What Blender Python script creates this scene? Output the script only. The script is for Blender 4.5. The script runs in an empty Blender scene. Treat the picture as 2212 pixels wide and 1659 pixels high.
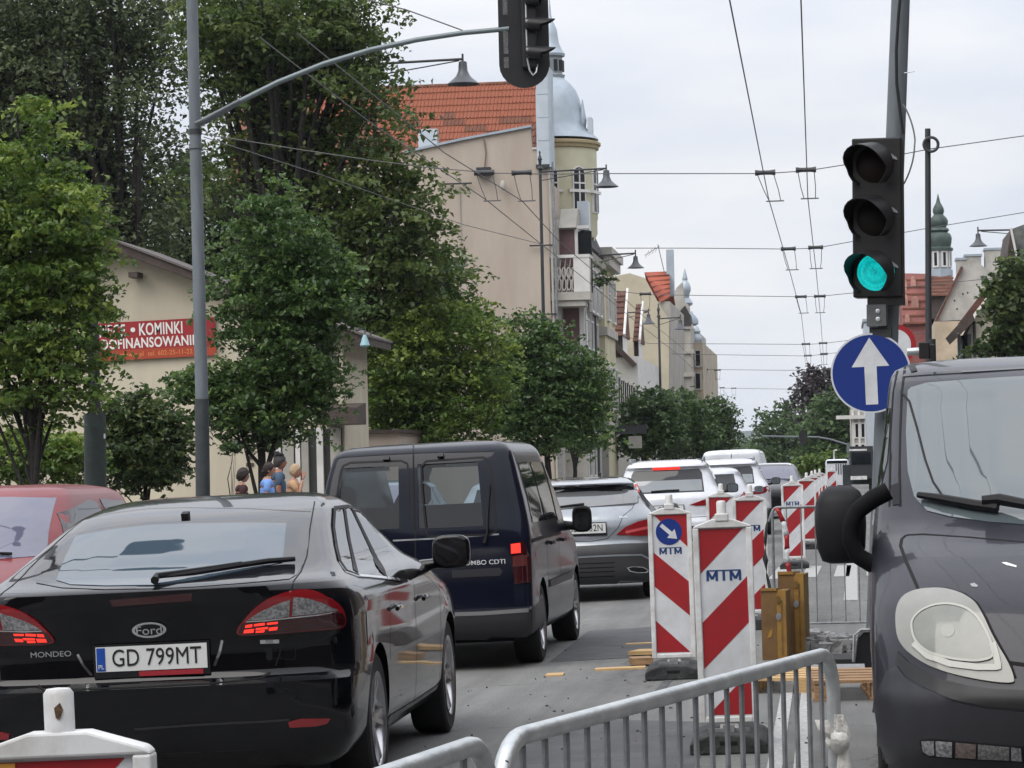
import bpy, bmesh, math, random
import numpy as np
from mathutils import Vector, Matrix, geometry
from mathutils.bvhtree import BVHTree

R = math.radians
C = bpy.context.scene
COL = C.collection
rnd = random.Random(7)

# ------------------------------------------------------------------ camera
F, CX, CY, VW = 6000.0, 1106.0, 829.5, 2212.0
CAM = Vector((0, 0, 1.5))
YAW, PITCH, ROLL = R(6.6), R(1.73), R(-1.3)
CROT = (Matrix.Rotation(YAW, 3, 'Z') @ Matrix.Rotation(R(90) + PITCH, 3, 'X') @ Matrix.Rotation(ROLL, 3, 'Z'))
cd = bpy.data.cameras.new('camera')
cam = bpy.data.objects.new('camera', cd)
COL.objects.link(cam)
cam.matrix_world = Matrix.Translation(CAM) @ CROT.to_4x4()
cd.sensor_width = 36.0
cd.lens = 36.0 * F / VW
cd.clip_start, cd.clip_end = 0.2, 6000
C.camera = cam

# ------------------------------------------------------------------ sky, sun, exposure
SUN_EL, SUN_ROT = R(48), R(215)
w = bpy.data.worlds.new('World')
C.world = w
w.use_nodes = True
nt = w.node_tree
for n in list(nt.nodes):
    nt.nodes.remove(n)
def N(t, **kw):
    n = nt.nodes.new(t)
    for k, v in kw.items():
        setattr(n, k, v)
    return n
out = N('ShaderNodeOutputWorld'); bg = N('ShaderNodeBackground'); bg.inputs[1].default_value = 0.1
sky = N('ShaderNodeTexSky', sky_type='NISHITA', sun_disc=False)
sky.sun_elevation = SUN_EL; sky.sun_rotation = SUN_ROT
tc = N('ShaderNodeTexCoord')
sep = N('ShaderNodeSeparateXYZ'); nt.links.new(tc.outputs['Generated'], sep.inputs[0])
mp = N('ShaderNodeMapping'); mp.inputs['Scale'].default_value = (7, 7, 26)
nt.links.new(tc.outputs['Generated'], mp.inputs[0])
nz = N('ShaderNodeTexNoise'); nz.inputs['Scale'].default_value = 1.0; nz.inputs['Detail'].default_value = 4; nz.inputs['Roughness'].default_value = .5
nt.links.new(mp.outputs[0], nz.inputs['Vector'])
cr = N('ShaderNodeValToRGB')
cr.color_ramp.elements[0].position = .36; cr.color_ramp.elements[0].color = (6.2, 6.55, 7.35, 1)
cr.color_ramp.elements[1].position = .62; cr.color_ramp.elements[1].color = (7.5, 7.55, 7.8, 1)
nt.links.new(nz.outputs[0], cr.inputs[0])
mr = N('ShaderNodeMapRange'); mr.inputs[1].default_value = .12; mr.inputs[2].default_value = 1; mr.inputs[3].default_value = 1.0; mr.inputs[4].default_value = 2.4
nt.links.new(sep.outputs['Z'], mr.inputs[0])
vm = N('ShaderNodeVectorMath', operation='SCALE')
nt.links.new(cr.outputs[0], vm.inputs[0]); nt.links.new(mr.outputs[0], vm.inputs['Scale'])
mx = N('ShaderNodeMix', data_type='RGBA'); mx.inputs[0].default_value = .93
nt.links.new(sky.outputs[0], mx.inputs[6]); nt.links.new(vm.outputs[0], mx.inputs[7])
nt.links.new(mx.outputs[2], bg.inputs[0]); nt.links.new(bg.outputs[0], out.inputs[0])
sl = bpy.data.lights.new('sun', 'SUN'); sl.energy = 1.5; sl.angle = R(50); sl.color = (1, .95, .87)
so = bpy.data.objects.new('sun', sl); COL.objects.link(so)
sdir = Vector((math.sin(SUN_ROT) * math.cos(SUN_EL), math.cos(SUN_ROT) * math.cos(SUN_EL), math.sin(SUN_EL)))
so.rotation_euler = sdir.to_track_quat('Z', 'Y').to_euler()
C.view_settings.view_transform = 'Standard'; C.view_settings.look = 'None'
C.view_settings.gamma = 1; C.view_settings.exposure = 0.3; C.view_settings.use_curve_mapping = False
C.cycles.max_bounces = 8; C.cycles.transparent_max_bounces = 12
C.cycles.use_denoising = True

# ------------------------------------------------------------------ measuring helpers
def ray(x, y):
    return CROT @ Vector(((x - CX) / F, -(y - CY) / F, -1.0))
def P(x, y, Y):
    d = ray(x, y)
    return CAM + d * (Y / d.y)
def proj(p):
    q = CROT.transposed() @ (Vector(p) - CAM)
    return (CX + F * q.x / -q.z, CY - F * q.y / -q.z)
def gz(X):
    if X > -0.5:
        return 0.0
    if X > -4.8:
        return -0.028 * (-0.5 - X)
    if X > -8.2:
        return -0.1204
    return 0.0
def G(x, Y, dz=0.0):
    y = 1000
    for _ in range(4):
        p = P(x, y, Y)
        g = Vector((p.x, Y, gz(p.x)))
        y = proj(g)[1]
    g.z += dz
    return g

# ------------------------------------------------------------------ materials
def mat(name, col, rough=.6, metal=0., coat=0., noise=0., nscale=8., bump=0., bscale=60., ior=1.45, emit=None, es=0., col2=None, spec=.5, stretch=None, coat_rough=.03, detail=4):
    m = bpy.data.materials.new(name); m.use_nodes = True
    t = m.node_tree; b = t.nodes['Principled BSDF']
    b.inputs['Base Color'].default_value = (*col, 1); b.inputs['Roughness'].default_value = rough
    b.inputs['Metallic'].default_value = metal; b.inputs['IOR'].default_value = ior
    b.inputs['Coat Weight'].default_value = coat; b.inputs['Coat Roughness'].default_value = coat_rough
    b.inputs['Specular IOR Level'].default_value = spec
    if emit:
        b.inputs['Emission Color'].default_value = (*emit, 1); b.inputs['Emission Strength'].default_value = es
    if noise or bump or col2:
        tcn = t.nodes.new('ShaderNodeTexCoord'); src = tcn.outputs['Object']
        if stretch:
            mpn = t.nodes.new('ShaderNodeMapping'); mpn.inputs['Scale'].default_value = stretch
            t.links.new(src, mpn.inputs[0]); src = mpn.outputs[0]
    if noise or col2:
        nn = t.nodes.new('ShaderNodeTexNoise'); nn.inputs['Scale'].default_value = nscale; nn.inputs['Detail'].default_value = detail
        nn.inputs['Roughness'].default_value = .65
        t.links.new(src, nn.inputs['Vector'])
        rp = t.nodes.new('ShaderNodeValToRGB')
        c2 = col2 or tuple(min(1, c * (1 + noise)) for c in col)
        c1 = col if col2 else tuple(c * (1 - noise) for c in col)
        rp.color_ramp.elements[0].position = .38; rp.color_ramp.elements[0].color = (*c1, 1)
        rp.color_ramp.elements[1].position = .64; rp.color_ramp.elements[1].color = (*c2, 1)
        t.links.new(nn.outputs[0], rp.inputs[0]); t.links.new(rp.outputs[0], b.inputs['Base Color'])
    if bump:
        nb = t.nodes.new('ShaderNodeTexNoise'); nb.inputs['Scale'].default_value = bscale; nb.inputs['Detail'].default_value = 3
        t.links.new(src, nb.inputs['Vector'])
        bp = t.nodes.new('ShaderNodeBump'); bp.inputs['Strength'].default_value = bump; bp.inputs['Distance'].default_value = .02
        t.links.new(nb.outputs[0], bp.inputs['Height']); t.links.new(bp.outputs[0], b.inputs['Normal'])
    return m
def glass(name, tint=(.55, .62, .64), ior=1.9, refl=(1, 1, 1), rough=.01):
    m = bpy.data.materials.new(name); m.use_nodes = True
    t = m.node_tree
    for n in list(t.nodes):
        t.nodes.remove(n)
    o = t.nodes.new('ShaderNodeOutputMaterial'); mxs = t.nodes.new('ShaderNodeMixShader')
    fr = t.nodes.new('ShaderNodeFresnel'); fr.inputs[0].default_value = ior
    tr = t.nodes.new('ShaderNodeBsdfTransparent'); tr.inputs[0].default_value = (*tint, 1)
    gl = t.nodes.new('ShaderNodeBsdfGlossy'); gl.inputs[0].default_value = (*refl, 1); gl.inputs['Roughness'].default_value = rough
    t.links.new(fr.outputs[0], mxs.inputs[0]); t.links.new(tr.outputs[0], mxs.inputs[1]); t.links.new(gl.outputs[0], mxs.inputs[2])
    t.links.new(mxs.outputs[0], o.inputs[0])
    return m
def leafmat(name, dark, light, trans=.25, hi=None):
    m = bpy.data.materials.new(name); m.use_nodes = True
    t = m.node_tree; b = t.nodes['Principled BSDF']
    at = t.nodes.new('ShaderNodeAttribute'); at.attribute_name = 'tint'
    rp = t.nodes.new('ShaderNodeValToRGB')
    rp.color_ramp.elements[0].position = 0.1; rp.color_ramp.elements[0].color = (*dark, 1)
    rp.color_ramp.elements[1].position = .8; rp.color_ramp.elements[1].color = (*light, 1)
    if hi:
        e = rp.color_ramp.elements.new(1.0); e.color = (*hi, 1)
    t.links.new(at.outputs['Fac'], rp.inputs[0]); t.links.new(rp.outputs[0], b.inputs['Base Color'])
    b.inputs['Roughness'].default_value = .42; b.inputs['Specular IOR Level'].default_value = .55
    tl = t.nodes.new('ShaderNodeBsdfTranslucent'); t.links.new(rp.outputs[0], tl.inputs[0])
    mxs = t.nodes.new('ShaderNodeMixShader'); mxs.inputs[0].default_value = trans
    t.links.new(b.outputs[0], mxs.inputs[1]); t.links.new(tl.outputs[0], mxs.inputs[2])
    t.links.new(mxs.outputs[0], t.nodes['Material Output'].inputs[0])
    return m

def asphalt():
    m = mat('asphalt', (.115, .115, .122), .85); t = m.node_tree; b = t.nodes['Principled BSDF']
    tcn = t.nodes.new('ShaderNodeTexCoord')
    def nz_(scale, det, stretch=None):
        n = t.nodes.new('ShaderNodeTexNoise'); n.inputs['Scale'].default_value = scale; n.inputs['Detail'].default_value = det; n.inputs['Roughness'].default_value = .7
        src = tcn.outputs['Object']
        if stretch:
            mp_ = t.nodes.new('ShaderNodeMapping'); mp_.inputs['Scale'].default_value = stretch; t.links.new(src, mp_.inputs[0]); src = mp_.outputs[0]
        t.links.new(src, n.inputs['Vector']); return n
    def ramp(src, p0, c0, p1, c1):
        r = t.nodes.new('ShaderNodeValToRGB'); r.color_ramp.elements[0].position = p0; r.color_ramp.elements[1].position = p1
        r.color_ramp.elements[0].color = (c0, c0, c0, 1); r.color_ramp.elements[1].color = (c1, c1, c1 * .99, 1); t.links.new(src, r.inputs[0]); return r
    big = ramp(nz_(.9, 8, (1, .35, 1)).outputs[0], .35, .12, .66, .18)
    fine = ramp(nz_(170, 2).outputs[0], .36, .62, .66, 1.35)
    vor = t.nodes.new('ShaderNodeTexVoronoi'); vor.feature = 'DISTANCE_TO_EDGE'; vor.inputs['Scale'].default_value = .42
    wob = nz_(2.5, 5); mxv = t.nodes.new('ShaderNodeVectorMath'); mxv.operation = 'MULTIPLY_ADD'; mxv.inputs[1].default_value = (.5, .5, .5)
    t.links.new(wob.outputs[1], mxv.inputs[0]); t.links.new(tcn.outputs['Object'], mxv.inputs[2]); t.links.new(mxv.outputs[0], vor.inputs['Vector'])
    streak = ramp(nz_(1.1, 6, (1.6, .035, 1)).outputs[0], .38, .78, .6, 1.12)
    crack = ramp(vor.outputs['Distance'], .0, .45, .006, 1.0)
    def mul(a, c):
        q = t.nodes.new('ShaderNodeMix'); q.data_type = 'RGBA'; q.blend_type = 'MULTIPLY'; q.inputs[0].default_value = 1; t.links.new(a, q.inputs[6]); t.links.new(c, q.inputs[7]); return q.outputs[2]
    t.links.new(mul(mul(mul(big.outputs[0], fine.outputs[0]), streak.outputs[0]), crack.outputs[0]), b.inputs['Base Color'])
    bp = t.nodes.new('ShaderNodeBump'); bp.inputs['Strength'].default_value = .5; bp.inputs['Distance'].default_value = .01
    t.links.new(nz_(170, 2).outputs[0], bp.inputs['Height']); t.links.new(bp.outputs[0], b.inputs['Normal'])
    return m
def green_lens():
    m = mat('lens_green_lit', (.0, .12, .11), .3); t = m.node_tree; b = t.nodes['Principled BSDF']
    tcn = t.nodes.new('ShaderNodeTexCoord'); wv = t.nodes.new('ShaderNodeTexWave'); wv.bands_direction = 'Y'; wv.inputs['Scale'].default_value = 26; wv.inputs['Distortion'].default_value = 6; wv.inputs['Detail Scale'].default_value = 3
    t.links.new(tcn.outputs['Object'], wv.inputs[0])
    nn = t.nodes.new('ShaderNodeTexNoise'); nn.inputs['Scale'].default_value = 6; t.links.new(tcn.outputs['Object'], nn.inputs['Vector'])
    ad = t.nodes.new('ShaderNodeMath'); ad.operation = 'MULTIPLY_ADD'; ad.inputs[1].default_value = .45; t.links.new(wv.outputs['Fac'], ad.inputs[0]); t.links.new(nn.outputs[0], ad.inputs[2])
    rp = t.nodes.new('ShaderNodeValToRGB'); rp.color_ramp.elements[0].position = .25; rp.color_ramp.elements[0].color = (0, .15, .155, 1); rp.color_ramp.elements[1].position = .95; rp.color_ramp.elements[1].color = (.005, .47, .46, 1)
    t.links.new(ad.outputs[0], rp.inputs[0]); t.links.new(rp.outputs[0], b.inputs['Emission Color']); b.inputs['Emission Strength'].default_value = 1.0
    return m
# ------------------------------------------------------------------ object helpers
def link(o, parent=None):
    COL.objects.link(o)
    if parent is not None:
        o.parent = parent
    return o
def tag(o, label=None, cat=None, group=None, kind=None):
    if label: o['label'] = label
    if cat: o['category'] = cat
    if group: o['group'] = group
    if kind: o['kind'] = kind
    return o
def thing(name, label, cat, loc=(0, 0, 0), rz=0, group=None, ry=0):
    o = bpy.data.objects.new(name, None); COL.objects.link(o)
    o.empty_display_size = .1
    o.matrix_world = Matrix.Translation(loc) @ Matrix.Rotation(rz, 4, 'Z') @ Matrix.Rotation(ry, 4, 'Y')
    o.location = loc
    return tag(o, label, cat, group)
def dup(o, parent=None):
    c = o.copy(); COL.objects.link(c); c.parent = parent
    for ch in list(o.children):
        d = dup(ch, c)
    return c
class MB:
    def __init__(s):
        s.v = []; s.f = []
    def add(s, vs, fs, M=None):
        k = len(s.v)
        for q in vs:
            q = Vector(q)
            s.v.append(M @ q if M is not None else q)
        s.f += [tuple(i + k for i in f) for f in fs]
        return s
    def box(s, c, d, M=None):
        x, y, z = c; a, b, h = d[0] / 2, d[1] / 2, d[2] / 2
        vs = [(x + i * a, y + j * b, z + k * h) for k in (-1, 1) for j in (-1, 1) for i in (-1, 1)]
        return s.add(vs, [(0, 2, 3, 1), (4, 5, 7, 6), (0, 1, 5, 4), (2, 6, 7, 3), (0, 4, 6, 2), (1, 3, 7, 5)], M)
    def bbox(s, lo, hi, M=None):
        return s.box([(a + b) / 2 for a, b in zip(lo, hi)], [b - a for a, b in zip(lo, hi)], M)
    def bar(s, p0, p1, wd, h, up=(0, 0, 1)):
        p0 = Vector(p0); p1 = Vector(p1); d = (p1 - p0)
        u = d.normalized(); side = u.cross(Vector(up)).normalized(); upv = side.cross(u)
        vs = []
        for p in (p0, p1):
            for a, b in ((-1, -1), (1, -1), (1, 1), (-1, 1)):
                vs.append(p + side * a * wd / 2 + upv * b * h / 2)
        return s.add(vs, [(0, 1, 2, 3), (7, 6, 5, 4), (0, 4, 5, 1), (1, 5, 6, 2), (2, 6, 7, 3), (3, 7, 4, 0)])
    def tube(s, path, r, n=8, caps=True):
        path = [Vector(p) for p in path]
        k = len(s.v); m = len(path)
        rs = r if isinstance(r, (list, tuple)) else [r] * m
        t0 = (path[1] - path[0]).normalized()
        ref = Vector((0, 0, 1)) if abs(t0.z) < .9 else Vector((1, 0, 0))
        a = t0.cross(ref).normalized()
        for i in range(m):
            t = (path[min(i + 1, m - 1)] - path[max(i - 1, 0)]).normalized()
            a = (a - t * a.dot(t)).normalized(); b = t.cross(a)
            for j in range(n):
                th = 2 * math.pi * j / n
                s.v.append(path[i] + (a * math.cos(th) + b * math.sin(th)) * rs[i])
        for i in range(m - 1):
            for j in range(n):
                s.f.append((k + i * n + j, k + i * n + (j + 1) % n, k + (i + 1) * n + (j + 1) % n, k + (i + 1) * n + j))
        if caps:
            s.f.append(tuple(k + j for j in range(n - 1, -1, -1)))
            s.f.append(tuple(k + (m - 1) * n + j for j in range(n)))
        return s
    def lathe(s, prof, c=(0, 0, 0), n=16, M=None):
        vs = []; fs = []
        for r, z in prof:
            for j in range(n):
                th = 2 * math.pi * j / n
                vs.append((c[0] + r * math.cos(th), c[1] + r * math.sin(th), c[2] + z))
        for i in range(len(prof) - 1):
            for j in range(n):
                fs.append((i * n + j, i * n + (j + 1) % n, (i + 1) * n + (j + 1) % n, (i + 1) * n + j))
        fs.append(tuple(range(n - 1, -1, -1))); fs.append(tuple((len(prof) - 1) * n + j for j in range(n)))
        return s.add(vs, fs, M)
    def prism(s, poly, y0, y1, M=None):
        """poly in (x, z), extruded along y"""
        n = len(poly)
        vs = [(x, y0, z) for x, z in poly] + [(x, y1, z) for x, z in poly]
        fs = [tuple(range(n)), tuple(range(2 * n - 1, n - 1, -1))]
        fs += [(i, i + n, (i + 1) % n + n, (i + 1) % n) for i in range(n)]
        return s.add(vs, fs, M)
    def prismx(s, poly, x0, x1, M=None):
        """poly in (y, z), extruded along x"""
        n = len(poly)
        vs = [(x0, y, z) for y, z in poly] + [(x1, y, z) for y, z in poly]
        fs = [tuple(range(n - 1, -1, -1)), tuple(range(n, 2 * n))]
        fs += [(i, (i + 1) % n, (i + 1) % n + n, i + n) for i in range(n)]
        return s.add(vs, fs, M)
    def mesh(s, name, smooth=False, ang=38, fix=True):
        me = bpy.data.meshes.new(name)
        me.from_pydata(s.v, [], s.f); 
        if fix:
            bm = bmesh.new(); bm.from_mesh(me); bmesh.ops.recalc_face_normals(bm, faces=bm.faces); bm.to_mesh(me); bm.free()
        if smooth:
            me.shade_smooth(); me.set_sharp_from_angle(angle=R(ang))
        me.update()
        return me
    def build(s, name, m, parent=None, smooth=False, ang=38, loc=None):
        me = s.mesh(name, smooth, ang)
        me.materials.append(m)
        o = bpy.data.objects.new(name, me)
        link(o, parent)
        if loc is not None:
            o.location = loc
        return o
def inst(me, name, parent, M=None):
    o = bpy.data.objects.new(name, me); link(o, parent)
    if M is not None:
        o.matrix_local = M
    return o
_txt = {}
def text_mesh(s, size, ext=.002, spacing=1.0, xs=1.0, weight=0.0):
    cu = bpy.data.curves.new('lettering', 'FONT'); cu.body = s; cu.size = size; cu.extrude = ext
    cu.align_x = 'CENTER'; cu.align_y = 'CENTER'; cu.space_character = spacing; cu.offset = weight; cu.resolution_u = 4
    o = bpy.data.objects.new('lettering', cu); COL.objects.link(o)
    dg = bpy.context.evaluated_depsgraph_get(); me = bpy.data.meshes.new_from_object(o.evaluated_get(dg))
    bpy.data.objects.remove(o); bpy.data.curves.remove(cu)
    if xs != 1:
        me.transform(Matrix.Diagonal((xs, 1, 1, 1)))
    return me
def text(s, size, m, parent, M, name='lettering', ext=.002, spacing=1.0, xs=1.0, weight=0.0):
    me = text_mesh(s, size, ext, spacing, xs, weight); me.materials.append(m)
    return inst(me, name, parent, M)
FACE = Matrix.Rotation(R(90), 4, 'X')          # lettering upright, read from -Y
def evald(o):
    bpy.context.view_layer.update()
    dg = bpy.context.evaluated_depsgraph_get()
    return bpy.data.meshes.new_from_object(o.evaluated_get(dg))

# shared materials
M = {}
M['asphalt'] = asphalt()
M['pave'] = mat('pavement', (.2, .19, .18), .9, noise=.2, nscale=3)
M['earth'] = mat('earth', (.07, .075, .045), 1, noise=.3, nscale=.3)
M['white_line'] = mat('road_paint', (.44, .44, .43), .8, noise=.0, col2=(.24, .24, .24), nscale=30, detail=6)
M['rubber'] = mat('rubber', (.012, .012, .013), .75, noise=.2, nscale=20)
M['rim'] = mat('alloy', (.5, .5, .52), .25, metal=.9)
M['black_plastic'] = mat('black_plastic', (.009, .009, .011), .55, bump=.05, bscale=400, spec=.28)
M['dark'] = mat('dark_void', (.004, .004, .005), .9)
M['gap'] = mat('shut_gap', (.002, .002, .002), .8)
M['galv'] = mat('galvanised', (.42, .45, .46), .42, metal=.7, noise=.0, col2=(.60, .62, .62), nscale=9, bump=.1, bscale=70, detail=10)
M['galv_dull'] = mat('galvanised_dull', (.24, .25, .26), .55, metal=.5, noise=.2, nscale=14)
M['pole'] = mat('pole_paint', (.13, .15, .165), .5, noise=.14, nscale=6, stretch=(1, 1, .2))
M['pole_dark'] = mat('pole_dark_paint', (.035, .042, .045), .55, noise=.2, nscale=5)
M['iron'] = mat('dark_iron', (.03, .032, .036), .5)
M['wire'] = mat('wire', (.10, .10, .105), .6)
M['signal'] = mat('signal_housing', (.008, .008, .009), .5, noise=.2, nscale=6)
M['white_pl'] = mat('white_plastic', (.72, .73, .74), .42, noise=.0, col2=(.50, .49, .47), nscale=7, detail=12)
M['retro_white'] = mat('reflective_white', (.62, .64, .67), .45, noise=.0, col2=(.50, .51, .52), nscale=5, detail=12)
M['retro_red'] = mat('reflective_red', (.34, .014, .02), .42, noise=.0, col2=(.26, .016, .02), nscale=5, detail=12)
M['retro_blue'] = mat('reflective_blue', (.008, .03, .19), .4)
M['ink'] = mat('blue_ink', (.02, .05, .16), .5)
M['chrome'] = mat('chrome', (.75, .76, .78), .12, metal=1)
M['plate'] = mat('number_plate_white', (.62, .63, .62), .4)
M['plate_blue'] = mat('number_plate_blue', (.01, .06, .32), .4)
M['ink_black'] = mat('black_ink', (.01, .01, .01), .5)
M['red_lens'] = mat('red_lens', (.20, .006, .010), .12, coat=1)
M['red_dark'] = mat('dark_red_lens', (.03, .002, .004), .12, coat=1)
M['clear_lens'] = mat('clear_lens', (.30, .30, .31), .22, metal=.6, noise=.45, nscale=70)
M['red_glow'] = mat('lit_red_lens', (.3, .01, .01), .3, emit=(1, .03, .015), es=1.0)
M['red_hot'] = mat('bright_red_lens', (.6, .02, .02), .3, emit=(1, .04, .022), es=1.05)
M['wood'] = mat('wood', (.42, .27, .12), .8, noise=.0, col2=(.55, .38, .19), nscale=6, stretch=(1, 12, 12), bump=.1)
M['wood_old'] = mat('old_wood', (.28, .17, .09), .85, noise=.35, nscale=6, stretch=(1, 10, 10), bump=.1)
M['bark'] = mat('bark', (.022, .019, .017), .9, noise=.4, nscale=12, bump=.4, bscale=30)
# ------------------------------------------------------------------ ground, road, pavements
def strip(name, xs, y0, y1, zf, m, dz=0, ny=1):
    mb = MB(); ys = [y0 + (y1 - y0) * i / ny for i in range(ny + 1)]
    vs = [(x, y, zf(x) + dz) for y in ys for x in xs]; k = len(xs)
    fs = [(j * k + i, j * k + i + 1, (j + 1) * k + i + 1, (j + 1) * k + i) for j in range(ny) for i in range(k - 1)]
    mb.add(vs, fs)
    o = mb.build(name, m); tag(o, kind='structure'); return o
mb = MB(); mb.add([(-4000, -3000, -.35), (4000, -3000, -.35), (4000, 5000, -.35), (-4000, 5000, -.35)], [(0, 1, 2, 3)])
tag(mb.build('ground', M['earth']), kind='structure')
strip('road', [-8.2, -7.5, -6.5, -4.8, -4, -3, -2, -1, -.5, 1, 2.5, 4.2], -40, 260, gz, M['asphalt'])
def slab(name, x0, x1, y0, y1, z0, z1, m):
    mb = MB(); mb.bbox((x0, y0, z0), (x1, y1, z1)); tag(mb.build(name, m), kind='structure')
slab('pavement', -16, -8.35, -40, 260, -.3, 0.0, M['pave'])
slab('kerb', -8.35, -8.2, -40, 260, -.3, .01, mat('kerb_stone', (.3, .3, .29), .85, noise=.15))
slab('pavement', 4.35, 12, -40, 170, -.3, .12, M['pave'])
slab('kerb', 4.2, 4.35, -40, 170, -.3, .13, bpy.data.materials['kerb_stone'])
# painted lines: a double line right of the cars, a broken crossing further on
def painted(name, pts, z=.004):
    mb = MB(); mb.add([(x, y, gz(x) + z) for x, y in pts], [tuple(range(len(pts)))])
    tag(mb.build(name, M['white_line']), kind='structure')
for xo in (-.345, -.215):
    painted('road_line', [(xo, 6), (xo + .075, 6), (xo + .02, 21), (xo - .055, 21)])
for k in range(7):
    x0 = -.9 + k * .42
    painted('road_line', [(x0, 36 + .1 * k), (x0 + .2, 36 + .1 * k), (x0 + .25, 40), (x0 + .05, 40)])
painted('road_line', [(-.75, 27), (-.55, 27), (-.4, 34), (-.6, 34)])
painted('road_line', [(.05, 30), (.2, 30), (.3, 44), (.15, 44)])
painted('road_line', [(-.35, 22), (-.25, 22), (-.2, 25), (-.3, 25)])
# repaired strips of asphalt
M['patch'] = mat('asphalt_patch', (.07, .07, .074), .9, noise=.0, col2=(.10, .10, .105), nscale=3, bump=.4, bscale=150, detail=9)
def patch_(pts):
    mb = MB(); mb.add([(x, y, gz(x) + .003) for x, y in pts], [tuple(range(len(pts)))]); tag(mb.build('road_patch', M['patch']), kind='structure')
patch_([(-1.75, 13.2), (-.75, 12.8), (-.7, 16.2), (-1.7, 16.9)])
patch_([(-2.3, 22), (-1.3, 22.2), (-1.32, 26.5), (-2.35, 26.1)])
patch_([(-1.25, 18.0), (-1.19, 18.0), (-1.1, 30), (-1.16, 30)])
# far wooded hill
mb = MB(); hv = []; hf = []
for i in range(41):
    X = -1700 + i * 85; h = 22 + 9 * math.sin(i * .5) + 5 * math.sin(i * 1.3 + 1) + 20 * math.exp(-((X + 115) / 260) ** 2)
    hv += [(X, 3500, -1), (X, 3650, max(4, h)), (X, 4300, max(4, h) * .7)]
for i in range(40):
    for j in (0, 1):
        hf.append((i * 3 + j, i * 3 + 3 + j, i * 3 + 4 + j, i * 3 + 1 + j))
mb.add(hv, hf); tag(mb.build('hill', mat('wooded_hill', (.035, .055, .035), 1, noise=.4, nscale=.03)), kind='structure')

# thin air haze between the viewer and the far hill
mb = MB(); mb.bbox((-4100, -3100, -1.4), (4100, 5100, 48)); hz = mb.build('haze', bpy.data.materials.new('haze'))
hm = bpy.data.materials['haze']; hm.use_nodes = True; ht = hm.node_tree
for n in list(ht.nodes):
    if n.type != 'OUTPUT_MATERIAL': ht.nodes.remove(n)
pv = ht.nodes.new('ShaderNodeVolumePrincipled'); pv.inputs['Color'].default_value = (.86, .92, 1, 1); pv.inputs['Density'].default_value = .00012; pv.inputs['Anisotropy'].default_value = .2
ht.links.new(pv.outputs[0], [n for n in ht.nodes if n.type == 'OUTPUT_MATERIAL'][0].inputs['Volume'])
tag(hz, kind='stuff'); hz['label'] = 'pale thin haze filling the street air'; hz['category'] = 'haze'
# ------------------------------------------------------------------ vehicles: a body of horizontal contours, trim laid on its surface
def pchip(xs, ys, x):
    xs = np.array(xs, float); ys = np.array(ys, float)
    h = np.diff(xs); d = np.diff(ys) / h; m = np.zeros(len(xs)); m[0] = d[0]; m[-1] = d[-1]
    for i in range(1, len(xs) - 1):
        if d[i - 1] * d[i] > 0:
            w1 = 2 * h[i] + h[i - 1]; w2 = h[i] + 2 * h[i - 1]
            m[i] = (w1 + w2) / (w1 / d[i - 1] + w2 / d[i])
    k = np.clip(np.searchsorted(xs, x) - 1, 0, len(xs) - 2); t = (x - xs[k]) / h[k]
    return ((2 * t**3 - 3 * t**2 + 1) * ys[k] + (t**3 - 2 * t**2 + t) * h[k] * m[k] + (-2 * t**3 + 3 * t**2) * ys[k + 1] + (t**3 - t**2) * h[k] * m[k + 1])
def ring(z, wd, yr, yf, crr, crf, nr, nf, K=9, S=9):
    pts = []
    L = yf - yr; s = min(1, .48 * L / max(crr, crf, 1e-3) / 1.0)
    crr *= min(1, .49 * L / crr); crf *= min(1, .49 * L / crf)
    for k in range(K + 1):
        t = k / K * math.pi / 2
        pts.append((wd * math.sin(t) ** (2 / nr), yr + crr * (1 - math.cos(t) ** (2 / nr))))
    for k in range(1, S):
        pts.append((wd, yr + crr + (L - crr - crf) * k / S))
    for k in range(K + 1):
        t = (1 - k / K) * math.pi / 2
        pts.append((wd * math.sin(t) ** (2 / nf), yf - crf * (1 - math.cos(t) ** (2 / nf))))
    full = pts + [(-x, y) for x, y in reversed(pts[1:-1])]
    return [(x, y, z) for x, y in full]
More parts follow.
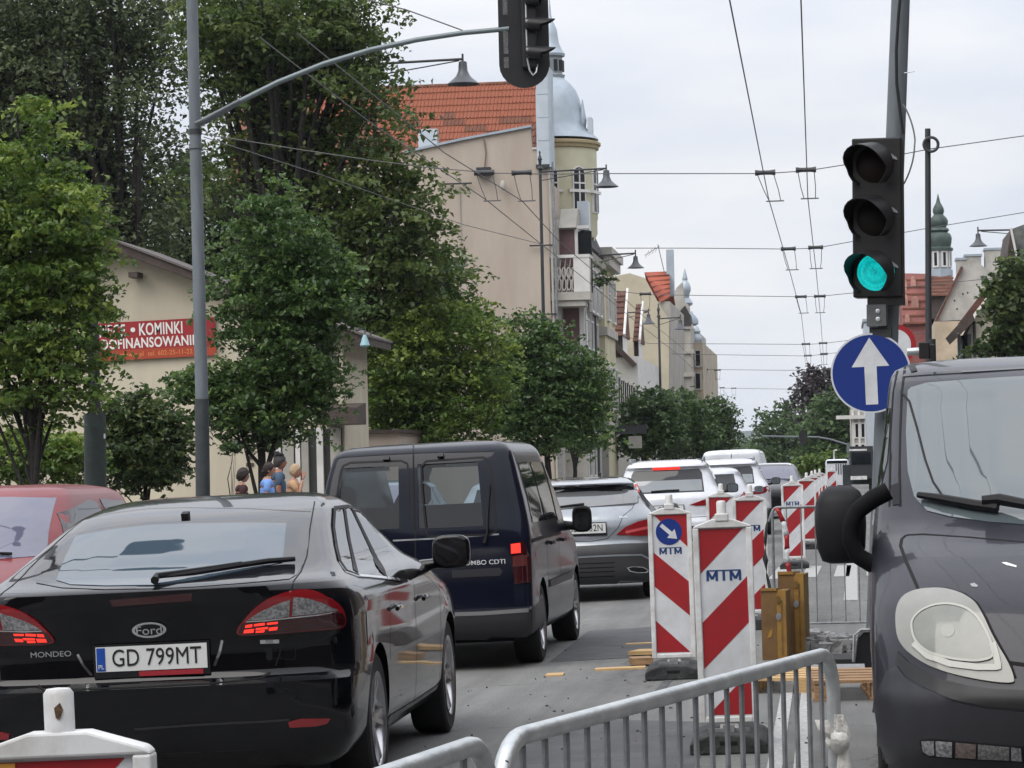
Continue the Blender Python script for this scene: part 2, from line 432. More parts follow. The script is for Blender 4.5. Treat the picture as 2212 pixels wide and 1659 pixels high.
class Car:
    def __init__(s, name, label, loc, rz, ry, rows, paint, wheels=None, nr=3.0, nf=2.6, group=None, cat='car', cuts=None, cavity=None, levels=44):
        s.root = thing(name, label, cat, loc, rz, group, ry)
        s.MW = Matrix.Translation(loc) @ Matrix.Rotation(rz, 4, 'Z') @ Matrix.Rotation(ry, 4, 'Y')
        s.MI = s.MW.inverted(); s.RI = s.MI.to_3x3()
        rows = sorted(rows); zs = [r[0] for r in rows]
        zz = sorted(set([round(v, 4) for v in np.linspace(zs[0], zs[-1], levels)] + zs))
        cols = [pchip(zs, [r[i] for r in rows], np.array(zz)) for i in range(1, 6)]
        mb = MB(); n = None
        for i, z in enumerate(zz):
            rg = ring(z, *[c[i] for c in cols], nr, nf); n = len(rg); k = len(mb.v)
            mb.v += [Vector(p) for p in rg]
            if i:
                for j in range(n):
                    mb.f.append((k - n + j, k - n + (j + 1) % n, k + (j + 1) % n, k + j))
        mb.f.append(tuple(range(n - 1, -1, -1))); k = len(mb.v) - n; mb.f.append(tuple(k + j for j in range(n)))
        s.bvh = BVHTree.FromPolygons([tuple(v) for v in mb.v], mb.f)
        body = mb.build('body', paint, None)
        s.wmax = max(r[1] for r in rows)
        cut = MB()
        if wheels:
            for y, rad, ar in wheels:
                for sx in (-1, 1):
                    cyl = Matrix.Translation((sx * (s.wmax - .02), y, rad)) @ Matrix.Rotation(R(90), 4, 'Y')
                    cut.lathe([(ar, -.27), (ar, .27)], n=36, M=cyl)
            s._bool(body, cut)
        if cavity:
            for cv in cavity:
                s._bool(body, cv)
        if cuts:
            for c in cuts:
                s._bool(body, c)
        body.parent = s.root; s.body = body
        me = body.data; me.shade_smooth(); me.set_sharp_from_angle(angle=R(40))
        if wheels:
            s.wheels(wheels)
    def _bool(s, body, cut):
        co = cut.build('cutter', M['dark'], None)
        md = body.modifiers.new('b', 'BOOLEAN'); md.operation = 'DIFFERENCE'; md.solver = 'EXACT'; md.object = co
        me = evald(body); body.modifiers.clear(); old = body.data; body.data = me
        bpy.data.objects.remove(co); bpy.data.meshes.remove(old)
    def wheels(s, spec):
        for y, rad, ar in spec:
            for sx in (-1, 1):
                rr = rad * .68; mtx = Matrix.Translation((sx * (s.wmax - .125), y, rad)) @ Matrix.Rotation(R(90) * sx, 4, 'Y')
                t = MB(); t.lathe([(rr, -.1), (rad * .93, -.105), (rad, -.075), (rad, .075), (rad * .985, .092), (rad * .93, .105), (rr, .1), (rr * .96, .03), (.02, .02)], n=32)
                wh = t.build('wheel', M['rubber'], s.root, True); wh.matrix_local = mtx
                rm = MB(); rm.lathe([(rr * .9, .03), (rr * .93, .085), (rr, .104), (rr * 1.03, .106), (rr * 1.03, .098), (rr * .99, .02)], n=32)
                rm.lathe([(.035, .03), (.05, .075), (.03, .085), (.01, .085)], n=14)
                for k in range(5):
                    for o in (-.16, .16):
                        th = 2 * math.pi * k / 5 + .3; a2 = th + o
                        rm.bar((.03 * math.cos(th), .03 * math.sin(th), .066), (rr * .95 * math.cos(a2), rr * .95 * math.sin(a2), .085), .024, .02)
                rm.build('rim', M['rim'], wh, True)
    # --- placing things on the surface
    def hit(s, p, space='px'):
        if space == 'px':
            o = s.MI @ CAM; d = s.RI @ ray(*p)
        elif space == 'rear':
            o = Vector((p[0], -6, p[1])); d = Vector((0, 1, 0))
        elif space == 'front':
            o = Vector((p[0], 12, p[1])); d = Vector((0, -1, 0))
        elif space == 'right':
            o = Vector((6, p[0], p[1])); d = Vector((-1, 0, 0))
        elif space == 'left':
            o = Vector((-6, p[0], p[1])); d = Vector((1, 0, 0))
        elif space == 'top':
            o = Vector((p[0], p[1], 6)); d = Vector((0, 0, -1))
        l, nn, i, dist = s.bvh.ray_cast(o, d.normalized(), 100)
        if l is None:
            return None
        if nn.dot(d) > 0:
            nn = -nn
        return l, nn
    def patch(s, name, poly, m, off=.004, thick=.012, space='px', grid=None, parent=None, mirror=False, smooth=True, label=None):
        if grid is None:
            grid = 7.0 if space == 'px' else .07
        n = len(poly); bd = []
        for i in range(n):
            a = Vector(poly[i]); b = Vector(poly[(i + 1) % n]); k = max(1, int((b - a).length / grid))
            bd += [a.lerp(b, j / k) for j in range(k)]
        xs = [p.x for p in bd]; ys = [p.y for p in bd]
        inner = []
        for ix in range(int((max(xs) - min(xs)) / grid) + 1):
            for iy in range(int((max(ys) - min(ys)) / grid) + 1):
                q = Vector((min(xs) + (ix + .47) * grid, min(ys) + (iy + .53) * grid))
                if min((q - b).length for b in bd) > grid * .45:
                    inner.append(q)
        vs, es, fs, *_ = geometry.delaunay_2d_cdt(bd + inner, [(i, (i + 1) % len(bd)) for i in range(len(bd))], [], 1, 1e-6)
        hits = [s.hit(v, space) for v in vs]
        fs = [f for f in fs if all(hits[i] is not None for i in f)]
        # drop triangles that bridge a silhouette jump
        fs = [f for f in fs if max((hits[f[a]][0] - hits[f[b]][0]).length for a, b in ((0, 1), (1, 2), (0, 2))) < .6]
        if not fs:
            print('patch missed', name); return None
        used = sorted({i for f in fs for i in f}); mp_ = {i: k for k, i in enumerate(used)}
        top = [hits[i][0] + hits[i][1] * off for i in used]; bot = [hits[i][0] + hits[i][1] * (off - thick) for i in used]
        fs = [tuple(mp_[i] for i in f) for f in fs]; k = len(top)
        cnt = {}
        for f in fs:
            for a, b in ((f[0], f[1]), (f[1], f[2]), (f[2], f[0])):
                e = (min(a, b), max(a, b)); cnt[e] = (cnt.get(e, (0,))[0] + 1, a, b)
        sk = [(v[1], v[2], v[2] + k, v[1] + k) for v in cnt.values() if v[0] == 1]
        obs = []
        for sx in ((1, -1) if mirror else (1,)):
            mb = MB(); mb.add([(p.x * sx, p.y, p.z) for p in top + bot], fs + sk)
            me = mb.mesh(name, smooth, 45); 
            # make the sheet face outwards
            me.materials.append(m)
            o = bpy.data.objects.new(name, me); link(o, parent or s.root)
            if label: o['label'] = label
            obs.append(o)
        return obs if mirror else obs[0]
    def seam(s, name, line, wd=.007, m=None, off=.0015, space='px', step=None, parent=None, mirror=False):
        step = step or (5.0 if space == 'px' else .04)
        pts = []
        for a, b in zip(line[:-1], line[1:]):
            a = Vector(a); b = Vector(b); k = max(1, int((b - a).length / step)); pts += [a.lerp(b, j / k) for j in range(k)]
        pts.append(Vector(line[-1]))
        hs = [h for h in (s.hit(p, space) for p in pts) if h]
        if len(hs) < 2:
            print('seam missed', name); return
        out = []
        for sx in ((1, -1) if mirror else (1,)):
            mb = MB(); vs = []
            for i, (l, nn) in enumerate(hs):
                t = (hs[min(i + 1, len(hs) - 1)][0] - hs[max(i - 1, 0)][0]).normalized(); c = t.cross(nn).normalized() * wd / 2
                vs += [l - c + nn * off, l + c + nn * off]
            mb.add([(v.x * sx, v.y, v.z) for v in vs], [(2 * i, 2 * i + 1, 2 * i + 3, 2 * i + 2) for i in range(len(hs) - 1)])
            out.append(mb.build(name, m or M['gap'], parent or s.root))
        return out
    def rod(s, name, line, r, lift, m, space='px', parent=None, n=7, flat=None):
        pts = []
        for p in line:
            h = s.hit(p, space)
            if h: pts.append(h[0] + h[1] * lift)
        mb = MB(); mb.tube(pts, r, n); return mb.build(name, m, parent or s.root, True)
    def box_on(s, name, p, d, m, lift=0, space='px', parent=None):
        h = s.hit(p, space)
        if not h: print('missed', name); return
        q = h[1].to_track_quat('Z', 'Y').to_matrix().to_4x4(); q.translation = h[0] + h[1] * lift
        mb = MB(); mb.box((0, 0, 0), d); o = mb.build(name, m, parent or s.root); o.matrix_local = q; return o
    def text(s, name, txt, p, size, m, space='px', xs=1.0, off=.004, rz=0.0, ext=.002, weight=0.0, spacing=1.0, parent=None):
        h = s.hit(p, space)
        if not h: print('missed', name); return
        nn = h[1]; y = Vector((0, 0, 1)); y = (y - nn * y.dot(nn)).normalized(); x = y.cross(nn)
        m4 = Matrix((x, y, nn)).transposed().to_4x4(); m4.translation = h[0] + nn * off
        return text(txt, size, m, parent or s.root, m4 @ Matrix.Rotation(rz, 4, 'Z'), name, ext, spacing, xs, weight)
    def plate(s, p, txt, wd=.52, hh=.114, space='px', red=False):
        h = s.hit(p, space)
        if not h: print('missed plate'); return
        m4 = Matrix.Translation((h[0].x, h[0].y - .012, h[0].z)) if space != 'front' else Matrix.Translation((h[0].x, h[0].y + .012, h[0].z)) @ Matrix.Rotation(R(180), 4, 'Z')
        mb = MB(); mb.box((0, 0, 0), (wd, .012, hh)); pl = mb.build('number_plate', M['plate'], s.root); pl.matrix_local = m4
        mb = MB(); mb.bbox((-wd / 2 + .004, -.0085, -hh / 2 + .004), (-wd / 2 + .044, -.0062, hh / 2 - .004)); mb.build('country_strip', M['plate_blue'], pl)
        text('PL', .028, M['plate'], pl, Matrix.Translation((-wd / 2 + .024, -.0095, -hh / 2 + .022)) @ FACE, 'country_code', .001)
        text(txt, hh * .98, M['ink_black'], pl, Matrix.Translation((.024, -.008, 0)) @ FACE, 'plate_number', .0012, 1.02, .80, .0)
        mb = MB(); mb.bbox((-wd / 2 - .012, -.004, -hh / 2 - .03), (wd / 2 + .012, .004, hh / 2 + .01)); mb.build('plate_frame', M['black_plastic'], pl)
        if red:
            mb = MB(); mb.bbox((-.06, -.009, -hh / 2 - .026), (wd / 2 - .02, -.0045, -hh / 2 - .004)); mb.build('frame_band', mat('red_band', (.3, .02, .03), .4), pl)
        return pl
    def mirror(s, c, d, m, side=1, glass_to=-1, foot=None, rz=0):
        """door mirror: rounded housing, flat glass on the side glass_to (y), stalk back to the door"""
        mb = MB(); nu, nv = 18, 12; vs = []; fs = []
        for i in range(nv + 1):
            ph = -math.pi / 2 + math.pi * i / nv
            for j in range(nu):
                th = 2 * math.pi * j / nu
                def se(v, e): return math.copysign(abs(v) ** e, v)
                x = se(math.cos(ph), .6) * se(math.cos(th), .55); y = se(math.cos(ph), .6) * se(math.sin(th), .7); z = se(math.sin(ph), .55)
                if y * glass_to > 0: y *= .12
                vs.append((x * d[0] / 2, y * d[1], z * d[2] / 2))
        for i in range(nv):
            for j in range(nu):
                fs.append((i * nu + j, i * nu + (j + 1) % nu, (i + 1) * nu + (j + 1) % nu, (i + 1) * nu + j))
        mb.add(vs, fs)
        if foot:
            f = Vector(foot) - Vector(c)
            mb.tube([(0, .02, -d[2] * .25), f * .55 + Vector((0, .02, -d[2] * .12)), f], [d[2] * .22, d[2] * .16, d[2] * .2], 8)
        o = mb.build('door_mirror', m, s.root, True, 60); o.location = c; o.rotation_euler = (0, 0, rz)
        g = MB(); pts = []
        for j in range(24):
            th = 2 * math.pi * j / 24
            pts.append((math.copysign(abs(math.cos(th)) ** .55, math.cos(th)) * d[0] * .42, math.copysign(abs(math.sin(th)) ** .55, math.sin(th)) * d[2] * .41))
        yy = glass_to * (d[1] * .12 + .004)
        g.prism(pts, yy, yy - glass_to * .006); g.build('mirror_glass', M['mirror_glass'], o)
        return o

def paint(name, col, rough=.35, metal=0., coat=1., noise=0.12, spec=.5, coat_rough=.03):
    return mat(name, col, rough, metal, coat, noise=noise, nscale=2.2, spec=spec, coat_rough=coat_rough, detail=9)
M['mirror_glass'] = mat('mirror_glass', (.32, .34, .36), .05, metal=1)
M['auto_glass'] = mat('car_window_glass', (.012, .015, .018), .02, ior=1.5)
M['rear_glass'] = mat('rear_window_glass', (.05, .075, .10), .02, ior=1.6)  # blue-grey base stands in for daylight coming through the pane
M['frit'] = mat('window_border', (.010, .011, .014), .04, ior=1.5)
M['wind_glass'] = mat('windscreen_glass', (.085, .105, .112), .02, ior=1.9)
M['clear_glass'] = glass('clear_window', (.50, .56, .58), 1.55)
M['p_black'] = paint('black_paint', (.0028, .003, .0045), .25, spec=.04, coat=.8)
M['p_navy'] = paint('navy_black_paint', (.0055, .007, .016), .3, spec=.04, coat=.5, coat_rough=.06)
M['p_silver'] = paint('silver_paint', (.27, .29, .315), .32, metal=.5)
M['p_white'] = paint('white_paint', (.62, .64, .68), .4)
M['p_red'] = paint('red_paint', (.17, .009, .014), .42, coat=.35, spec=.25)
M['p_grey'] = paint('dark_grey_paint', (.021, .021, .029), .4, metal=.1, spec=.2, coat=.45, coat_rough=.05)
M['bumper_grey'] = mat('bumper_plastic', (.021, .021, .026), .42, bump=.06, bscale=300)

def at(px, Y, dz=0.0):
    return G(px, Y, dz)
def c3(pts):   # crop measure -> picture measure (black car, rear)
    return [(x * .3815, 1026.1 + y * .3815) for x, y in pts]
def c4(pts):
    return [(702 + x * .3814, 1026.1 + y * .3814) for x, y in pts]
def c2(pts):
    return [(702 + x * .3418, 540 + y * .3418) for x, y in pts]
def c5(pts):
    return [(1368.5 + x * .3814, 1026.1 + y * .3814) for x, y in pts]
def sm(pts, n=4):
    """closed outline rounded through its points"""
    out = []; k = len(pts)
    for i in range(k):
        p0, p1, p2, p3 = (Vector(pts[(i + j) % k]) for j in (-1, 0, 1, 2))
        for q in range(n):
            u = q / n
            out.append(tuple(.5 * ((2 * p1) + (p2 - p0) * u + (2 * p0 - 5 * p1 + 4 * p2 - p3) * u * u + (3 * p1 - p0 - 3 * p2 + p3) * u ** 3)))
    return out
def ell(cx, cy, rx, ry, n=24, rot=0.0):
    return [(cx + rx * math.cos(t) * math.cos(rot) - ry * math.sin(t) * math.sin(rot), cy + rx * math.cos(t) * math.sin(rot) + ry * math.sin(t) * math.cos(rot)) for t in (2 * math.pi * i / n for i in range(n))]
# ------------------------------------------------------------------ black hatchback in front
Y0 = 12.45
mondeo_rows = [  # z, half width, rear y, front y, rear rounding, front rounding
    (.19, .80, .14, 4.5, .3, .55), (.24, .87, .06, 4.6, .3, .6), (.34, .92, .015, 4.72, .32, .7), (.5, .936, .0, 4.77, .33, .75), (.605, .943, .0, 4.78, .34, .75),
    (.635, .945, .06, 4.77, .36, .75), (.66, .945, .075, 4.76, .36, .75), (.76, .946, .08, 4.70, .36, .8), (.86, .946, .06, 4.45, .36, .8), (.93, .942, .045, 4.1, .37, .8), (.98, .930, .03, 3.8, .38, .7), (1.01, .913, .028, 3.7, .38, .7),
    (1.045, .882, .025, 3.55, .40, .6), (1.065, .855, .08, 3.48, .42, .6), (1.09, .825, .22, 3.4, .44, .6), (1.2, .745, .58, 3.12, .42, .5), (1.3, .685, .90, 2.88, .40, .5), (1.38, .635, 1.20, 2.66, .38, .45),
    (1.425, .575, 1.50, 2.5, .32, .4), (1.455, .48, 1.75, 2.36, .25, .3), (1.465, .33, 1.92, 2.25, .15, .2)]
cb = Car('parked_car' if 0 else 'black_hatchback', 'black five-door hatchback with red tail lights and number plate GD 799MT', at(324, Y0), R(1.0), R(-1.6), mondeo_rows, M['p_black'],
         [(1.0, .335, .375), (3.85, .335, .375)], nr=3.0)
cb.root.name = 'hatchback_car'
cb.patch('rear_window', c3([(205, 612), (240, 545), (300, 445), (385, 338), (600, 297), (850, 270), (1050, 263), (1400, 263), (1752, 268), (1745, 400), (1720, 500), (1680, 565), (1640, 590), (1400, 612), (1100, 635), (880, 645), (600, 650), (350, 640)]), M['frit'], off=.003)
cb.patch('window_pane', c3([(320, 600), (340, 545), (370, 470), (430, 350), (620, 315), (850, 288), (1050, 280), (1400, 275), (1620, 278), (1610, 400), (1600, 500), (1400, 540), (1100, 600), (880, 628), (600, 632), (400, 625)]), M['rear_glass'], off=.006)
cb.seam('hatch_gap', c3([(1782, 150), (1757, 290), (1738, 460), (1705, 545), (1662, 602), (1650, 660)]), mirror=True)
cb.seam('roof_gap', c3([(440, 262), (640, 215), (850, 190), (1050, 185), (1400, 190), (1762, 208)]), .006)
tl = cb.patch('tail_light', sm(c3([(1340, 890), (1380, 820), (1450, 745), (1540, 690), (1650, 655), (1740, 650), (1820, 675), (1900, 720), (1935, 760), (1950, 810), (1945, 850), (1900, 868), (1700, 884), (1500, 900), (1400, 905)]), 3), M['red_lens'], off=.012, thick=.02, mirror=True)
for k, sx in enumerate((0, 1)):
    pass
def sub(car, parents, name, poly, m, off, **kw):
    for i, o in enumerate(car.patch(name, poly, m, off=off, mirror=True, **kw)):
        o.parent = parents[i]
sub(cb, tl, 'reversing_lens', c3([(1402, 818), (1480, 766), (1560, 730), (1640, 703), (1635, 798), (1500, 815)]), M['clear_lens'], .017)
sub(cb, tl, 'indicator_lens', c3([(1660, 692), (1740, 697), (1830, 727), (1902, 765), (1800, 782), (1652, 795)]), M['clear_lens'], .017)
sub(cb, tl, 'chrome_trim', c3([(1395, 822), (1500, 817), (1635, 802), (1800, 786), (1905, 768), (1906, 774), (1800, 792), (1635, 809), (1500, 824), (1395, 829)]), M['chrome'], .019)
for q in ([(1392, 846), (1430, 840), (1428, 856), (1388, 861)], [(1440, 840), (1500, 832), (1500, 845), (1438, 852)], [(1512, 833), (1572, 827), (1570, 838), (1512, 843)], [(1384, 872), (1440, 866), (1436, 886), (1380, 890)], [(1450, 862), (1520, 855), (1518, 866), (1448, 873)], [(1450, 878), (1500, 873), (1496, 884), (1448, 887)], [(1525, 860), (1572, 854), (1566, 872), (1522, 876)]):
    sub(cb, tl, 'lit_segment', c3(q), M['red_hot'], .018, grid=4)
sub(cb, tl, 'lower_lens', c3([(1350, 886), (1372, 838), (1600, 816), (1930, 780), (1946, 815), (1940, 848), (1900, 862), (1700, 878), (1500, 895), (1400, 899)]), M['red_dark'], .0155)
cb.patch('brake_light_band', c3([(620, 708), (1090, 668), (1085, 712), (640, 745)]), M['red_dark'], off=.004)
lg = cb.patch('badge', c3(ell(848, 873, 97, 44, 28, -.04)), M['chrome'], off=.014, thick=.02, grid=5)
cb.patch('badge_field', c3(ell(848, 873, 80, 32, 28, -.04)), M['p_black'], off=.017, thick=.004, grid=5, parent=lg)
cb.text('badge_script', 'Ford', c3([(848, 876)])[0], .058, M['chrome'], off=.018, xs=1.15, parent=lg)
cb.plate(c3([(862, 1032)])[0], 'GD 799MT', red=True)
cb.text('model_lettering', 'MONDEO', c3([(290, 1016)])[0], .036, M['chrome'], xs=1.25)
bd = cb.patch('engine_badge', c3([(1472, 933), (1580, 930), (1580, 952), (1475, 955)]), M['chrome'], off=.006, grid=4)
cb.text('badge_lettering', 'TDCi', c3([(1526, 943)])[0], .017, M['ink_black'], off=.008, parent=bd)
cb.seam('recess_edge', c3([(440, 1015), (470, 1075), (520, 1135)]), .012, M['chrome'], .002)
cb.seam('recess_edge', c3([(1258, 935), (1245, 1000), (1215, 1080)]), .012, M['chrome'], .002)
cb.seam('boot_gap', c3([(215, 1190), (250, 1222), (700, 1205), (1200, 1180), (1480, 1150), (1530, 1118)]), .012)
cb.seam('bumper_gap', c3([(1648, 905), (1600, 960), (1560, 1080)]), .005)
cb.patch('reflector', c3([(1630, 1398), (1700, 1380), (1870, 1378), (1850, 1408), (1790, 1422), (1640, 1430)]), M['red_lens'], off=.005, mirror=True)
cb.seam('bumper_crease', c3([(760, 1440), (1100, 1415), (1500, 1395), (1640, 1385)]), .01, M['bumper_grey'], .003)
for q in ([(920, 1575), (1140, 1568), (1150, 1582), (1140, 1592), (920, 1596)], [(1222, 1565), (1450, 1552), (1462, 1565), (1450, 1578), (1222, 1586)]):
    cb.patch('bumper_slot', c3(q), M['dark'], off=.004)
cb.rod('wiper_arm', c3([(880, 632), (890, 608), (1000, 590), (1200, 560), (1372, 532)]), [.02, .016, .012, .010, .008], .03, M['black_plastic'])
cb.rod('wiper_blade', c3([(900, 606), (1100, 580), (1370, 534), (1520, 512), (1668, 500)]), [.006, .012, .014, .014, .012], .022, M['black_plastic'])
cb.box_on('washer_jet', c3([(1052, 240)])[0], (.035, .05, .03), M['black_plastic'], .01)
dlo = c4([(50, 192), (130, 184), (200, 215), (300, 335), (420, 500), (468, 592), (330, 574), (190, 562), (120, 538), (80, 480), (60, 400), (46, 290)])
cb.patch('side_window', dlo, M['auto_glass'], off=.004, mirror=True)
cb.seam('window_frame', c4([(190, 572), (330, 584), (470, 602)]), .016, M['chrome'], .008, mirror=True)
cb.seam('window_frame', c4([(44, 290), (60, 400), (80, 485), (120, 545), (190, 570)]), .02, M['black_plastic'], .008, mirror=True)
cb.seam('window_frame', c4([(44, 290), (50, 190), (130, 180), (205, 213), (300, 330)]), .02, M['black_plastic'], .008, mirror=True)
cb.seam('door_pillar', c4([(105, 188), (130, 360), (172, 550)]), .03, M['black_plastic'], .007, mirror=True)
cb.seam('door_pillar', c4([(150, 192), (235, 370), (330, 570)]), .06, M['black_plastic'], .007, mirror=True)
cb.seam('door_gap', [(2.38, .95), (2.36, .7), (2.38, .3)], .008, space='right', mirror=True)
cb.seam('door_gap', [(1.45, .95), (1.40, .75), (1.36, .60)], .008, space='right', mirror=True)
cb.seam('door_gap', [(3.45, .95), (3.42, .7), (3.42, .32)], .008, space='right', mirror=True)
for yy in (1.52, 2.55):
    cb.rod('door_handle', [(yy, .845), (yy + .11, .855), (yy + .22, .85)], [.012, .016, .012], .022, M['p_black'], 'right')
cb.patch('fuel_flap', [(.62, .72), (.80, .72), (.80, .88), (.62, .88)], M['p_black'], off=.003, space='right')
cb.seam('sill_strip', [(1.45, .30), (2.4, .295), (3.4, .30)], .03, M['galv_dull'], .003, space='right', mirror=True)
cb.mirror((1.06, 3.13, 1.08), (.215, .16, .19), M['p_black'], 1, -1, (.86, 3.2, 1.0))
cb.mirror((-1.06, 3.13, 1.08), (.215, .16, .19), M['p_black'], -1, -1, (-.86, 3.2, 1.0))
cb.patch('windscreen', [(-.55, 1.16), (.55, 1.16), (.48, 1.4), (-.48, 1.4)], M['wind_glass'], off=.004, space='front')
# ------------------------------------------------------------------ navy delivery van
Y1 = 21.3
combo_rows = [(.24, .78, .10, 4.15, .1, .4), (.3, .825, .03, 4.22, .12, .5), (.4, .84, .0, 4.29, .13, .55), (.455, .842, .0, 4.3, .13, .55), (.48, .842, .055, 4.3, .1, .55), (.7, .845, .06, 4.26, .1, .55), (.9, .845, .065, 4.0, .1, .55),
              (1.0, .842, .07, 3.6, .1, .5), (1.08, .835, .08, 3.2, .1, .45), (1.3, .80, .12, 2.95, .1, .4), (1.5, .755, .16, 2.72, .11, .4), (1.62, .725, .19, 2.6, .13, .35), (1.70, .70, .22, 2.5, .14, .32), (1.745, .665, .28, 2.42, .16, .3), (1.775, .59, .42, 2.3, .2, .25), (1.79, .40, .65, 2.1, .2, .2)]
cutwin = []
def prism_rear(poly, y0, y1):
    mb = MB(); mb.prism(poly, y0, y1); return mb
cav = MB(); cav.prismx([(.30, .78), (2.55, .78), (3.0, 1.1), (2.55, 1.62), (2.3, 1.69), (.45, 1.69), (.33, 1.6)], -.66, .66)
LW = [(-.655, 1.10), (-.14, 1.10), (-.14, 1.60), (-.18, 1.64), (-.60, 1.64), (-.645, 1.6)]
RW = [(-.02, 1.10), (.50, 1.10), (.53, 1.14), (.485, 1.60), (.45, 1.645), (.02, 1.645), (-.02, 1.6)]
RW = [(x, z) for x, z in RW]
cv = Car('delivery_van', 'dark navy small van with two rear doors, lit brake lamp and black bumper', at(921, Y1), R(-.4), R(-1.6), combo_rows, M['p_navy'],
         [(.86, .315, .36), (3.57, .315, .36)], nr=5.5, nf=2.6, cat='van',
         cavity=[cav], cuts=[prism_rear([(-.66, 1.13), (-.17, 1.13), (-.17, 1.62), (-.62, 1.62)], -.2, .6), prism_rear([(-.02, 1.12), (.49, 1.12), (.455, 1.62), (-.02, 1.62)], -.2, .6),
                              prism_rear([(-.6, 1.14), (.6, 1.14), (.55, 1.6), (-.55, 1.6)], 2.2, 4.2)])
def pane(car, name, poly, y, m, slope=0.0, z0=0):
    mb = MB(); vs = [(x, y + slope * (z - z0), z) for x, z in poly]; mb.add(vs, [tuple(range(len(vs)))])
    return mb.build(name, m, car.root)
for poly in ([(-.665, 1.125), (-.165, 1.125), (-.165, 1.625), (-.625, 1.625)], [(-.025, 1.115), (.495, 1.115), (.46, 1.625), (-.025, 1.625)]):
    pane(cv, 'rear_window', poly, .105, M['clear_glass'], .21, 1.12)
pane(cv, 'windscreen', [(-.62, 1.12), (.62, 1.12), (.56, 1.62), (-.56, 1.62)], 3.0, M['clear_glass'], -.9, 1.12)
seat = MB(); seat.bbox((-.58, 2.0, .6), (-.1, 2.12, 1.28)); seat.bbox((.1, 2.0, .6), (.58, 2.12, 1.28))
seat.build('seat_back', M['black_plastic'], cv.root)
for x in (-.34, .34):
    mb = MB(); mb.lathe([(.10, -.09), (.13, -.05), (.13, .05), (.09, .09)], (x, 2.06, 1.38), 12); mb.build('headrest', M['black_plastic'], cv.root, True)
for x in (-.42, .33):
    mb = MB(); mb.box((x, .35, 1.6), (.3, .02, .03)); mb.build('grab_rail', M['galv'], cv.root)
mb = MB(); mb.box((0, 1.15, 1.12), (1.2, .1, .34)); mb.build('rear_bench', M['black_plastic'], cv.root)
cv.seam('door_gap', [(893, 952), (893, 1000), (897, 1160), (899, 1330)], .012)
cv.seam('roof_gap', [(722, 990), (790, 985), (893, 979), (980, 977), (1066, 975)], .009)
cv.seam('window_frame', c2([(60, 1655), (100, 1400), (115, 1365), (160, 1345), (480, 1332), (520, 1350), (528, 1400), (530, 1655)]), .016, M['black_plastic'], .003)
cv.seam('window_frame', c2([(640, 1780), (612, 1500), (608, 1370), (640, 1335), (1000, 1310), (1040, 1340), (1060, 1500), (1080, 1700), (1080, 1780), (1040, 1800), (650, 1812), (640, 1780)]), .016, M['black_plastic'], .003)
for q in ((390, 1322), (732, 1302)):
    cv.box_on('hinge', c2([q])[0], (.05, .03, .05), M['p_navy'], .01)
cv.seam('door_crease', c4([(385, 372), (700, 356), (985, 335)]), .012, M['galv_dull'], .002)
cv.rod('wiper_arm', c4([(905, 385), (920, 330), (925, 200), (935, 60)]), [.016, .01, .008, .007], .02, M['black_plastic'])
t2 = cv.patch('tail_light', c4([(1050, 388), (1125, 376), (1158, 470), (1165, 606), (1072, 618), (1060, 500)]), M['red_dark'], off=.010, thick=.02, mirror=True)
sub(cv, t2, 'lit_segment', c4([(1053, 392), (1105, 385), (1108, 440), (1055, 445)]), M['red_hot'], .014, grid=4)
sub(cv, t2, 'indicator_lens', c4([(1064, 460), (1140, 452), (1146, 512), (1064, 520)]), mat('smoked_lens', (.09, .02, .02), .15, coat=1), .014, grid=4)
cv.text('model_lettering', 'COMBO CDTI', c4([(893, 496)])[0], .05, M['chrome'], xs=1.15, weight=.0008)
cv.patch('door_recess', c4([(720, 540), (985, 525), (1005, 545), (990, 570), (720, 582)]), M['bumper_grey'], off=.006)
cv.seam('door_lower_gap', c4([(690, 778), (900, 770), (1150, 752)]), .016)
cv.patch('bumper', c4([(690, 792), (900, 785), (1150, 768), (1235, 700), (1245, 820), (1200, 930), (1000, 965), (690, 960)]), M['bumper_grey'], off=.008)
cv.seam('bumper_ledge', c4([(690, 790), (900, 783), (1150, 765)]), .03, mat('bumper_ledge', (.16, .16, .165), .5), .012)
win = [(.42, 1.12), (1.25, 1.12), (1.25, 1.60), (.52, 1.60)]
cv.patch('side_window', win, M['auto_glass'], space='right', mirror=True, off=.005)
cv.patch('side_window', [(1.33, 1.12), (2.15, 1.12), (2.1, 1.60), (1.33, 1.60)], M['auto_glass'], space='right', mirror=True, off=.005)
cv.patch('side_window', [(2.25, 1.10), (3.0, 1.10), (2.45, 1.58), (2.25, 1.60)], M['auto_glass'], space='right', mirror=True, off=.005)
cv.seam('side_rail', [(.25, .98), (1.2, .99), (2.4, .99)], .03, M['black_plastic'], .004, space='right', mirror=True)
cv.seam('rub_strip', [(1.32, .60), (2.2, .60), (3.1, .60)], .06, M['bumper_grey'], .01, space='right', mirror=True)
cv.seam('door_gap', [(2.2, 1.6), (2.2, 1.0), (2.2, .42)], .012, space='right', mirror=True)
cv.seam('door_gap', [(1.28, 1.0), (1.27, .8), (1.26, .42)], .012, space='right', mirror=True)
cv.rod('door_handle', [(1.4, .93), (1.5, .935), (1.62, .93)], .016, .02, M['black_plastic'], 'right')
cv.rod('door_handle', [(2.3, .93), (2.4, .935), (2.52, .93)], .016, .02, M['black_plastic'], 'right')
cv.mirror((.985, 2.85, 1.09), (.17, .15, .23), M['black_plastic'], 1, -1, (.80, 2.9, 1.04))
cv.mirror((-.985, 2.85, 1.09), (.17, .15, .23), M['black_plastic'], -1, -1, (-.80, 2.9, 1.04))
mb = MB(); mb.box((0, 2.0, .26), (1.3, 3.2, .12)); mb.build('underbody', M['dark'], cv.root)
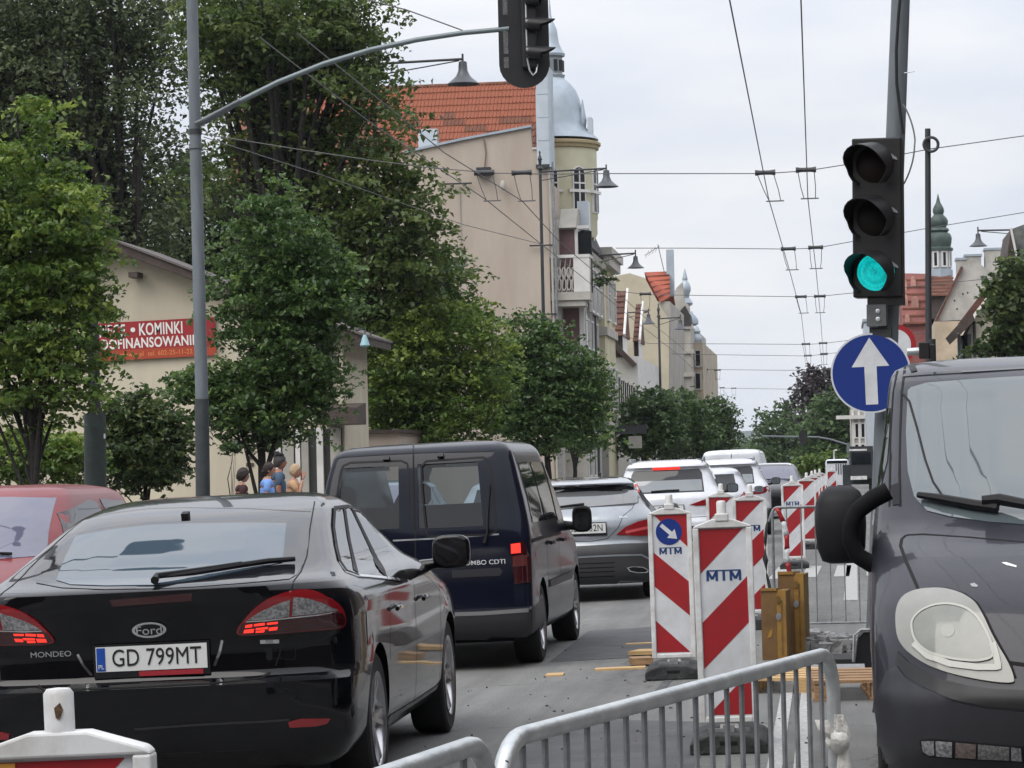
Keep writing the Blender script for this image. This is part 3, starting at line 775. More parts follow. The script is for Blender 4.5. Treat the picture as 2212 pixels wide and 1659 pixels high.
# ------------------------------------------------------------------ silver estate
Y2 = 31.8
cla_rows = [(.2, .74, .12, 4.4, .3, .5), (.26, .83, .05, 4.55, .32, .6), (.36, .875, .01, 4.62, .36, .7), (.55, .888, .0, 4.63, .4, .75), (.63, .89, .02, 4.6, .42, .75), (.7, .888, .05, 4.5, .42, .8), (.85, .872, .06, 4.2, .42, .8),
            (.93, .85, .075, 3.8, .44, .7), (.98, .82, .1, 3.4, .44, .6), (1.1, .72, .22, 3.1, .40, .5), (1.2, .665, .34, 2.85, .36, .5), (1.3, .615, .46, 2.6, .33, .45), (1.345, .60, .40, 2.5, .3, .4), (1.36, .585, .40, 2.45, .3, .4), (1.40, .53, .75, 2.3, .25, .35), (1.425, .42, 1.2, 2.1, .2, .3), (1.435, .3, 1.4, 1.9, .15, .2)]
cs = Car('estate_car', 'silver estate car with black tailgate spoiler and number plate ending 5332N', at(1262, Y2), R(2.4), R(-1.2), cla_rows, M['p_silver'],
         [(.98, .325, .365), (3.68, .325, .365)], nr=2.8)
cs.patch('rear_window', c2([(1370, 1520), (1450, 1498), (1650, 1482), (1900, 1485), (1968, 1500), (1985, 1560), (1980, 1600), (1950, 1612), (1700, 1625), (1500, 1640), (1400, 1650), (1368, 1600)]), M['frit'])
cs.patch('window_pane', c2([(1375, 1545), (1500, 1535), (1700, 1525), (1970, 1520), (1975, 1598), (1700, 1622), (1400, 1648)]), mat('cla_rear_glass', (.10, .105, .11), .05, ior=1.9, coat=.5), off=.006)
cs.patch('spoiler', c2([(1408, 1450), (1440, 1425), (1650, 1402), (1900, 1390), (1955, 1398), (1920, 1412), (1700, 1428), (1480, 1448), (1430, 1452)]), M['p_black'], off=.012)
t3 = cs.patch('tail_light', c4([(1650, 338), (1700, 295), (1770, 265), (1850, 245), (1858, 300), (1855, 338), (1780, 345)]), M['red_lens'], off=.01, mirror=True)
sub(cs, t3, 'light_bar', c4([(1700, 318), (1780, 300), (1852, 285), (1852, 300), (1780, 315), (1705, 332)]), mat('pale_red_lens', (.5, .08, .09), .2), .014, grid=3)
cs.plate(c4([(1462, 304)])[0], 'GD 5332N', space='px')
cs.patch('bumper', c4([(1330, 410), (1500, 400), (1700, 388), (1855, 385), (1870, 500), (1860, 625), (1640, 640), (1400, 650)]), mat('cla_bumper', (.035, .035, .038), .4), off=.006)
cs.seam('bumper_trim', c4([(1370, 470), (1500, 462), (1650, 455), (1790, 452), (1835, 475)]), .02, M['p_silver'], .012)
for q in (500, 525, 548, 575):
    cs.seam('bumper_rib', c4([(1400, q + 5), (1640, q - 4)]), .012, M['dark'], .009)
ex = cs.patch('exhaust_trim', c4([(1710, 525), (1740, 516), (1800, 520), (1832, 538), (1820, 552), (1770, 554), (1725, 545)]), M['chrome'], off=.012, grid=4, mirror=True)
sub(cs, ex, 'exhaust_pipe', c4([(1718, 528), (1742, 521), (1798, 524), (1824, 538), (1814, 548), (1770, 549), (1730, 541)]), M['dark'], .016, grid=4)
cs.rod('wiper', c4([(1270, 195), (1400, 178), (1468, 172)]), [.008, .012, .016], .02, M['black_plastic'])
cs.text('model_lettering', '4MATIC', c4([(1690, 240)])[0], .03, M['chrome'])
cs.seam('tailgate_gap', c4([(1405, 375), (1500, 378), (1600, 360), (1660, 300), (1690, 230), (1740, 190), (1768, 130)]), .007)
cs.patch('side_window', [(.75, 1.0), (2.0, .98), (3.2, .97), (2.6, 1.27), (1.8, 1.33), (1.0, 1.27), (.72, 1.1)], M['auto_glass'], space='right', mirror=True)
cs.seam('door_pillar', [(1.95, .98), (1.9, 1.31)], .07, M['black_plastic'], .008, space='right', mirror=True)
cs.patch('roof_glass', [(-.42, 1.0), (.42, 1.0), (.40, 2.2), (-.40, 2.2)], M['frit'], space='top')
cs.mirror((.98, 3.0, 1.0), (.2, .14, .15), M['p_silver'], 1, -1, (.82, 3.05, .96))
cs.mirror((-.98, 3.0, 1.0), (.2, .14, .15), M['p_silver'], -1, -1, (-.82, 3.05, .96))
# ------------------------------------------------------------------ white crossovers
suv_rows = [(.22, .78, .14, 4.2, .3, .5), (.3, .88, .05, 4.4, .32, .6), (.45, .92, .01, 4.48, .36, .7), (.62, .925, .0, 4.5, .4, .75), (.72, .925, .06, 4.48, .42, .75), (.9, .92, .075, 4.2, .42, .8), (1.0, .905, .085, 3.7, .42, .7), (1.06, .88, .12, 3.3, .42, .6),
            (1.2, .80, .24, 3.05, .38, .5), (1.35, .735, .35, 2.8, .33, .45), (1.48, .68, .42, 2.6, .3, .4), (1.52, .66, .36, 2.52, .28, .4), (1.56, .635, .38, 2.45, .28, .35), (1.60, .58, .65, 2.3, .25, .3), (1.625, .48, 1.0, 2.1, .2, .25), (1.635, .33, 1.3, 1.8, .15, .2)]
def crossover(name, label, px, Y, rz, lit, group):
    c = Car(name, label, at(px, Y), rz, R(-1.0), suv_rows, M['p_white'], [(.9, .345, .39), (3.55, .345, .39)], nr=2.8, levels=34, group=group)
    c.patch('rear_window', [(-.60, 1.10), (.60, 1.10), (.57, 1.40), (.53, 1.47), (-.53, 1.47), (-.57, 1.40)], M['frit'], space='rear')
    c.patch('window_pane', [(-.57, 1.12), (.57, 1.12), (.56, 1.30), (-.56, 1.30)], mat('painted_daylight_glass', (.15, .17, .18), .05, ior=1.8), space='rear', off=.006)  # pale lower band paints the daylight seen through the car
    tls = c.patch('tail_light', [(.36, .90), (.55, .96), (.85, 1.03), (.90, 1.0), (.90, .92), (.70, .88), (.45, .88)], M['red_lens'], space='rear', off=.012, mirror=True)
    if lit:
        sub(c, tls, 'lit_segment', [(.62, .925), (.82, .95), (.82, .985), (.66, .965)], M['red_hot'], .017, space='rear', grid=.04)
        c.patch('brake_light', [(-.22, 1.475), (.22, 1.475), (.22, 1.51), (-.22, 1.51)], M['red_hot'], space='rear', off=.008)
    c.plate((0, .84), 'GA 4K82', space='rear')
    c.patch('bumper', [(-.8, .32), (.8, .32), (.86, .5), (.7, .56), (-.7, .56), (-.86, .5)], M['black_plastic'], space='rear', off=.006)
    c.seam('tailgate_gap', [(-.62, .7), (.62, .7)], .01, space='rear')
    c.rod('wiper', [(-.25, 1.12), (.0, 1.13), (.2, 1.13)], .012, .02, M['black_plastic'], 'rear')
    c.patch('side_window', [(.62, 1.10), (2.0, 1.08), (3.05, 1.07), (2.6, 1.38), (1.8, 1.46), (.9, 1.42), (.62, 1.25)], M['auto_glass'], space='right', mirror=True)
    c.seam('door_pillar', [(1.75, 1.08), (1.75, 1.46)], .08, M['black_plastic'], .008, space='right', mirror=True)
    for sx in (-1, 1):
        mb = MB(); mb.tube([(sx * .58, .55, 1.60), (sx * .60, .7, 1.655), (sx * .58, 2.2, 1.655), (sx * .58, 2.35, 1.60)], .018, 6); mb.build('roof_rail', M['galv_dull'], c.root, True)
    c.mirror((1.03, 2.95, 1.12), (.2, .15, .16), M['black_plastic'], 1, -1, (.86, 3.0, 1.06))
    c.mirror((-1.03, 2.95, 1.12), (.2, .15, .16), M['black_plastic'], -1, -1, (-.86, 3.0, 1.06))
    return c
crossover('crossover_car', 'white crossover with glowing red brake lights behind the arrow panel', 1446, 44.5, R(1.6), True, None)
crossover('crossover_car', 'second white crossover further up the queue, brake lights off', 1572, 58, R(.9), False, None)
# ------------------------------------------------------------------ plain hatchback shape used for several cars
hatch_rows = [(.2, .74, .14, 3.95, .3, .5), (.28, .82, .04, 4.08, .3, .6), (.42, .85, .0, 4.14, .34, .7), (.6, .86, .0, 4.15, .36, .75), (.72, .862, .05, 4.08, .38, .8), (.86, .855, .07, 3.75, .38, .8), (.95, .84, .09, 3.35, .4, .7), (1.0, .82, .12, 3.1, .4, .6),
              (1.15, .735, .24, 2.82, .36, .5), (1.3, .66, .38, 2.5, .32, .45), (1.39, .605, .42, 2.28, .28, .4), (1.43, .55, .6, 2.15, .25, .35), (1.455, .45, .9, 1.95, .2, .3), (1.465, .3, 1.1, 1.7, .15, .2)]
def hatch(name, label, loc, rz, ry, p, front_view=False, roof=None):
    c = Car(name, label, loc, rz, ry, hatch_rows, p, [(.75, .31, .35), (3.28, .31, .35)], nr=2.8, levels=34)
    c.patch('rear_window', [(-.58, 1.02), (.58, 1.02), (.52, 1.34), (-.52, 1.34)], M['auto_glass'], space='rear')
    c.patch('windscreen', [(-.70, 1.0), (-.3, .985), (.3, .985), (.70, 1.0), (.56, 1.37), (.25, 1.385), (-.25, 1.385), (-.56, 1.37)], M['wind_glass'] if not front_view else mat('lavender_glass', (.10, .10, .15), .03, ior=1.7), space='front')
    for y0, y1, y2, y3 in ((.55, 1.3, 1.3, .72), (1.42, 2.72, 2.35, 1.42)):
        c.patch('side_window', [(y0, 1.0), (y1, .98), (y2, 1.33 if y1 < 2 else 1.27), (1.6 if y1 > 2 else y2, 1.35), (y3, 1.33)], M['auto_glass'], space='right', mirror=True, grid=.06)
    c.seam('window_frame', [(.5, .99), (1.6, .97), (2.9, .95)], .02, M['black_plastic'], .006, space='right', mirror=True)
    c.patch('tail_light', [(.58, .75), (.82, .76), (.83, .98), (.70, 1.0), (.62, .9)], M['red_lens'], space='rear', off=.01, mirror=True)
    c.patch('headlight', [(.45, .60), (.75, .62), (.84, .72), (.78, .76), (.55, .72)], M['clear_lens'], space='front', off=.01, mirror=True)
    c.patch('grille', [(-.4, .55), (.4, .55), (.38, .66), (-.38, .66)], M['black_plastic'], space='front', off=.004)
    c.patch('lower_grille', [(-.6, .28), (.6, .28), (.55, .42), (-.55, .42)], M['black_plastic'], space='front', off=.004)
    c.seam('bonnet_gap', [(.66, 3.2), (.70, 3.5), (.60, 3.95)], .01, space='top', mirror=True)
    c.rod('wiper', [(-.5, 1.0), (-.1, 1.02), (.2, 1.01)], .01, .025, M['black_plastic'], 'front')
    c.rod('wiper', [(.05, 1.0), (.4, 1.02), (.62, 1.015)], .01, .025, M['black_plastic'], 'front')
    for sx in (1, -1):
        c.mirror((sx * .97, 2.6, 1.02), (.18, .13, .14), p, sx, -1, (sx * .80, 2.62, .97))
    c.seam('door_gap', [(1.36, 1.3), (1.36, .9), (1.36, .32)], .01, space='right', mirror=True)
    if roof:
        c.patch('roof', [(-.5, .7), (.5, .7), (.5, 2.1), (-.5, 2.1)], roof, space='top', off=.006)
    return c
g = at(0, 17.0)
red = hatch('hatchback_car', 'dull red hatchback facing us in the left lane', Vector((-6.15, 21.9, gz(-6.1))), R(180 - 1.2), R(.3), M['p_red'], True)
red.root.scale = (1, 1, 1.075)
hatch('hatchback_car', 'silver hatchback half hidden between the two white crossovers', at(1530, 52), R(1.3), R(-1), paint('pale_silver_paint', (.5, .52, .56), .35, .4))
hatch('hatchback_car', 'black small car with a white roof beside the far panels', Vector((-1.72, 79, 0)), R(180), 0, M['p_black'], True, M['p_white'])
hatch('hatchback_car', 'blue-grey car on the left seen past the navy van', Vector((-7.1, 45.5, gz(-7))), R(180), 0, paint('slate_blue_paint', (.12, .17, .22), .35, .3), True)
hatch('hatchback_car', 'pale car beyond the navy van, only its roof corner showing', Vector((-4.35, 37.2, gz(-4.4) - .02)), R(0), 0, paint('pale_grey_paint', (.6, .62, .65), .35, .2))
# ------------------------------------------------------------------ vans further up
van_rows = [(.25, .85, .1, 4.7, .1, .4), (.4, .95, 0, 4.85, .1, .5), (.8, .96, 0, 4.85, .1, .6), (1.05, .955, .02, 4.5, .1, .6), (1.2, .94, .03, 4.1, .1, .5), (1.5, .88, .05, 3.8, .1, .4), (1.8, .82, .08, 3.5, .12, .35), (1.88, .78, .12, 3.35, .14, .3), (1.93, .68, .3, 3.1, .2, .3), (1.95, .4, .7, 2.7, .2, .2)]
def bigvan(label, px, Y, p):
    c = Car('panel_van', label, at(px, Y), R(-1), R(-1), van_rows, p, [(.9, .33, .38), (3.9, .33, .38)], nr=5, cat='van', levels=30)
    for sx in (-1, 1):
        c.patch('rear_window', [(sx * .06, 1.2), (sx * .68, 1.2), (sx * .62, 1.68), (sx * .06, 1.68)], M['auto_glass'], space='rear')
    c.patch('tail_light', [(.82, .8), (.93, .8), (.90, 1.2), (.82, 1.2)], M['red_lens'], space='rear', off=.008, mirror=True)
    c.seam('door_gap', [(0, .4), (0, 1.85)], .02, space='rear')
    return c
bigvan('white panel van whose roof shows above the second white crossover', 1585, 80, M['p_white'])
# ------------------------------------------------------------------ dark grey van facing us, close on the right
viv_rows = [(.18, .84, .1, 4.5, .1, .5), (.24, .92, .02, 4.66, .1, .55), (.38, .955, 0, 4.76, .1, .62), (.55, .962, 0, 4.78, .1, .66), (.60, .962, 0, 4.76, .1, .68), (.75, .962, 0, 4.70, .1, .72), (.9, .96, 0, 4.60, .1, .75), (1.0, .957, 0, 4.46, .1, .75), (1.1, .953, 0, 4.25, .1, .70), (1.18, .948, 0, 4.0, .1, .62),
            (1.24, .940, 0, 3.86, .1, .55), (1.4, .915, 0, 3.68, .1, .48), (1.6, .882, 0, 3.46, .1, .42), (1.75, .865, .02, 3.29, .12, .38), (1.86, .85, .05, 3.16, .12, .36), (1.92, .825, .1, 3.0, .14, .34), (1.955, .76, .2, 2.8, .18, .3), (1.975, .62, .45, 2.5, .2, .25), (1.985, .4, .8, 2.1, .2, .2)]
YF = 11.0; Lv = 4.78
Xc = G(1872, YF).x + .99
vl = Vector((Xc + math.sin(R(1.6)) * Lv, YF + Lv, 0))
vv = Car('delivery_van', 'dark grey van facing us at the right edge with large clouded headlight', vl, R(180 - 1.6), R(.6), viv_rows, M['p_grey'],
         [(.9, .33, .39), (3.95, .33, .39)], nr=6, nf=2.7, cat='van', levels=60)
def c3r(pts):    # crop [2696,1000..]: .3418
    return [(1455.9 + x * .3418, 540 + y * .3418) for x, y in pts]
vv.patch('windscreen', c3r([(1480, 890), (1500, 870), (1600, 842), (1900, 818), (2300, 795), (2900, 775), (3560, 785), (3700, 860), (3760, 1150), (3775, 1450), (3700, 1600), (3400, 1690), (2900, 1745), (2400, 1750), (2000, 1722), (1750, 1688), (1600, 1650), (1520, 1560), (1480, 1400), (1468, 1150)]), M['wind_glass'], off=.004, grid=12)
hl = vv.patch('headlight', sm(c5([(1500, 760), (1530, 700), (1590, 665), (1680, 650), (1780, 655), (1870, 685), (1940, 735), (1990, 815), (2030, 900), (2080, 990), (2130, 1080), (2155, 1150), (2145, 1178), (2050, 1175), (1900, 1150), (1750, 1110), (1640, 1060), (1560, 1000), (1510, 930), (1495, 840)])), mat('cloudy_lens', (.235, .235, .21), .28, noise=.07, nscale=5, coat=.7, coat_rough=.06), off=.012, thick=.03, mirror=False)
vv.patch('reflector_bowl', sm(c5([(1590, 850), (1630, 790), (1700, 755), (1790, 745), (1880, 765), (1950, 815), (2000, 890), (2035, 970), (2040, 1030), (1980, 1055), (1880, 1055), (1760, 1035), (1670, 1000), (1610, 940)])), mat('lamp_bowl', (.185, .19, .165), .25, noise=.1, nscale=6, coat=.8, coat_rough=.06), off=.018, parent=hl)
vv.seam('bowl_rim', sm(c5([(1590, 850), (1630, 790), (1700, 755), (1790, 745), (1880, 765), (1950, 815), (2000, 890), (2035, 970), (2040, 1030), (1980, 1055), (1880, 1055), (1760, 1035), (1670, 1000), (1610, 940)]))[:] + c5([(1590, 850)]), .010, mat('lamp_rim', (.42, .42, .38), .3), .021, parent=hl)
vv.seam('reflector_edge', c5([(1600, 960), (1680, 1030), (1800, 1075), (1950, 1095), (2075, 1095), (2060, 1030), (2040, 960)]), .025, mat('lamp_rim2', (.46, .46, .42), .3), .020, parent=hl)
vv.patch('lamp_bulb', c5(ell(1790, 890, 40, 38, 18)), mat('bulb_glint', (.215, .22, .195), .25, coat=.8), off=.0195, thick=.004, parent=hl, grid=4)
vv.patch('paint_chip', c5([(2085, 497), (2110, 495), (2170, 515), (2168, 524), (2110, 510)]), M['white_pl'], off=.002, thick=.003, grid=4)
vv.patch('paint_chip', c5([(1905, 618), (1930, 612), (1952, 628), (1945, 636), (1915, 632)]), mat('chip_grey', (.3, .3, .32), .6), off=.002, thick=.003, grid=4)
def mirrored(o, parent):
    me = o.data.copy(); me.transform(Matrix.Diagonal((-1, 1, 1, 1))); me.flip_normals(); d = bpy.data.objects.new(o.name.split('.')[0], me); link(d, parent)
    for ch in list(o.children): mirrored(ch, d)
mirrored(hl, vv.root)
vv.seam('lamp_gap', c5([(1500, 762), (1530, 698), (1590, 662), (1680, 646), (1780, 650), (1875, 681), (1945, 731), (1995, 812), (2035, 898), (2085, 988), (2135, 1078), (2160, 1150)]), .014, M['gap'], .006)
vv.patch('bumper', c5([(1500, 1000), (1560, 1060), (1640, 1110), (1750, 1160), (1900, 1195), (2050, 1215), (2300, 1225), (2600, 1225), (2600, 1330), (2300, 1335), (2000, 1310), (1800, 1270), (1640, 1200), (1540, 1130), (1495, 1060)]), mat('grille_plastic', (.012, .012, .013), .45), off=.006, grid=9)
vv.patch('lower_bumper', c5([(1492, 1080), (1540, 1145), (1640, 1215), (1800, 1285), (2000, 1328), (2300, 1352), (2600, 1352), (2600, 1900), (1345, 1900), (1338, 1500), (1370, 1250), (1440, 1110)]), M['bumper_grey'], off=.005, grid=12)
fl = vv.patch('front_indicator', c5([(1625, 1498), (1700, 1492), (1900, 1510), (2100, 1528), (2300, 1545), (2300, 1650), (2190, 1620), (2000, 1612), (1800, 1600), (1680, 1590), (1640, 1570)]), M['black_plastic'], off=.009, grid=8)
for k, q in enumerate(([(1640, 1505), (1710, 1503), (1712, 1580), (1680, 1582), (1648, 1560)], [(1720, 1504), (1810, 1510), (1808, 1590), (1722, 1584)], [(1830, 1512), (1945, 1522), (1940, 1598), (1828, 1590)], [(1955, 1522), (2130, 1538), (2128, 1606), (1952, 1600)], [(2140, 1538), (2195, 1544), (2200, 1612), (2138, 1606)])):
    vv.patch('lens_segment', c5(q), [M['clear_lens'], M['clear_lens'], mat('amber_smoke', (.16, .13, .12), .2, metal=.4, noise=.3, nscale=60), mat('dim_lens', (.2, .2, .2), .2, metal=.5, noise=.4, nscale=80), M['clear_lens']][k], off=.013, parent=fl, grid=5)
vv.seam('bonnet_gap', c5([(1545, 340), (1520, 360), (1512, 400), (1540, 480), (1575, 560), (1612, 645)]), .014, mirror=True)
vv.seam('bonnet_gap', c5([(1545, 340), (1640, 335), (1900, 352), (2211, 380), (2600, 420)]), .010)
vv.seam('bonnet_edge', c5([(2100, 1060), (2211, 1075), (2500, 1090)]), .016)
vv.seam('pillar_gap', c3r([(1440, 660), (1415, 750), (1385, 900), (1370, 1150), (1365, 1400), (1362, 1620)]), .012)
vv.seam('pillar_gap', c3r([(1470, 660), (1455, 780), (1440, 900), (1430, 1150), (1425, 1400), (1430, 1620)]), .012)
vv.patch('pillar_trim', c3r([(1375, 1490), (1430, 1470), (1430, 1610), (1385, 1615)]), M['black_plastic'], off=.004, grid=5)
vv.seam('roof_gutter', c3r([(1450, 795), (1600, 785), (1900, 768), (2300, 745), (2900, 720)]), .025, M['p_black'], .004)
vv.seam('roof_moulding', c3r([(1590, 700), (1510, 690), (1505, 740), (1520, 770)]), .03, M['black_plastic'], .004)
vv.rod('wiper', c3r([(1560, 1575), (1700, 1600), (1900, 1640), (2050, 1665)]), [.014, .02, .022, .022], .03, M['black_plastic'])
vv.rod('wiper_arm', c3r([(1960, 1640), (2060, 1640), (2300, 1690), (2500, 1740)]), [.02, .026, .022, .024], .055, M['black_plastic'])
vv.rod('trailing_wire', c3r([(1440, 900), (1490, 960), (1540, 1130), (1590, 1330), (1640, 1470), (1710, 1575)]), .005, .008, M['rubber'])
vv.patch('side_window', [(2.55, 1.22), (3.45, 1.22), (3.3, 1.5), (3.05, 1.74), (2.55, 1.76)], M['auto_glass'], space='right', mirror=True)
vv.seam('door_gap', [(3.62, 1.2), (3.6, .9), (3.5, .4)], .012, space='right', mirror=True)
# mirrors: tall black twin housings on thick arms
def vanmirror(sx):
    mb = MB()
    prof = [(-.20, .02, .10), (-.185, .075, .17), (-.12, .10, .21), (0, .11, .225), (.12, .10, .215), (.175, .075, .17), (.205, .03, .10)]   # z, half depth, width
    n = 16
    for z, hd, wd in prof:
        for j in range(n):
            th = 2 * math.pi * j / n
            cx_ = math.copysign(abs(math.cos(th)) ** .6, math.cos(th)); sy_ = math.copysign(abs(math.sin(th)) ** .7, math.sin(th))
            mb.v.append(Vector((sx * (cx_ * wd / 2 + (0.0 if z < 0 else -.02 * z)), (sy_ * hd) if sy_ > 0 else sy_ * .02, z)))
    for i in range(len(prof) - 1):
        for j in range(n):
            mb.f.append((i * n + j, i * n + (j + 1) % n, (i + 1) * n + (j + 1) % n, (i + 1) * n + j))
    mb.f.append(tuple(range(n - 1, -1, -1))); mb.f.append(tuple((len(prof) - 1) * n + j for j in range(n)))
    o = mb.build('door_mirror', M['black_plastic'], vv.root, True, 60); o.location = (sx * 1.08, 3.52, 1.228); o.scale = (1, 1, .84)
    a = MB(); loop = [vv.MI @ P(x, y, 12.05) for x, y in ((1920, 1060), (1885, 1078), (1852, 1104), (1838, 1135), (1838, 1168), (1852, 1200), (1882, 1218), (1915, 1224))]
    a.tube([(sx * abs(p.x), p.y, p.z) for p in loop], [.040, .040, .038, .038, .038, .038, .038, .036], 12)
    a.build('mirror_arm', mat('matt_black_plastic', (.006, .006, .007), .7, spec=.12), vv.root, True, 60)
    g_ = MB(); g_.box((0, -.024, 0), (.16, .006, .28)); g_.build('mirror_glass', M['mirror_glass'], o)
vanmirror(1); vanmirror(-1)
# ------------------------------------------------------------------ red and white guide panels
PW, PH = .25, 1.0
def mtm(parent, y, z, size=.066, xs=1.0, mm=None):
    """three letters of straight strokes under one long bar"""
    h = size * .82; w_ = size * .92; st = size * .225; mb = MB()
    def stroke(x0, z0, x1, z1):
        d = Vector((x1 - x0, 0, z1 - z0)); n = Vector((-d.z, 0, d.x)).normalized() * st / 2; a = Vector((x0, y, z + z0)); b = Vector((x1, y, z + z1))
        mb.prism([(p.x, p.z) for p in (a - n, b - n, b + n, a + n)], y - .0008, y + .0008)
    for cx in (-w_ * 1.08, w_ * 1.08):
        stroke(cx - w_ * .42, -h / 2, cx - w_ * .42, h / 2); stroke(cx + w_ * .42, -h / 2, cx + w_ * .42, h / 2)
        stroke(cx - w_ * .40, h * .46, cx, -h * .30); stroke(cx + w_ * .40, h * .46, cx, -h * .30)
    stroke(0, -h / 2, 0, h / 2)
    mb.build('panel_lettering', mm or M['ink'], parent)
    b = MB(); b.bbox((-w_ * 1.08 - w_ * .5, y - .001, z + h * .5), (w_ * 1.08 + w_ * .5, y + .001, z + h * .64)); b.build('lettering_bar', mm or M['ink'], parent)
def panel(label, loc, rz=0, arrow=False, logo='MTM', z0=.16, group='red and white guide panels along the roadworks', ry=0, stub=.065, foot=True, rise=.035, neck=True):
    t = thing('guide_panel', label, 'guide panel', loc, rz, group, ry)
    fr = MB()                                             # white plastic frame
    o_, th = .032, .028
    fr.bbox((-PW / 2 - o_, -th, z0 - .03), (-PW / 2, th, z0 + PH)); fr.bbox((PW / 2, -th, z0 - .03), (PW / 2 + o_, th, z0 + PH))
    fr.bbox((-PW / 2, -th, z0 - .03), (PW / 2, th, z0))
    fr.prism([(-PW / 2 - o_, z0 + PH), (PW / 2 + o_, z0 + PH), (PW / 2 + o_ - .010, z0 + PH + .012), (.05, z0 + PH + .012 + rise), (-.05, z0 + PH + .012 + rise), (-PW / 2 - o_ + .010, z0 + PH + .012)], -th, th)
    if neck: fr.prism([(-.036, z0 + PH + rise), (.036, z0 + PH + rise), (.036, z0 + PH + rise + .04), (-.036, z0 + PH + rise + .04)], -.034, .034)
    fr.bbox((-.05, -.02, z0 - .14), (.05, .02, z0 - .03))
    f = fr.build('frame', M['white_pl'], t)
    bv = f.modifiers.new('bevel', 'BEVEL'); bv.width = .005; bv.segments = 2; bv.limit_method = 'ANGLE'
    st = MB(); st.lathe([(.026, rise), (.026, rise + .035 + stub), (.02, rise + .043 + stub), (.0, rise + .045 + stub)], (0, 0, z0 + PH), 14); st.build('handle_stub', M['white_pl'], t, True)
    bd = MB(); bd.bbox((-PW / 2, -.012, z0), (PW / 2, .012, z0 + PH)); b = bd.build('board', M['retro_white'], t)
    def uv(u, v): return (-PW / 2 + u * PW, z0 + PH - v * PH)
    if arrow:
        st_ = [[(.06, .004), (.99, .004), (.99, .235)], [(.01, .27), (.99, .485), (.99, .73), (.01, .515)], [(.01, .76), (.97, .99), (.01, .99)]]
    else:
        st_ = [[(.01, .006), (.94, .006), (.01, .24)], [(.99, .26), (.99, .505), (.01, .745), (.01, .50)], [(.99, .76), (.99, .99), (.06, .99)]]
    for q in st_:
        mb = MB(); mb.prism([uv(*p) for p in q], -.0135, -.012); mb.build('red_stripe', M['retro_red'], b)
    if arrow:
        ax = bpy.data.objects.new('arrow_disc', None); link(ax, t)
        mb = MB(); cx, cz = uv(.47, .125); mb.prism([(cx + .094 * math.cos(a), cz + .094 * math.sin(a)) for a in (2 * math.pi * i / 40 for i in range(40))], -.0155, -.0136); d = mb.build('arrow_disc', M['retro_blue'], t)
        bpy.data.objects.remove(ax)
        mb = MB(); a = R(-42)
        pts = [(-.075, -.014), (.018, -.014), (.018, -.042), (.078, 0), (.018, .042), (.018, .014), (-.075, .014)]
        mb.prism([(cx + x * math.cos(a) - y * math.sin(a), cz + x * math.sin(a) + y * math.cos(a)) for x, y in pts], -.017, -.0156); mb.build('arrow', M['retro_white'], d)
    if logo:
        mtm(b, -.0128, z0 + PH * (.735 if arrow else .745), .062 if not arrow else .054)
    if foot:
        ft = MB(); fw, fd = .20, .40
        ft.prism([(-fw, 0), (fw, 0), (fw, .055), (fw - .03, .075), (.09, .10), (-.09, .10), (-fw + .03, .075), (-fw, .055)], -fd, fd)
        fo = ft.build('foot', M['rubber_grey'], t); bv = fo.modifiers.new('bevel', 'BEVEL'); bv.width = .01; bv.segments = 2
        sl_ = MB(); sl_.bbox((-.045, -fd - .003, .05), (.045, -fd + .05, .068)); sl_.build('grip_slot', M['dark'], fo)
        cl = MB(); cl.bbox((-.11, -fd * .55, .098), (.11, -fd * .5, .118)); cl.bbox((-.03, -fd * .6, .10), (.03, -fd * .45, .135)); cl.build('foot_clamp', M['galv_dull'], t)
    return t
M['rubber_grey'] = mat('recycled_rubber', (.03, .031, .032), .8, noise=.5, nscale=9, bump=.3, bscale=60)
pn = panel('tall guide panel nearest the wire barrier, blue lettering, stripes rising to the right', at(1578, 14.8), R(1), ry=R(-.8))
panel('guide panel with a blue disc and white diagonal arrow above its stripes', at(1458, 20.0), R(2), True, ry=R(-.6))
panel('guide panel half hidden right behind the nearest tall panel, tall stub on top', at(1626, 25.5), R(0), ry=R(0))
panel('guide panel hidden up to its red top between the arrow panel and the white crossover', at(1563, 29.5), R(0), logo=None)
p4 = panel('guide panel standing alone before the far row, seen whole through the grey barrier', at(1717, 39.5), R(0), ry=R(-.5))
for lab, px, Y in (('first panel of the far overlapping row, just right of the lone panel', 1746, 48), ('second panel of the far overlapping row', 1757, 56), ('third panel of the far overlapping row', 1764, 63), ('last and smallest panel of the far overlapping row', 1773, 70), ('lone small panel left of the white lorry front', 1799, 86)):
    panel(lab, at(px, Y), R(0), logo=None)
pc = panel('cropped guide panel top in the lower left corner, scuffed white stub', Vector((P(165, 1550, 4.55).x, 4.55, 0)), R(3), ry=R(-1.5), stub=.040, foot=True, z0=.035, rise=.03, neck=False)
# chips and rust on the near stub, a yellow reflector square on its board
mb = MB(); mb.prism([(-.002, 1.118), (.008, 1.126), (.013, 1.114), (.006, 1.098), (.0, 1.102)], -.0275, -.0255); mb.build('rust_chip', mat('rust', (.10, .06, .03), .9, noise=.5, nscale=200), pc)
mb = MB(); mb.bbox((-.125, -.016, .985), (-.075, -.0136, 1.028)); mb.build('sticker', mat('amber_sticker', (.6, .28, .05), .5), pc)

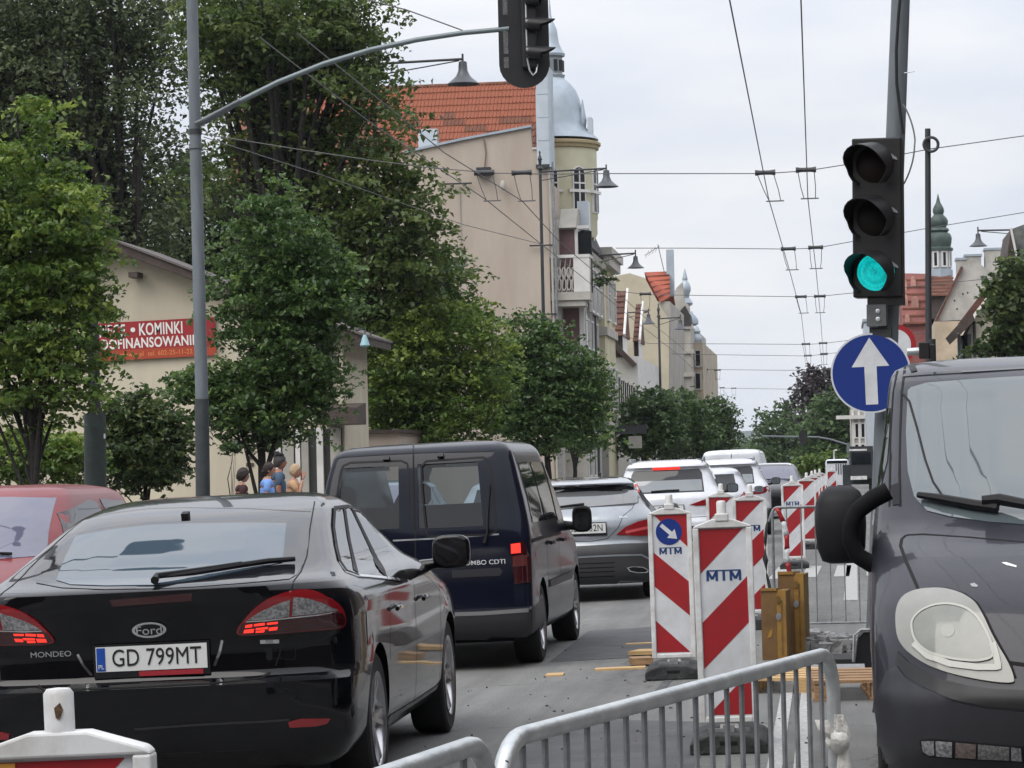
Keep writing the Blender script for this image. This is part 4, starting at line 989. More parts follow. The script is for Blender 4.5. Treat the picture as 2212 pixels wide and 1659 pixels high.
# ------------------------------------------------------------------ wire barriers
def barrier(label, a, b, h=1.1, rt=.0165, nb=17, corner=.12, group=None, low=.16, m=None, rb=.0065, feet=True):
    a = Vector(a); b = Vector(b); t = thing('crowd_barrier', label, 'barrier', a, 0, group)
    d = (b - a); L = d.length; u = d / L; m = m or M['galv']
    def q(s, z): return u * s + Vector((0, 0, z))
    pth = [q(0, .04)]
    for k in range(7):
        th = k / 6 * math.pi / 2; pth.append(q(corner * (1 - math.cos(th)), h - corner + corner * math.sin(th)))
    for k in range(7):
        th = k / 6 * math.pi / 2; pth.append(q(L - corner + corner * math.sin(th), h - corner + corner * math.cos(th)))
    pth.append(q(L, .04))
    mb = MB(); mb.tube(pth, rt, 14); mb.build('frame_tube', m, t, True)
    mb = MB(); mb.tube([q(0, low), q(L, low)], rt * .8, 8); mb.build('bottom_rail', m, t, True)
    bar = MB(); bar.tube([(0, 0, low), (0, 0, h - rt * .4)], rb, 6); me = bar.mesh('bar', True); me.materials.append(M['galv_dull'] if m is M['galv'] else m)
    for k in range(1, nb + 1):
        s = L * k / (nb + 1); zz = h
        inst(me, 'bar', t, Matrix.Translation(q(s, 0)))
    if feet:
        n = Vector((-u.y, u.x, 0))
        for s in (.2, L - .2):
            mb = MB(); mb.tube([q(s, .02) - n * .3, q(s, .07) - n * .1, q(s, .07) + n * .1, q(s, .02) + n * .3], .014, 8); mb.build('foot', m, t, True)
    # drain holes with a dark plug at the bends
    mb = MB(); p = q(corner * .25, h - corner * .35); mb.lathe([(.004, -.001), (.004, .001)], n=10, M=Matrix.Translation(p + Vector((.004, -rt - .0002, 0))) @ Matrix.Rotation(R(90), 4, 'X')); mb.build('drain_hole', M['dark'], t)
    return t
bz = -.06
nb_ = barrier('galvanised barrier before the tall panel, its bright top rail sloping across the lower right', (P(1078, 1600, 4.6).x, 4.6, bz), (P(1798, 1412, 6.66).x, 6.66, bz), 1.105, .0165, 19, .10)
barrier('galvanised barrier cut off by the bottom edge, only its rounded end rail in view', (-.90, 2.43, bz - .02), (-.56, 4.4, bz - .02), P(985, 1600, 4.4).z - bz + .02, .016, 14, .10)
bb = barrier('thin grey barrier across the roadworks behind the yellow steel plates', (P(1668, 1100, 24.5).x, 24.5, 0), (P(1672, 1100, 24.5).x + 1.22, 24.6, 0), 1.1, .013, 9, .05, m=M['galv_dull'], rb=.006, low=.08)
# tape and bag tied to barriers
def ribbon(path, wds, m, name, parent, twist=0.0):
    mb = MB(); vs = []
    for i, p in enumerate(path):
        p = Vector(p); a = twist * i; c = Vector((math.cos(a), .5 * math.sin(a), .25 * math.sin(a * 1.7))) * wds[i] / 2
        vs += [p - c, p + c]
    mb.add(vs, [(2 * i, 2 * i + 1, 2 * i + 3, 2 * i + 2) for i in range(len(path) - 1)])
    o = mb.build(name, m, parent, True, 80); so_ = o.modifiers.new('thick', 'SOLIDIFY'); so_.thickness = .002; return o
e = Vector((P(1798, 1412, 6.66).x, 6.66, bz))
bagm = mat('white_bag', (.62, .60, .56), .5, noise=.15, nscale=30, bump=.5, bscale=50)
t = thing('plastic_bag', 'crumpled white plastic bag knotted to the end post of the near barrier', 'bag', e + Vector((0, -.02, .9)))
r_ = random.Random(3)
mb = MB(); nn = 14; ms = 12
for i in range(ms):
    z = .06 - i * .045; rad = [.010, .018, .010, .016, .02, .017, .02, .022, .025, .028, .03, .034][i] * (1 - .0 * i)
    for j in range(nn):
        th = 2 * math.pi * j / nn; rr = rad * (1 + .35 * math.sin(3 * th + i * .9) + .2 * r_.uniform(-1, 1))
        mb.v.append(Vector((.012 + i * .003 + rr * math.cos(th), -.02 + rr * .7 * math.sin(th), z)))
for i in range(ms - 1):
    for j in range(nn):
        mb.f.append((i * nn + j, i * nn + (j + 1) % nn, (i + 1) * nn + (j + 1) % nn, (i + 1) * nn + j))
mb.f.append(tuple(range(nn))); mb.build('bag_tail', bagm, t, True, 80)
mb = MB(); mb.lathe([(.012, -.03), (.026, -.015), (.03, 0), (.022, .016), (.008, .024)], (.008, -.02, .0), 10); mb.build('knot', bagm, t, True, 80)
ribbon([(-.03, -.03, .05), (-.022, -.035, .03), (-.005, -.035, .012), (.006, -.03, .0)], [.03, .035, .03, .02], bagm, 'bag_ear', t, .5)
tp = thing('barrier_tape', 'red and white warning tape tied to the left end of the thin grey barrier', 'tape', (P(1668, 1100, 24.4).x, 24.4, 0))
path = [(.04 + .03 * math.sin(k * .35) + .009 * k, -.04, 1.1 - .04 * k) for k in range(25)]
for k in range(8):
    ribbon(path[k * 3:k * 3 + 4], [.05, .04, .04, .05], M['retro_red'] if k % 2 == 0 else M['retro_white'], 'tape_section', tp, .12)
path = [(-.02 - .05 * math.sin(k * .2), -.05, 1.1 - .05 * k) for k in range(18)]
ribbon(path, [.03 + .02 * (k % 3 == 0) for k in range(18)], M['iron'], 'loose_strap', tp, .7)
# ------------------------------------------------------------------ yellow shoring plates, rubble, pallet, planks
ym = mat('rusty_yellow_paint', (.30, .17, .03), .6, noise=.0, col2=(.20, .10, .025), nscale=7, bump=.15, bscale=40, detail=8)
yd = mat('old_yellow_paint', (.15, .085, .02), .75, noise=.4, nscale=9)
yb = mat('brown_rusty_plate', (.12, .065, .025), .75, noise=.0, col2=(.19, .105, .035), nscale=5, detail=9)
def plate_(label, px, Y, h, wd, dp, rz):
    t = thing('shoring_plate', label, 'shoring plate', at(px, Y), rz, 'yellow steel shoring plates')
    mb = MB(); mb.bbox((-wd / 2, 0, 0), (wd * .12, .03, h * .985)); mb.build('face_plate', yb, t)
    mb = MB(); mb.bbox((-wd / 2 + .01, .032, 0), (wd / 2 - .01, dp, h * .97)); mb.build('core', yd, t)
    mb = MB(); mb.prism([(wd * .13, 0), (wd / 2, 0), (wd / 2, h), (wd * .2, h), (wd * .13, h - .03)], -.02, .03); mb.build('edge_channel', ym, t)
    mb = MB(); mb.bbox((wd * .30, -.024, .04), (wd * .36, -.021, h - .08)); mb.build('channel_groove', yd, t)
    mb = MB(); mb.prismx([(-.01, h * .985), (dp, h * .97), (dp, h * .985), (-.01, h + .014)], -wd / 2, wd * .12); mb.build('top_flange', ym, t)  # golden top stands in for light on the plate's upper edge
    for z in (.62, .86):
        mb = MB(); mb.prism([(wd * .2 + .035 * math.cos(a) * .6, z * h + .03 * math.sin(a)) for a in (2 * math.pi * i / 9 for i in range(9))], -.028, -.0205); mb.build('lifting_eye', M['galv_dull'] if z < .7 else yd, t)
    mb = MB(); mb.prism([(-wd * .3, h * .3), (-wd * .1, h * .33), (-wd * .05, h * .45), (-wd * .18, h * .42)], -.004, -.001); mb.build('peeled_paint', ym, t)
plate_('lower rusty yellow shoring plate standing on edge beside the tall striped panel', 1674, 21.2, .53, .19, .5, R(-4))
plate_('taller yellow shoring plate standing on edge behind the lower one', 1712, 21.8, .63, .20, .6, R(-4))
M['rubble'] = mat('broken_concrete', (.16, .16, .165), .95, noise=.0, col2=(.30, .30, .30), nscale=9, bump=.8, bscale=25, detail=9)
def rubble(label, px, Y, wd, dp, h, seed, n=60):
    rr = random.Random(seed); mb = MB()
    for k in range(n):
        s = rr.uniform(.04, .12); c = (rr.uniform(-wd / 2, wd / 2), rr.uniform(-dp / 2, dp / 2), rr.uniform(.0, h))
        vs = [(c[0] + s * rr.uniform(.3, .6) * a, c[1] + s * rr.uniform(.3, .6) * b_, max(0, c[2] + s * rr.uniform(.3, .6) * d)) for d in (-1, 1) for b_ in (-1, 1) for a in (-1, 1)]
        mb.add(vs, [(0, 2, 3, 1), (4, 5, 7, 6), (0, 1, 5, 4), (2, 6, 7, 3), (0, 4, 6, 2), (1, 3, 7, 5)])
    o = mb.build('rubble', M['rubble'], None); o.location = at(px, Y); tag(o, label, 'rubble', None, 'stuff')
rubble('strip of broken grey paving under the thin barrier', 1800, 22.4, .55, 1.2, .06, 1, 240)
mb = MB(); mb.bbox((-.22, -.25, .0), (.22, .25, .06)); sl2 = mb.build('paving_slab', mat('slab_grey', (.22, .22, .225), .85, noise=.15, nscale=20), None); sl2.location = at(1800, 19.6); tag(sl2, 'pale grey slab lying before the broken paving', 'slab')
mb = MB(); mb.bbox((-.21, -.3, .0), (.21, .3, .04)); sl2 = mb.build('rubber_foot', M['rubber'], None); sl2.location = at(1800, 20.9); tag(sl2, 'flat black rubber base on the ground behind the pale slab', 'rubber base')
t = thing('utility_box', 'low black plastic cover standing on the ground beside the grey van', 'plastic cover', at(1862, 20.2))
mb = MB(); mb.prism([(-.05, 0), (.25, 0), (.25, .26), (.02, .26), (-.02, .22)], 0, .4); mb.build('cover', M['black_plastic'], t)
mb = MB(); mb.tube([(-.06, -.02, .05), (-.05, -.02, .24), (.0, -.02, .28), (.22, -.02, .28)], .012, 6); mb.build('rim_bar', M['galv_dull'], t, True)
t = thing('pallet', 'wooden pallet on the ground half hidden behind the grey van', 'pallet', at(1862, 18.0), R(3))
for k in range(5):
    mb = MB(); mb.bbox((-.33, -.5 + k * .22, .11), (.5, -.5 + k * .22 + .14, .13)); mb.build('deck_board', M['wood_old'], t)
for x in (-.32, .03, .38):
    for y in (-.49, -.04, .36):
        mb = MB(); mb.bbox((x, y, .022), (x + .1, y + .14, .108)); mb.build('block', M['wood_old'], t)
for x in (-.33, .02, .37):
    mb = MB(); mb.bbox((x, -.5, 0), (x + .12, .52, .02)); mb.build('skid', M['wood_old'], t)
t = thing('pallet', 'splintered light wooden pallet lying flat under the yellow plates', 'pallet', at(1668, 18.6), R(-5))
for k in range(5):
    mb = MB(); mb.bbox((-.12, -.45 + k * .2, .08), (.28, -.45 + k * .2 + .13, .1)); mb.build('deck_board', M['wood'], t)
for x in (-.12, .2):
    mb = MB(); mb.bbox((x, -.46, 0), (x + .08, .5, .078)); mb.build('skid', M['wood'], t)
def plank(label, px, Y, L, wd, h, rz, m=None, dz=0):
    mb = MB(); mb.box((0, 0, h / 2), (L, wd, h)); o = mb.build('plank', m or M['wood'], None); o.location = at(px, Y, dz); o.rotation_euler = (0, R(-1.6), rz); tag(o, label, 'plank', 'loose planks on the road')
plank('short yellow plank beside the rear wheel of the navy van', 1199, 20.55, .13, .22, .012, R(2))
plank('long light plank lying flat to the left of the arrow panel foot', 1340, 20.9, .38, .16, .014, R(3))
plank('dark edged plank propped on the long one near the arrow panel', 1385, 21.2, .16, .22, .05, R(12), M['wood_old'], .014)
plank('splintered orange plank behind the arrow panel foot', 1400, 22.4, .24, .3, .03, R(-14), M['wood'], .01)
plank('thin pale plank end furthest back behind the arrow panel', 1390, 23.8, .3, .1, .012, R(5))
mb = MB(); rr = random.Random(5)
for k in range(260):
    X = rr.uniform(-3.4, 2.0); Y = rr.uniform(12, 24); s = rr.uniform(.004, .013)
    mb.box((X, Y, gz(X) + s * .4), (s * rr.uniform(.8, 2), s * 1.2, s))
tag(mb.build('grit', mat('grit', (.10, .095, .09), 1, noise=.4, nscale=3)), 'scattered grit and chips on the road', 'grit', kind='stuff')
# ------------------------------------------------------------------ right signal, its pole and signs
def disc(mb, c, r, y0, y1, n=48):
    mb.prism([(c[0] + r * math.cos(a), c[1] + r * math.sin(a)) for a in (2 * math.pi * i / n for i in range(n))], y0, y1)
def visor(mb, r, L, tilt=R(-6), n=18, a0=-40, a1=220):
    vs = []
    for k in range(n + 1):
        a = R(a0 + (a1 - a0) * k / n); x, z = r * math.cos(a), r * math.sin(a)
        dl = L * (.45 + .55 * max(0, math.sin(a)) ** .6)
        vs += [(x, 0, z), (x * .99, -dl, z * .99 + dl * math.tan(tilt) * .4), (x * .955, -dl, z * .955 + dl * math.tan(tilt) * .4), (x * .955, 0, z * .955)]
    fs = []
    for k in range(n):
        for j in range(4):
            fs.append((k * 4 + j, k * 4 + (j + 1) % 4, (k + 1) * 4 + (j + 1) % 4, (k + 1) * 4 + j))
    fs += [(0, 1, 2, 3), tuple(n * 4 + j for j in (3, 2, 1, 0))]
    mb.add(vs, fs)
YS = 21.0
base = at(1893, YS); pt = P(1949, -80, YS)
t = thing('signal_pole', 'tall grey steel pole leaning right behind the grey van, black cable along it', 'pole', base)
mb = MB(); mb.tube([(0, .12, 0), pt - base + Vector((0, .12, 0))], [.085, .07], 18); mb.build('pole', M['pole'], t, True)
def cabpts(pts, Y): return [P(x, y, Y) - base for x, y in pts]
mb = MB(); mb.tube(cabpts([(1950, -60), (1941, 30), (1936, 110), (1937, 180), (1945, 245), (1951, 290)], YS - .02), .012, 7); mb.build('cable', M['rubber'], t, True)
cp = []
for k in range(17):
    f = k / 16; cp.append((1950 + 27 * math.sin(f * math.pi) ** .8 + (0 if f < .5 else -3 * f), 225 + 180 * f))
mb = MB(); mb.tube(cabpts(cp, YS - .02), .007, 6); mb.build('cable', M['galv_dull'], t, True)
mb = MB(); mb.tube(cabpts([(1953, 158), (1976, 154)], YS), .004, 5); mb.build('peg', M['galv'], t)
sx0 = P(1895, 470, YS - .14); s = 6000 / YS
t = thing('traffic_light', 'black three-lamp traffic light with the round green lamp lit', 'traffic light', sx0, R(-7.5), None, R(1.0))
hw, hh, hd = 105 / s / 2, 340 / s / 2, .11
mb = MB(); mb.bbox((-hw, -.02, -hh), (hw, hd * 1.6, hh)); hs = mb.build('housing', M['signal'], t); bv = hs.modifiers.new('b', 'BEVEL'); bv.width = .012; bv.segments = 3
for k in range(3):
    z = hh - (k + .5) * 2 * hh / 3 - (.012 if k == 2 else 0)
    mb = MB(); visor(mb, .168, .25, a0=-55, a1=235); vz = mb.build('visor', M['signal'], t, True, 50); vz.location = (-.025, -.02, z); vz.rotation_euler = (R(6), 0, R(-20))
    mb = MB(); n = 30; prof = [(.14, 0), (.128, .012), (.09, .026), (.045, .034), (.005, .036)]
    lm = [mat('lens_red_off', (.012, .006, .006), .5, spec=.2), mat('lens_amber_off', (.009, .007, .006), .5, spec=.2), green_lens()][k]
    mb.lathe(prof, n=n, M=Matrix.Translation((-.012, -.021, z)) @ Matrix.Rotation(R(90), 4, 'X')); mb.build('lens', lm, t, True)
    mb = MB(); mb.prism([(hw * .45, z + .10), (hw * .82, z + .045), (hw * .86, z + .025), (hw * .5, z + .05)], -.032, -.021); mb.build('visor_tab', M['galv_dull'], t)
mb = MB(); mb.bbox((-.08, .0, -hh - .06), (.19, .12, -hh)); mb.build('mounting_foot', M['signal'], t)
mb = MB(); mb.bbox((-.085, -.01, -hh - .215), (.06, .12, -hh - .055)); bx = mb.build('terminal_box', mat('grey_box', (.10, .105, .11), .5, noise=.15, nscale=10), t)
for z in (-.105, -.165):
    mb = MB(); mb.lathe([(.018, 0), (.018, .006), (.01, .01)], n=12, M=Matrix.Translation((.0, -.011, -hh + z)) @ Matrix.Rotation(R(90), 4, 'X')); mb.build('screw', M['galv'], bx)
mb = MB(); mb.bbox((-.07, .03, -hh - .30), (.09, .13, -hh - .22)); mb.build('bracket', M['iron'], t)
# blue sign
c = P(1881, 806, YS - .1)
t = thing('road_sign', 'round blue sign with a white upward arrow on the signal pole', 'road sign', c, R(-6), None, R(-1))
rr_ = 85.5 / s
mb = MB(); disc(mb, (0, 0), rr_, 0, .012); mb.build('plate', mat('sign_rim', (.55, .57, .62), .4), t)
mb = MB(); disc(mb, (0, 0), rr_ * .955, -.002, 0); bf = mb.build('blue_face', M['retro_blue'], t)
mb = MB(); q = rr_ / 85.5
mb.prism([(-13 * q, -67 * q), (13 * q, -67 * q), (13 * q, 14 * q), (40 * q, 14 * q), (0, 76 * q), (-40 * q, 14 * q), (-13 * q, 14 * q)], -.004, -.002); mb.build('arrow', M['retro_white'], bf)
mb = MB(); mb.bbox((-.05, .013, -.16), (.12, .05, -.13)); mb.bbox((-.05, .013, .13), (.12, .05, .16)); mb.build('clamp', M['galv_dull'], t)
# second sign, behind
c = P(1934, 745, 27)
t = thing('road_sign', 'white round sign with a red rim peeking out behind the blue sign', 'road sign', c, R(-4))
mb = MB(); disc(mb, (0, 0), .2, 0, .01); mb.build('plate', M['retro_red'], t)
mb = MB(); disc(mb, (0, 0), .15, -.003, 0); mb.build('white_face', M['retro_white'], t)
mb = MB(); mb.tube([(.02, .04, -c.z + .12), (.02, .04, .16)], .03, 10); mb.build('post', M['galv_dull'], t, True)
c = P(2000, 757, 24)
t = thing('traffic_camera', 'small black detector on a pale bracket beside the blue sign', 'detector', c)
mb = MB(); mb.bbox((-.06, -.05, -.07), (.03, .05, .07)); mb.bbox((.03, -.05, -.11), (.08, .05, .05)); hh_ = mb.build('housing', M['signal'], t); bv = hh_.modifiers.new('b', 'BEVEL'); bv.width = .008
mb = MB(); mb.tube([(-.16, 0, -.01), (-.05, 0, -.005)], .035, 10); mb.build('bracket_tube', M['galv'], t, True)
mb = MB(); mb.tube([(.06, .1, -c.z + .12), (.06, .1, .1)], .03, 10); mb.build('post', M['iron'], t, True)
# ------------------------------------------------------------------ left pole with the overhead signal
YL = 35.0
b0 = at(441, YL); b1 = P(413, -60, YL)
t = thing('signal_pole', 'grey steel pole on the left pavement carrying a curved signal arm', 'pole', b0)
mid = P(436, 862, YL) - b0
mb = MB(); mb.tube([(0, 0, 0), mid], [.098, .09], 20); mb.build('lower_sleeve', M['pole_dark'], t, True)
mb = MB(); mb.tube([mid, b1 - b0], [.083, .072], 20); mb.build('pole', M['pole'], t, True)
for y in (285, 322):
    p = P(422, y, YL) - b0; mb = MB(); mb.lathe([(.085, -.035 if y < 300 else -.006), (.085, .035 if y < 300 else .006)], p, 20); mb.build('clamp_band', M['iron'], t, True)
arm = []
apx = [(428, 268), (445, 262), (520, 218), (600, 178), (700, 138), (800, 108), (900, 86), (1000, 71), (1100, 62)]
armp = [P(x, y, YL - .02) - b0 for x, y in apx]
mb = MB(); mb.tube(armp, [.036, .036, .036, .035, .035, .034, .034, .033, .033], 12); mb.build('arm', mat('arm_paint', (.15, .18, .19), .42, metal=.3), t, True)
mb = MB(); p = armp[1]; mb.tube([armp[0] + Vector((-.02, -.09, 0)), armp[1] + Vector((0, -.09, .015)), armp[2] + Vector((0, -.06, 0))], [.02, .03, .02], 8); mb.build('arm_bracket', M['pole'], t, True)
# signal seen from behind/side with oval backboard
c = P(1131, 62, YL); q = YL / 6000
t = thing('traffic_light', 'black traffic light on the overhead arm with an oval backboard, turned to the right', 'traffic light', c, R(8))
ol = [(x * q, (62 - y) * q) for x, y in ([(-55 - 4 * 0 + 55 * (1 - math.cos(R(a))) * 1.0, 140 + 52 * math.sin(R(a))) for a in range(0, 181, 15)] + [(55, -60 - 0)] + [(55 * math.cos(R(a)), -60 - 52 * math.sin(R(a))) for a in range(15, 166, 15)] + [(-55, -60)])]
mb = MB(); mb.prism(ol, 0, .02); bk = mb.build('backboard', mat('backboard', (.012, .012, .013), .45, noise=.2, nscale=5), t)
mb = MB(); mb.bbox((-.14, .0202, -.42), (.18, .14, .72)); mb.bbox((-.03, -.16, -.52), (.16, -.0, .74)); hs = mb.build('housing', M['signal'], t); bv = hs.modifiers.new('b', 'BEVEL'); bv.width = .02; bv.segments = 2
for yy in (2, 57, 119):
    zv = (62 - yy) * q
    mb = MB(); visor(mb, .085, .34, tilt=R(-14), n=20, a0=-70, a1=250); vz = mb.build('visor', M['signal'], t, True, 50); vz.location = (.06, -.20, zv); vz.rotation_euler = (0, 0, R(78))
    mb = MB(); mb.lathe([(.085, -.03), (.08, .015), (.06, .02), (.01, .03)], n=20, M=Matrix.Translation((.06, -.20, zv)) @ Matrix.Rotation(R(78), 4, 'Z') @ Matrix.Rotation(R(90), 4, 'X')); mb.build('lens', mat('unlit_lens', (.02, .02, .02), .2, coat=1), t, True)
for z0, z1 in ((.18, .68), (-.32, .02), (-.5, -.36)):
    mb = MB(); mb.bbox((-.26, -.008, z0), (-.20, -.0002, z1)); mb.build('label_strip', mat('grey_strip', (.10, .10, .105), .6, noise=.4, nscale=60), bk)
cab = [(.02, -.15, .9), (.03, -.155, .4), (.03, -.155, -.1), (.035, -.16, -.42), (.06, -.16, -.56), (.10, -.16, -.62), (.145, -.15, -.58), (.16, -.13, -.48)]
mb = MB(); mb.tube(cab, .012, 8); mb.build('loop_cable', M['galv'], t, True)
# thick dark post by the left tree
t = thing('utility_post', 'thick dark green post between the left tree and the bush, white sticker on it', 'post', at(207, 45))
mb = MB(); tp_ = P(205, 893, 45) - at(207, 45); mb.tube([(0, 0, 0), tp_], [.19, .18], 24); mb.build('sleeve', mat('green_grey_paint', (.035, .047, .045), .55, noise=.2, nscale=5), t, True)
mb = MB(); up = P(196, 520, 45) - at(207, 45); mb.tube([tp_, up], [.10, .09], 18); mb.build('shaft', M['pole_dark'], t, True)
mb = MB(); p = P(226, 942, 44.8) - at(207, 45); mb.box(p, (.03, .004, .08)); mb.build('sticker', M['white_pl'], t)
# ------------------------------------------------------------------ street lamps with bell shades
def lamp(label, px_bell, y_bell, Y, side, arm_len=1.75, px_post=None, sc=1.0):
    bell = P(px_bell, y_bell, Y)
    X = bell.x - side * arm_len if px_post is None else P(px_post, 900, Y).x
    t = thing('street_lamp', label, 'street lamp', (X, Y, 0.0), 0, 'bell shaded street lamps')
    zt = bell.z; ax = bell.x - X
    mb = MB(); mb.tube([(0, 0, 0), (0, 0, 1.2), (0, 0, 1.25), (0, 0, zt + .35)], [.12, .12, .075, .055], 12); mb.build('post', M['iron'], t, True)
    mb = MB(); mb.lathe([(.055, .35), (.10, .40), (.10, .44), (.05, .50), (.06, .7), (.085, .76), (.05, .85), (.02, .95), (.04, 1.0), (.01, 1.08)], (0, 0, zt), 12); mb.build('finial', M['iron'], t, True)
    mb = MB(); mb.tube([(0, 0, zt + .30), (ax, 0, zt + .34)], .035, 8); mb.tube([(0, 0, zt - .02), (ax * .55, 0, zt + .16), (ax * .96, 0, zt + .30)], .018, 6); mb.tube([(ax, 0, zt + .22), (ax, 0, zt + .48)], .028, 8); mb.build('arm', M['iron'], t, True)
    mb = MB(); mb.lathe([(r * sc, z * sc) for r, z in [(.04, .23), (.085, .21), (.095, .12), (.10, .02), (.15, -.09), (.22, -.16), (.31, -.23), (.35, -.265), (.34, -.27), (.21, -.16), (.05, -.08)]], (ax, 0, zt), 20); mb.build('lamp_shade', mat('shade', (.075, .08, .088), .4, metal=.3), t, True)
    return t
lamp('street lamp nearest on the left, its bell hanging beside the overhead signal', 1000, 155, 73, 1, 2.4, sc=1.25)
lamp('street lamp standing before the corner of the beige gable, full post in view', 1310, 384, 100, 1, px_post=1179, sc=1.25)
lamp('street lamp whose bell hangs over the sky right of the cornice', 1373, 565, 113, 1, px_post=1290)
lamp('street lamp before the distant beige gable wall on the left', 1401, 688, 134, 1, px_post=1345)
lamp('thin street lamp post before the grey ornate facade with turrets', 1470, 700, 140, 1, px_post=1428)
lamp('smallest street lamp on the left against the pale sky', 1529, 763, 208, 1)
lamp('street lamp reaching in from the right over the white gable', 2113, 517, 108, -1, 3.0)
lamp('small street lamp in front of the weathered gable on the right', 2079, 655, 150, -1, 2.2)
# ------------------------------------------------------------------ catenary: poles, spans, running wires
t = thing('catenary_pole', 'slim dark pole with a ring on top, right of the traffic light', 'pole', at(2008, 55))
tp_ = P(2004, 278, 55); bs = at(2008, 55)
mb = MB(); mb.tube([(0, 0, .1), tp_ - bs], [.07, .055], 12); mb.build('pole', M['iron'], t, True)
mb = MB(); cc = P(2011, 312, 54.9) - bs; ringp = [(cc.x + .14 * math.cos(a), cc.y, cc.z + .14 * math.sin(a)) for a in (2 * math.pi * i / 20 for i in range(21))]
mb.tube(ringp, .03, 8); mb.build('ring', M['iron'], t, True)
def hanger(t, p, wz, dx, base, legs=.16):
    """span insulator and the trapeze that carries the running wire"""
    q = p - base
    mb = MB(); mb.tube([q + Vector((-.20, 0, .02)), q + Vector((-.09, 0, .02)), q + Vector((.09, 0, .02)), q + Vector((.20, 0, .02))], [.06, .045, .045, .06], 8); mb.build('insulator', M['iron'], t, True)
    mb = MB(); zz = wz - p.z
    mb.tube([q + Vector((-legs, 0, 0)), q + Vector((-legs * .9 + dx * .6, 0, zz * .6)), q + Vector((-legs * .7 + dx, 0, zz))], .009, 5); mb.tube([q + Vector((legs, 0, 0)), q + Vector((legs * .9 + dx * .6, 0, zz * .6)), q + Vector((legs * .7 + dx, 0, zz))], .009, 5)
    mb.tube([q + Vector((-legs * 1.1 + dx, 0, zz)), q + Vector((legs * 1.1 + dx, 0, zz))], .014, 5); mb.build('hanger', M['wire'], t, True)
spans = [(55, [(430, 288), (640, 322), (800, 346), (925, 362), (1070, 374), (1180, 376), (1320, 375), (1652, 375), (1742, 369), (1850, 352), (2008, 322), (2230, 291), (2700, 225)], [(1046, 375, .05), (1127, 375, .03), (1653, 375, .06), (1741, 369, .02)], 'span wire nearest, from the left pole to the ring pole'),
         (75, [(1330, 536), (1500, 536), (1704, 538), (1762, 536), (1850, 520), (2010, 492), (2230, 456), (2600, 395)], [(1703, 539, .03), (1762, 536, .0)], 'second span wire above the street, level with the cornice'),
         (96, [(1330, 628), (1394, 636), (1500, 638), (1730, 641), (1771, 640), (1850, 632), (1960, 620), (2300, 585)], [(1394, 636, .0), (1730, 642, .03), (1771, 641, 0)], 'third span wire above the street, just over the lamp row'),
         (134, [(1210, 680), (1400, 742), (1600, 743), (1742, 744), (1778, 742), (1850, 733), (2250, 690)], [(1741, 744, .02), (1778, 742, 0)], 'fourth span wire, upper of the close pair'),
         (148, [(1205, 700), (1420, 764), (1600, 767), (1745, 769), (1850, 757), (2200, 720)], [(1745, 769, .0), (1780, 765, 0)], 'fifth span wire, lower of the close pair'),
         (172, [(1420, 797), (1700, 800), (1860, 796)], [(1522, 799, 0), (1550, 800, 0)], 'faint far span wire above the tree tops'),
         (230, [(1540, 838), (1720, 841), (1860, 838)], [(1560, 838, 0), (1585, 839, 0)], 'farthest span wire, a hairline over the distant trees')]
lw = {}
for Y, pts, hs_, lab in spans:
    p0 = P(*pts[0], Y); t = thing('span_wire', lab, 'wire', p0, 0, 'span wires across the street')
    mb = MB(); mb.tube([P(x, y, Y) - p0 for x, y in pts], .008 + Y * .00004, 5, False); mb.build('cable', M['wire'], t, True)
    for i, (x, y, dx) in enumerate(hs_):
        p = P(x, y, Y); hanger(t, p, p.z - .55, dx * 3, p0)
def runwire(label, pts):
    p0 = P(*pts[0]); t = thing('trolley_wire', label, 'wire', p0, 0, 'trolley wires along the street')
    mb = MB(); mb.tube([P(*q) - p0 for q in pts], .010, 5, False); mb.build('cable', M['wire'], t, True)
def ahead(px, py, Y, ys):
    p = P(px, py, Y); return [(*proj((p.x, y, p.z)), y) for y in ys]
runwire('left of the two trolley wires over the right lane', ahead(1576, 0, 32, (3, 14, 24)) + [(1576, 0, 32), (1660, 428, 55), (1706, 586, 75), (1731, 680, 96), (1742, 775, 134), (1746, 790, 148), (1760, 850, 220)])
runwire('right of the two trolley wires over the right lane', ahead(1730, 0, 32, (3, 14, 24)) + [(1730, 0, 32), (1745, 428, 55), (1763, 586, 75), (1772, 680, 96), (1779, 775, 134), (1780, 795, 148), (1785, 850, 220)])
runwire('upper trolley wire crossing the beige gable towards the lamp post', [(640, 70, 36), (960, 330, 48), (1128, 434, 55), (1210, 524, 65), (1300, 600, 78), (1400, 692, 100), (1470, 748, 125), (1523, 800, 172), (1568, 850, 230), (1600, 905, 330)])
runwire('lower trolley wire crossing the beige gable', [(560, 80, 36), (800, 265, 46), (1048, 430, 55), (1160, 520, 64), (1260, 600, 76), (1380, 700, 100), (1460, 762, 125), (1510, 808, 172), (1560, 855, 230), (1596, 905, 330)])
runwire('sagging guy wire from the upper left to the signal arm', [(720, -20, 40), (880, 22, 40), (1000, 66, 40)])
runwire('thin guy wire from the left pole over the gable', [(440, 296, 55), (700, 380, 62), (1000, 485, 70), (1180, 530, 78)])
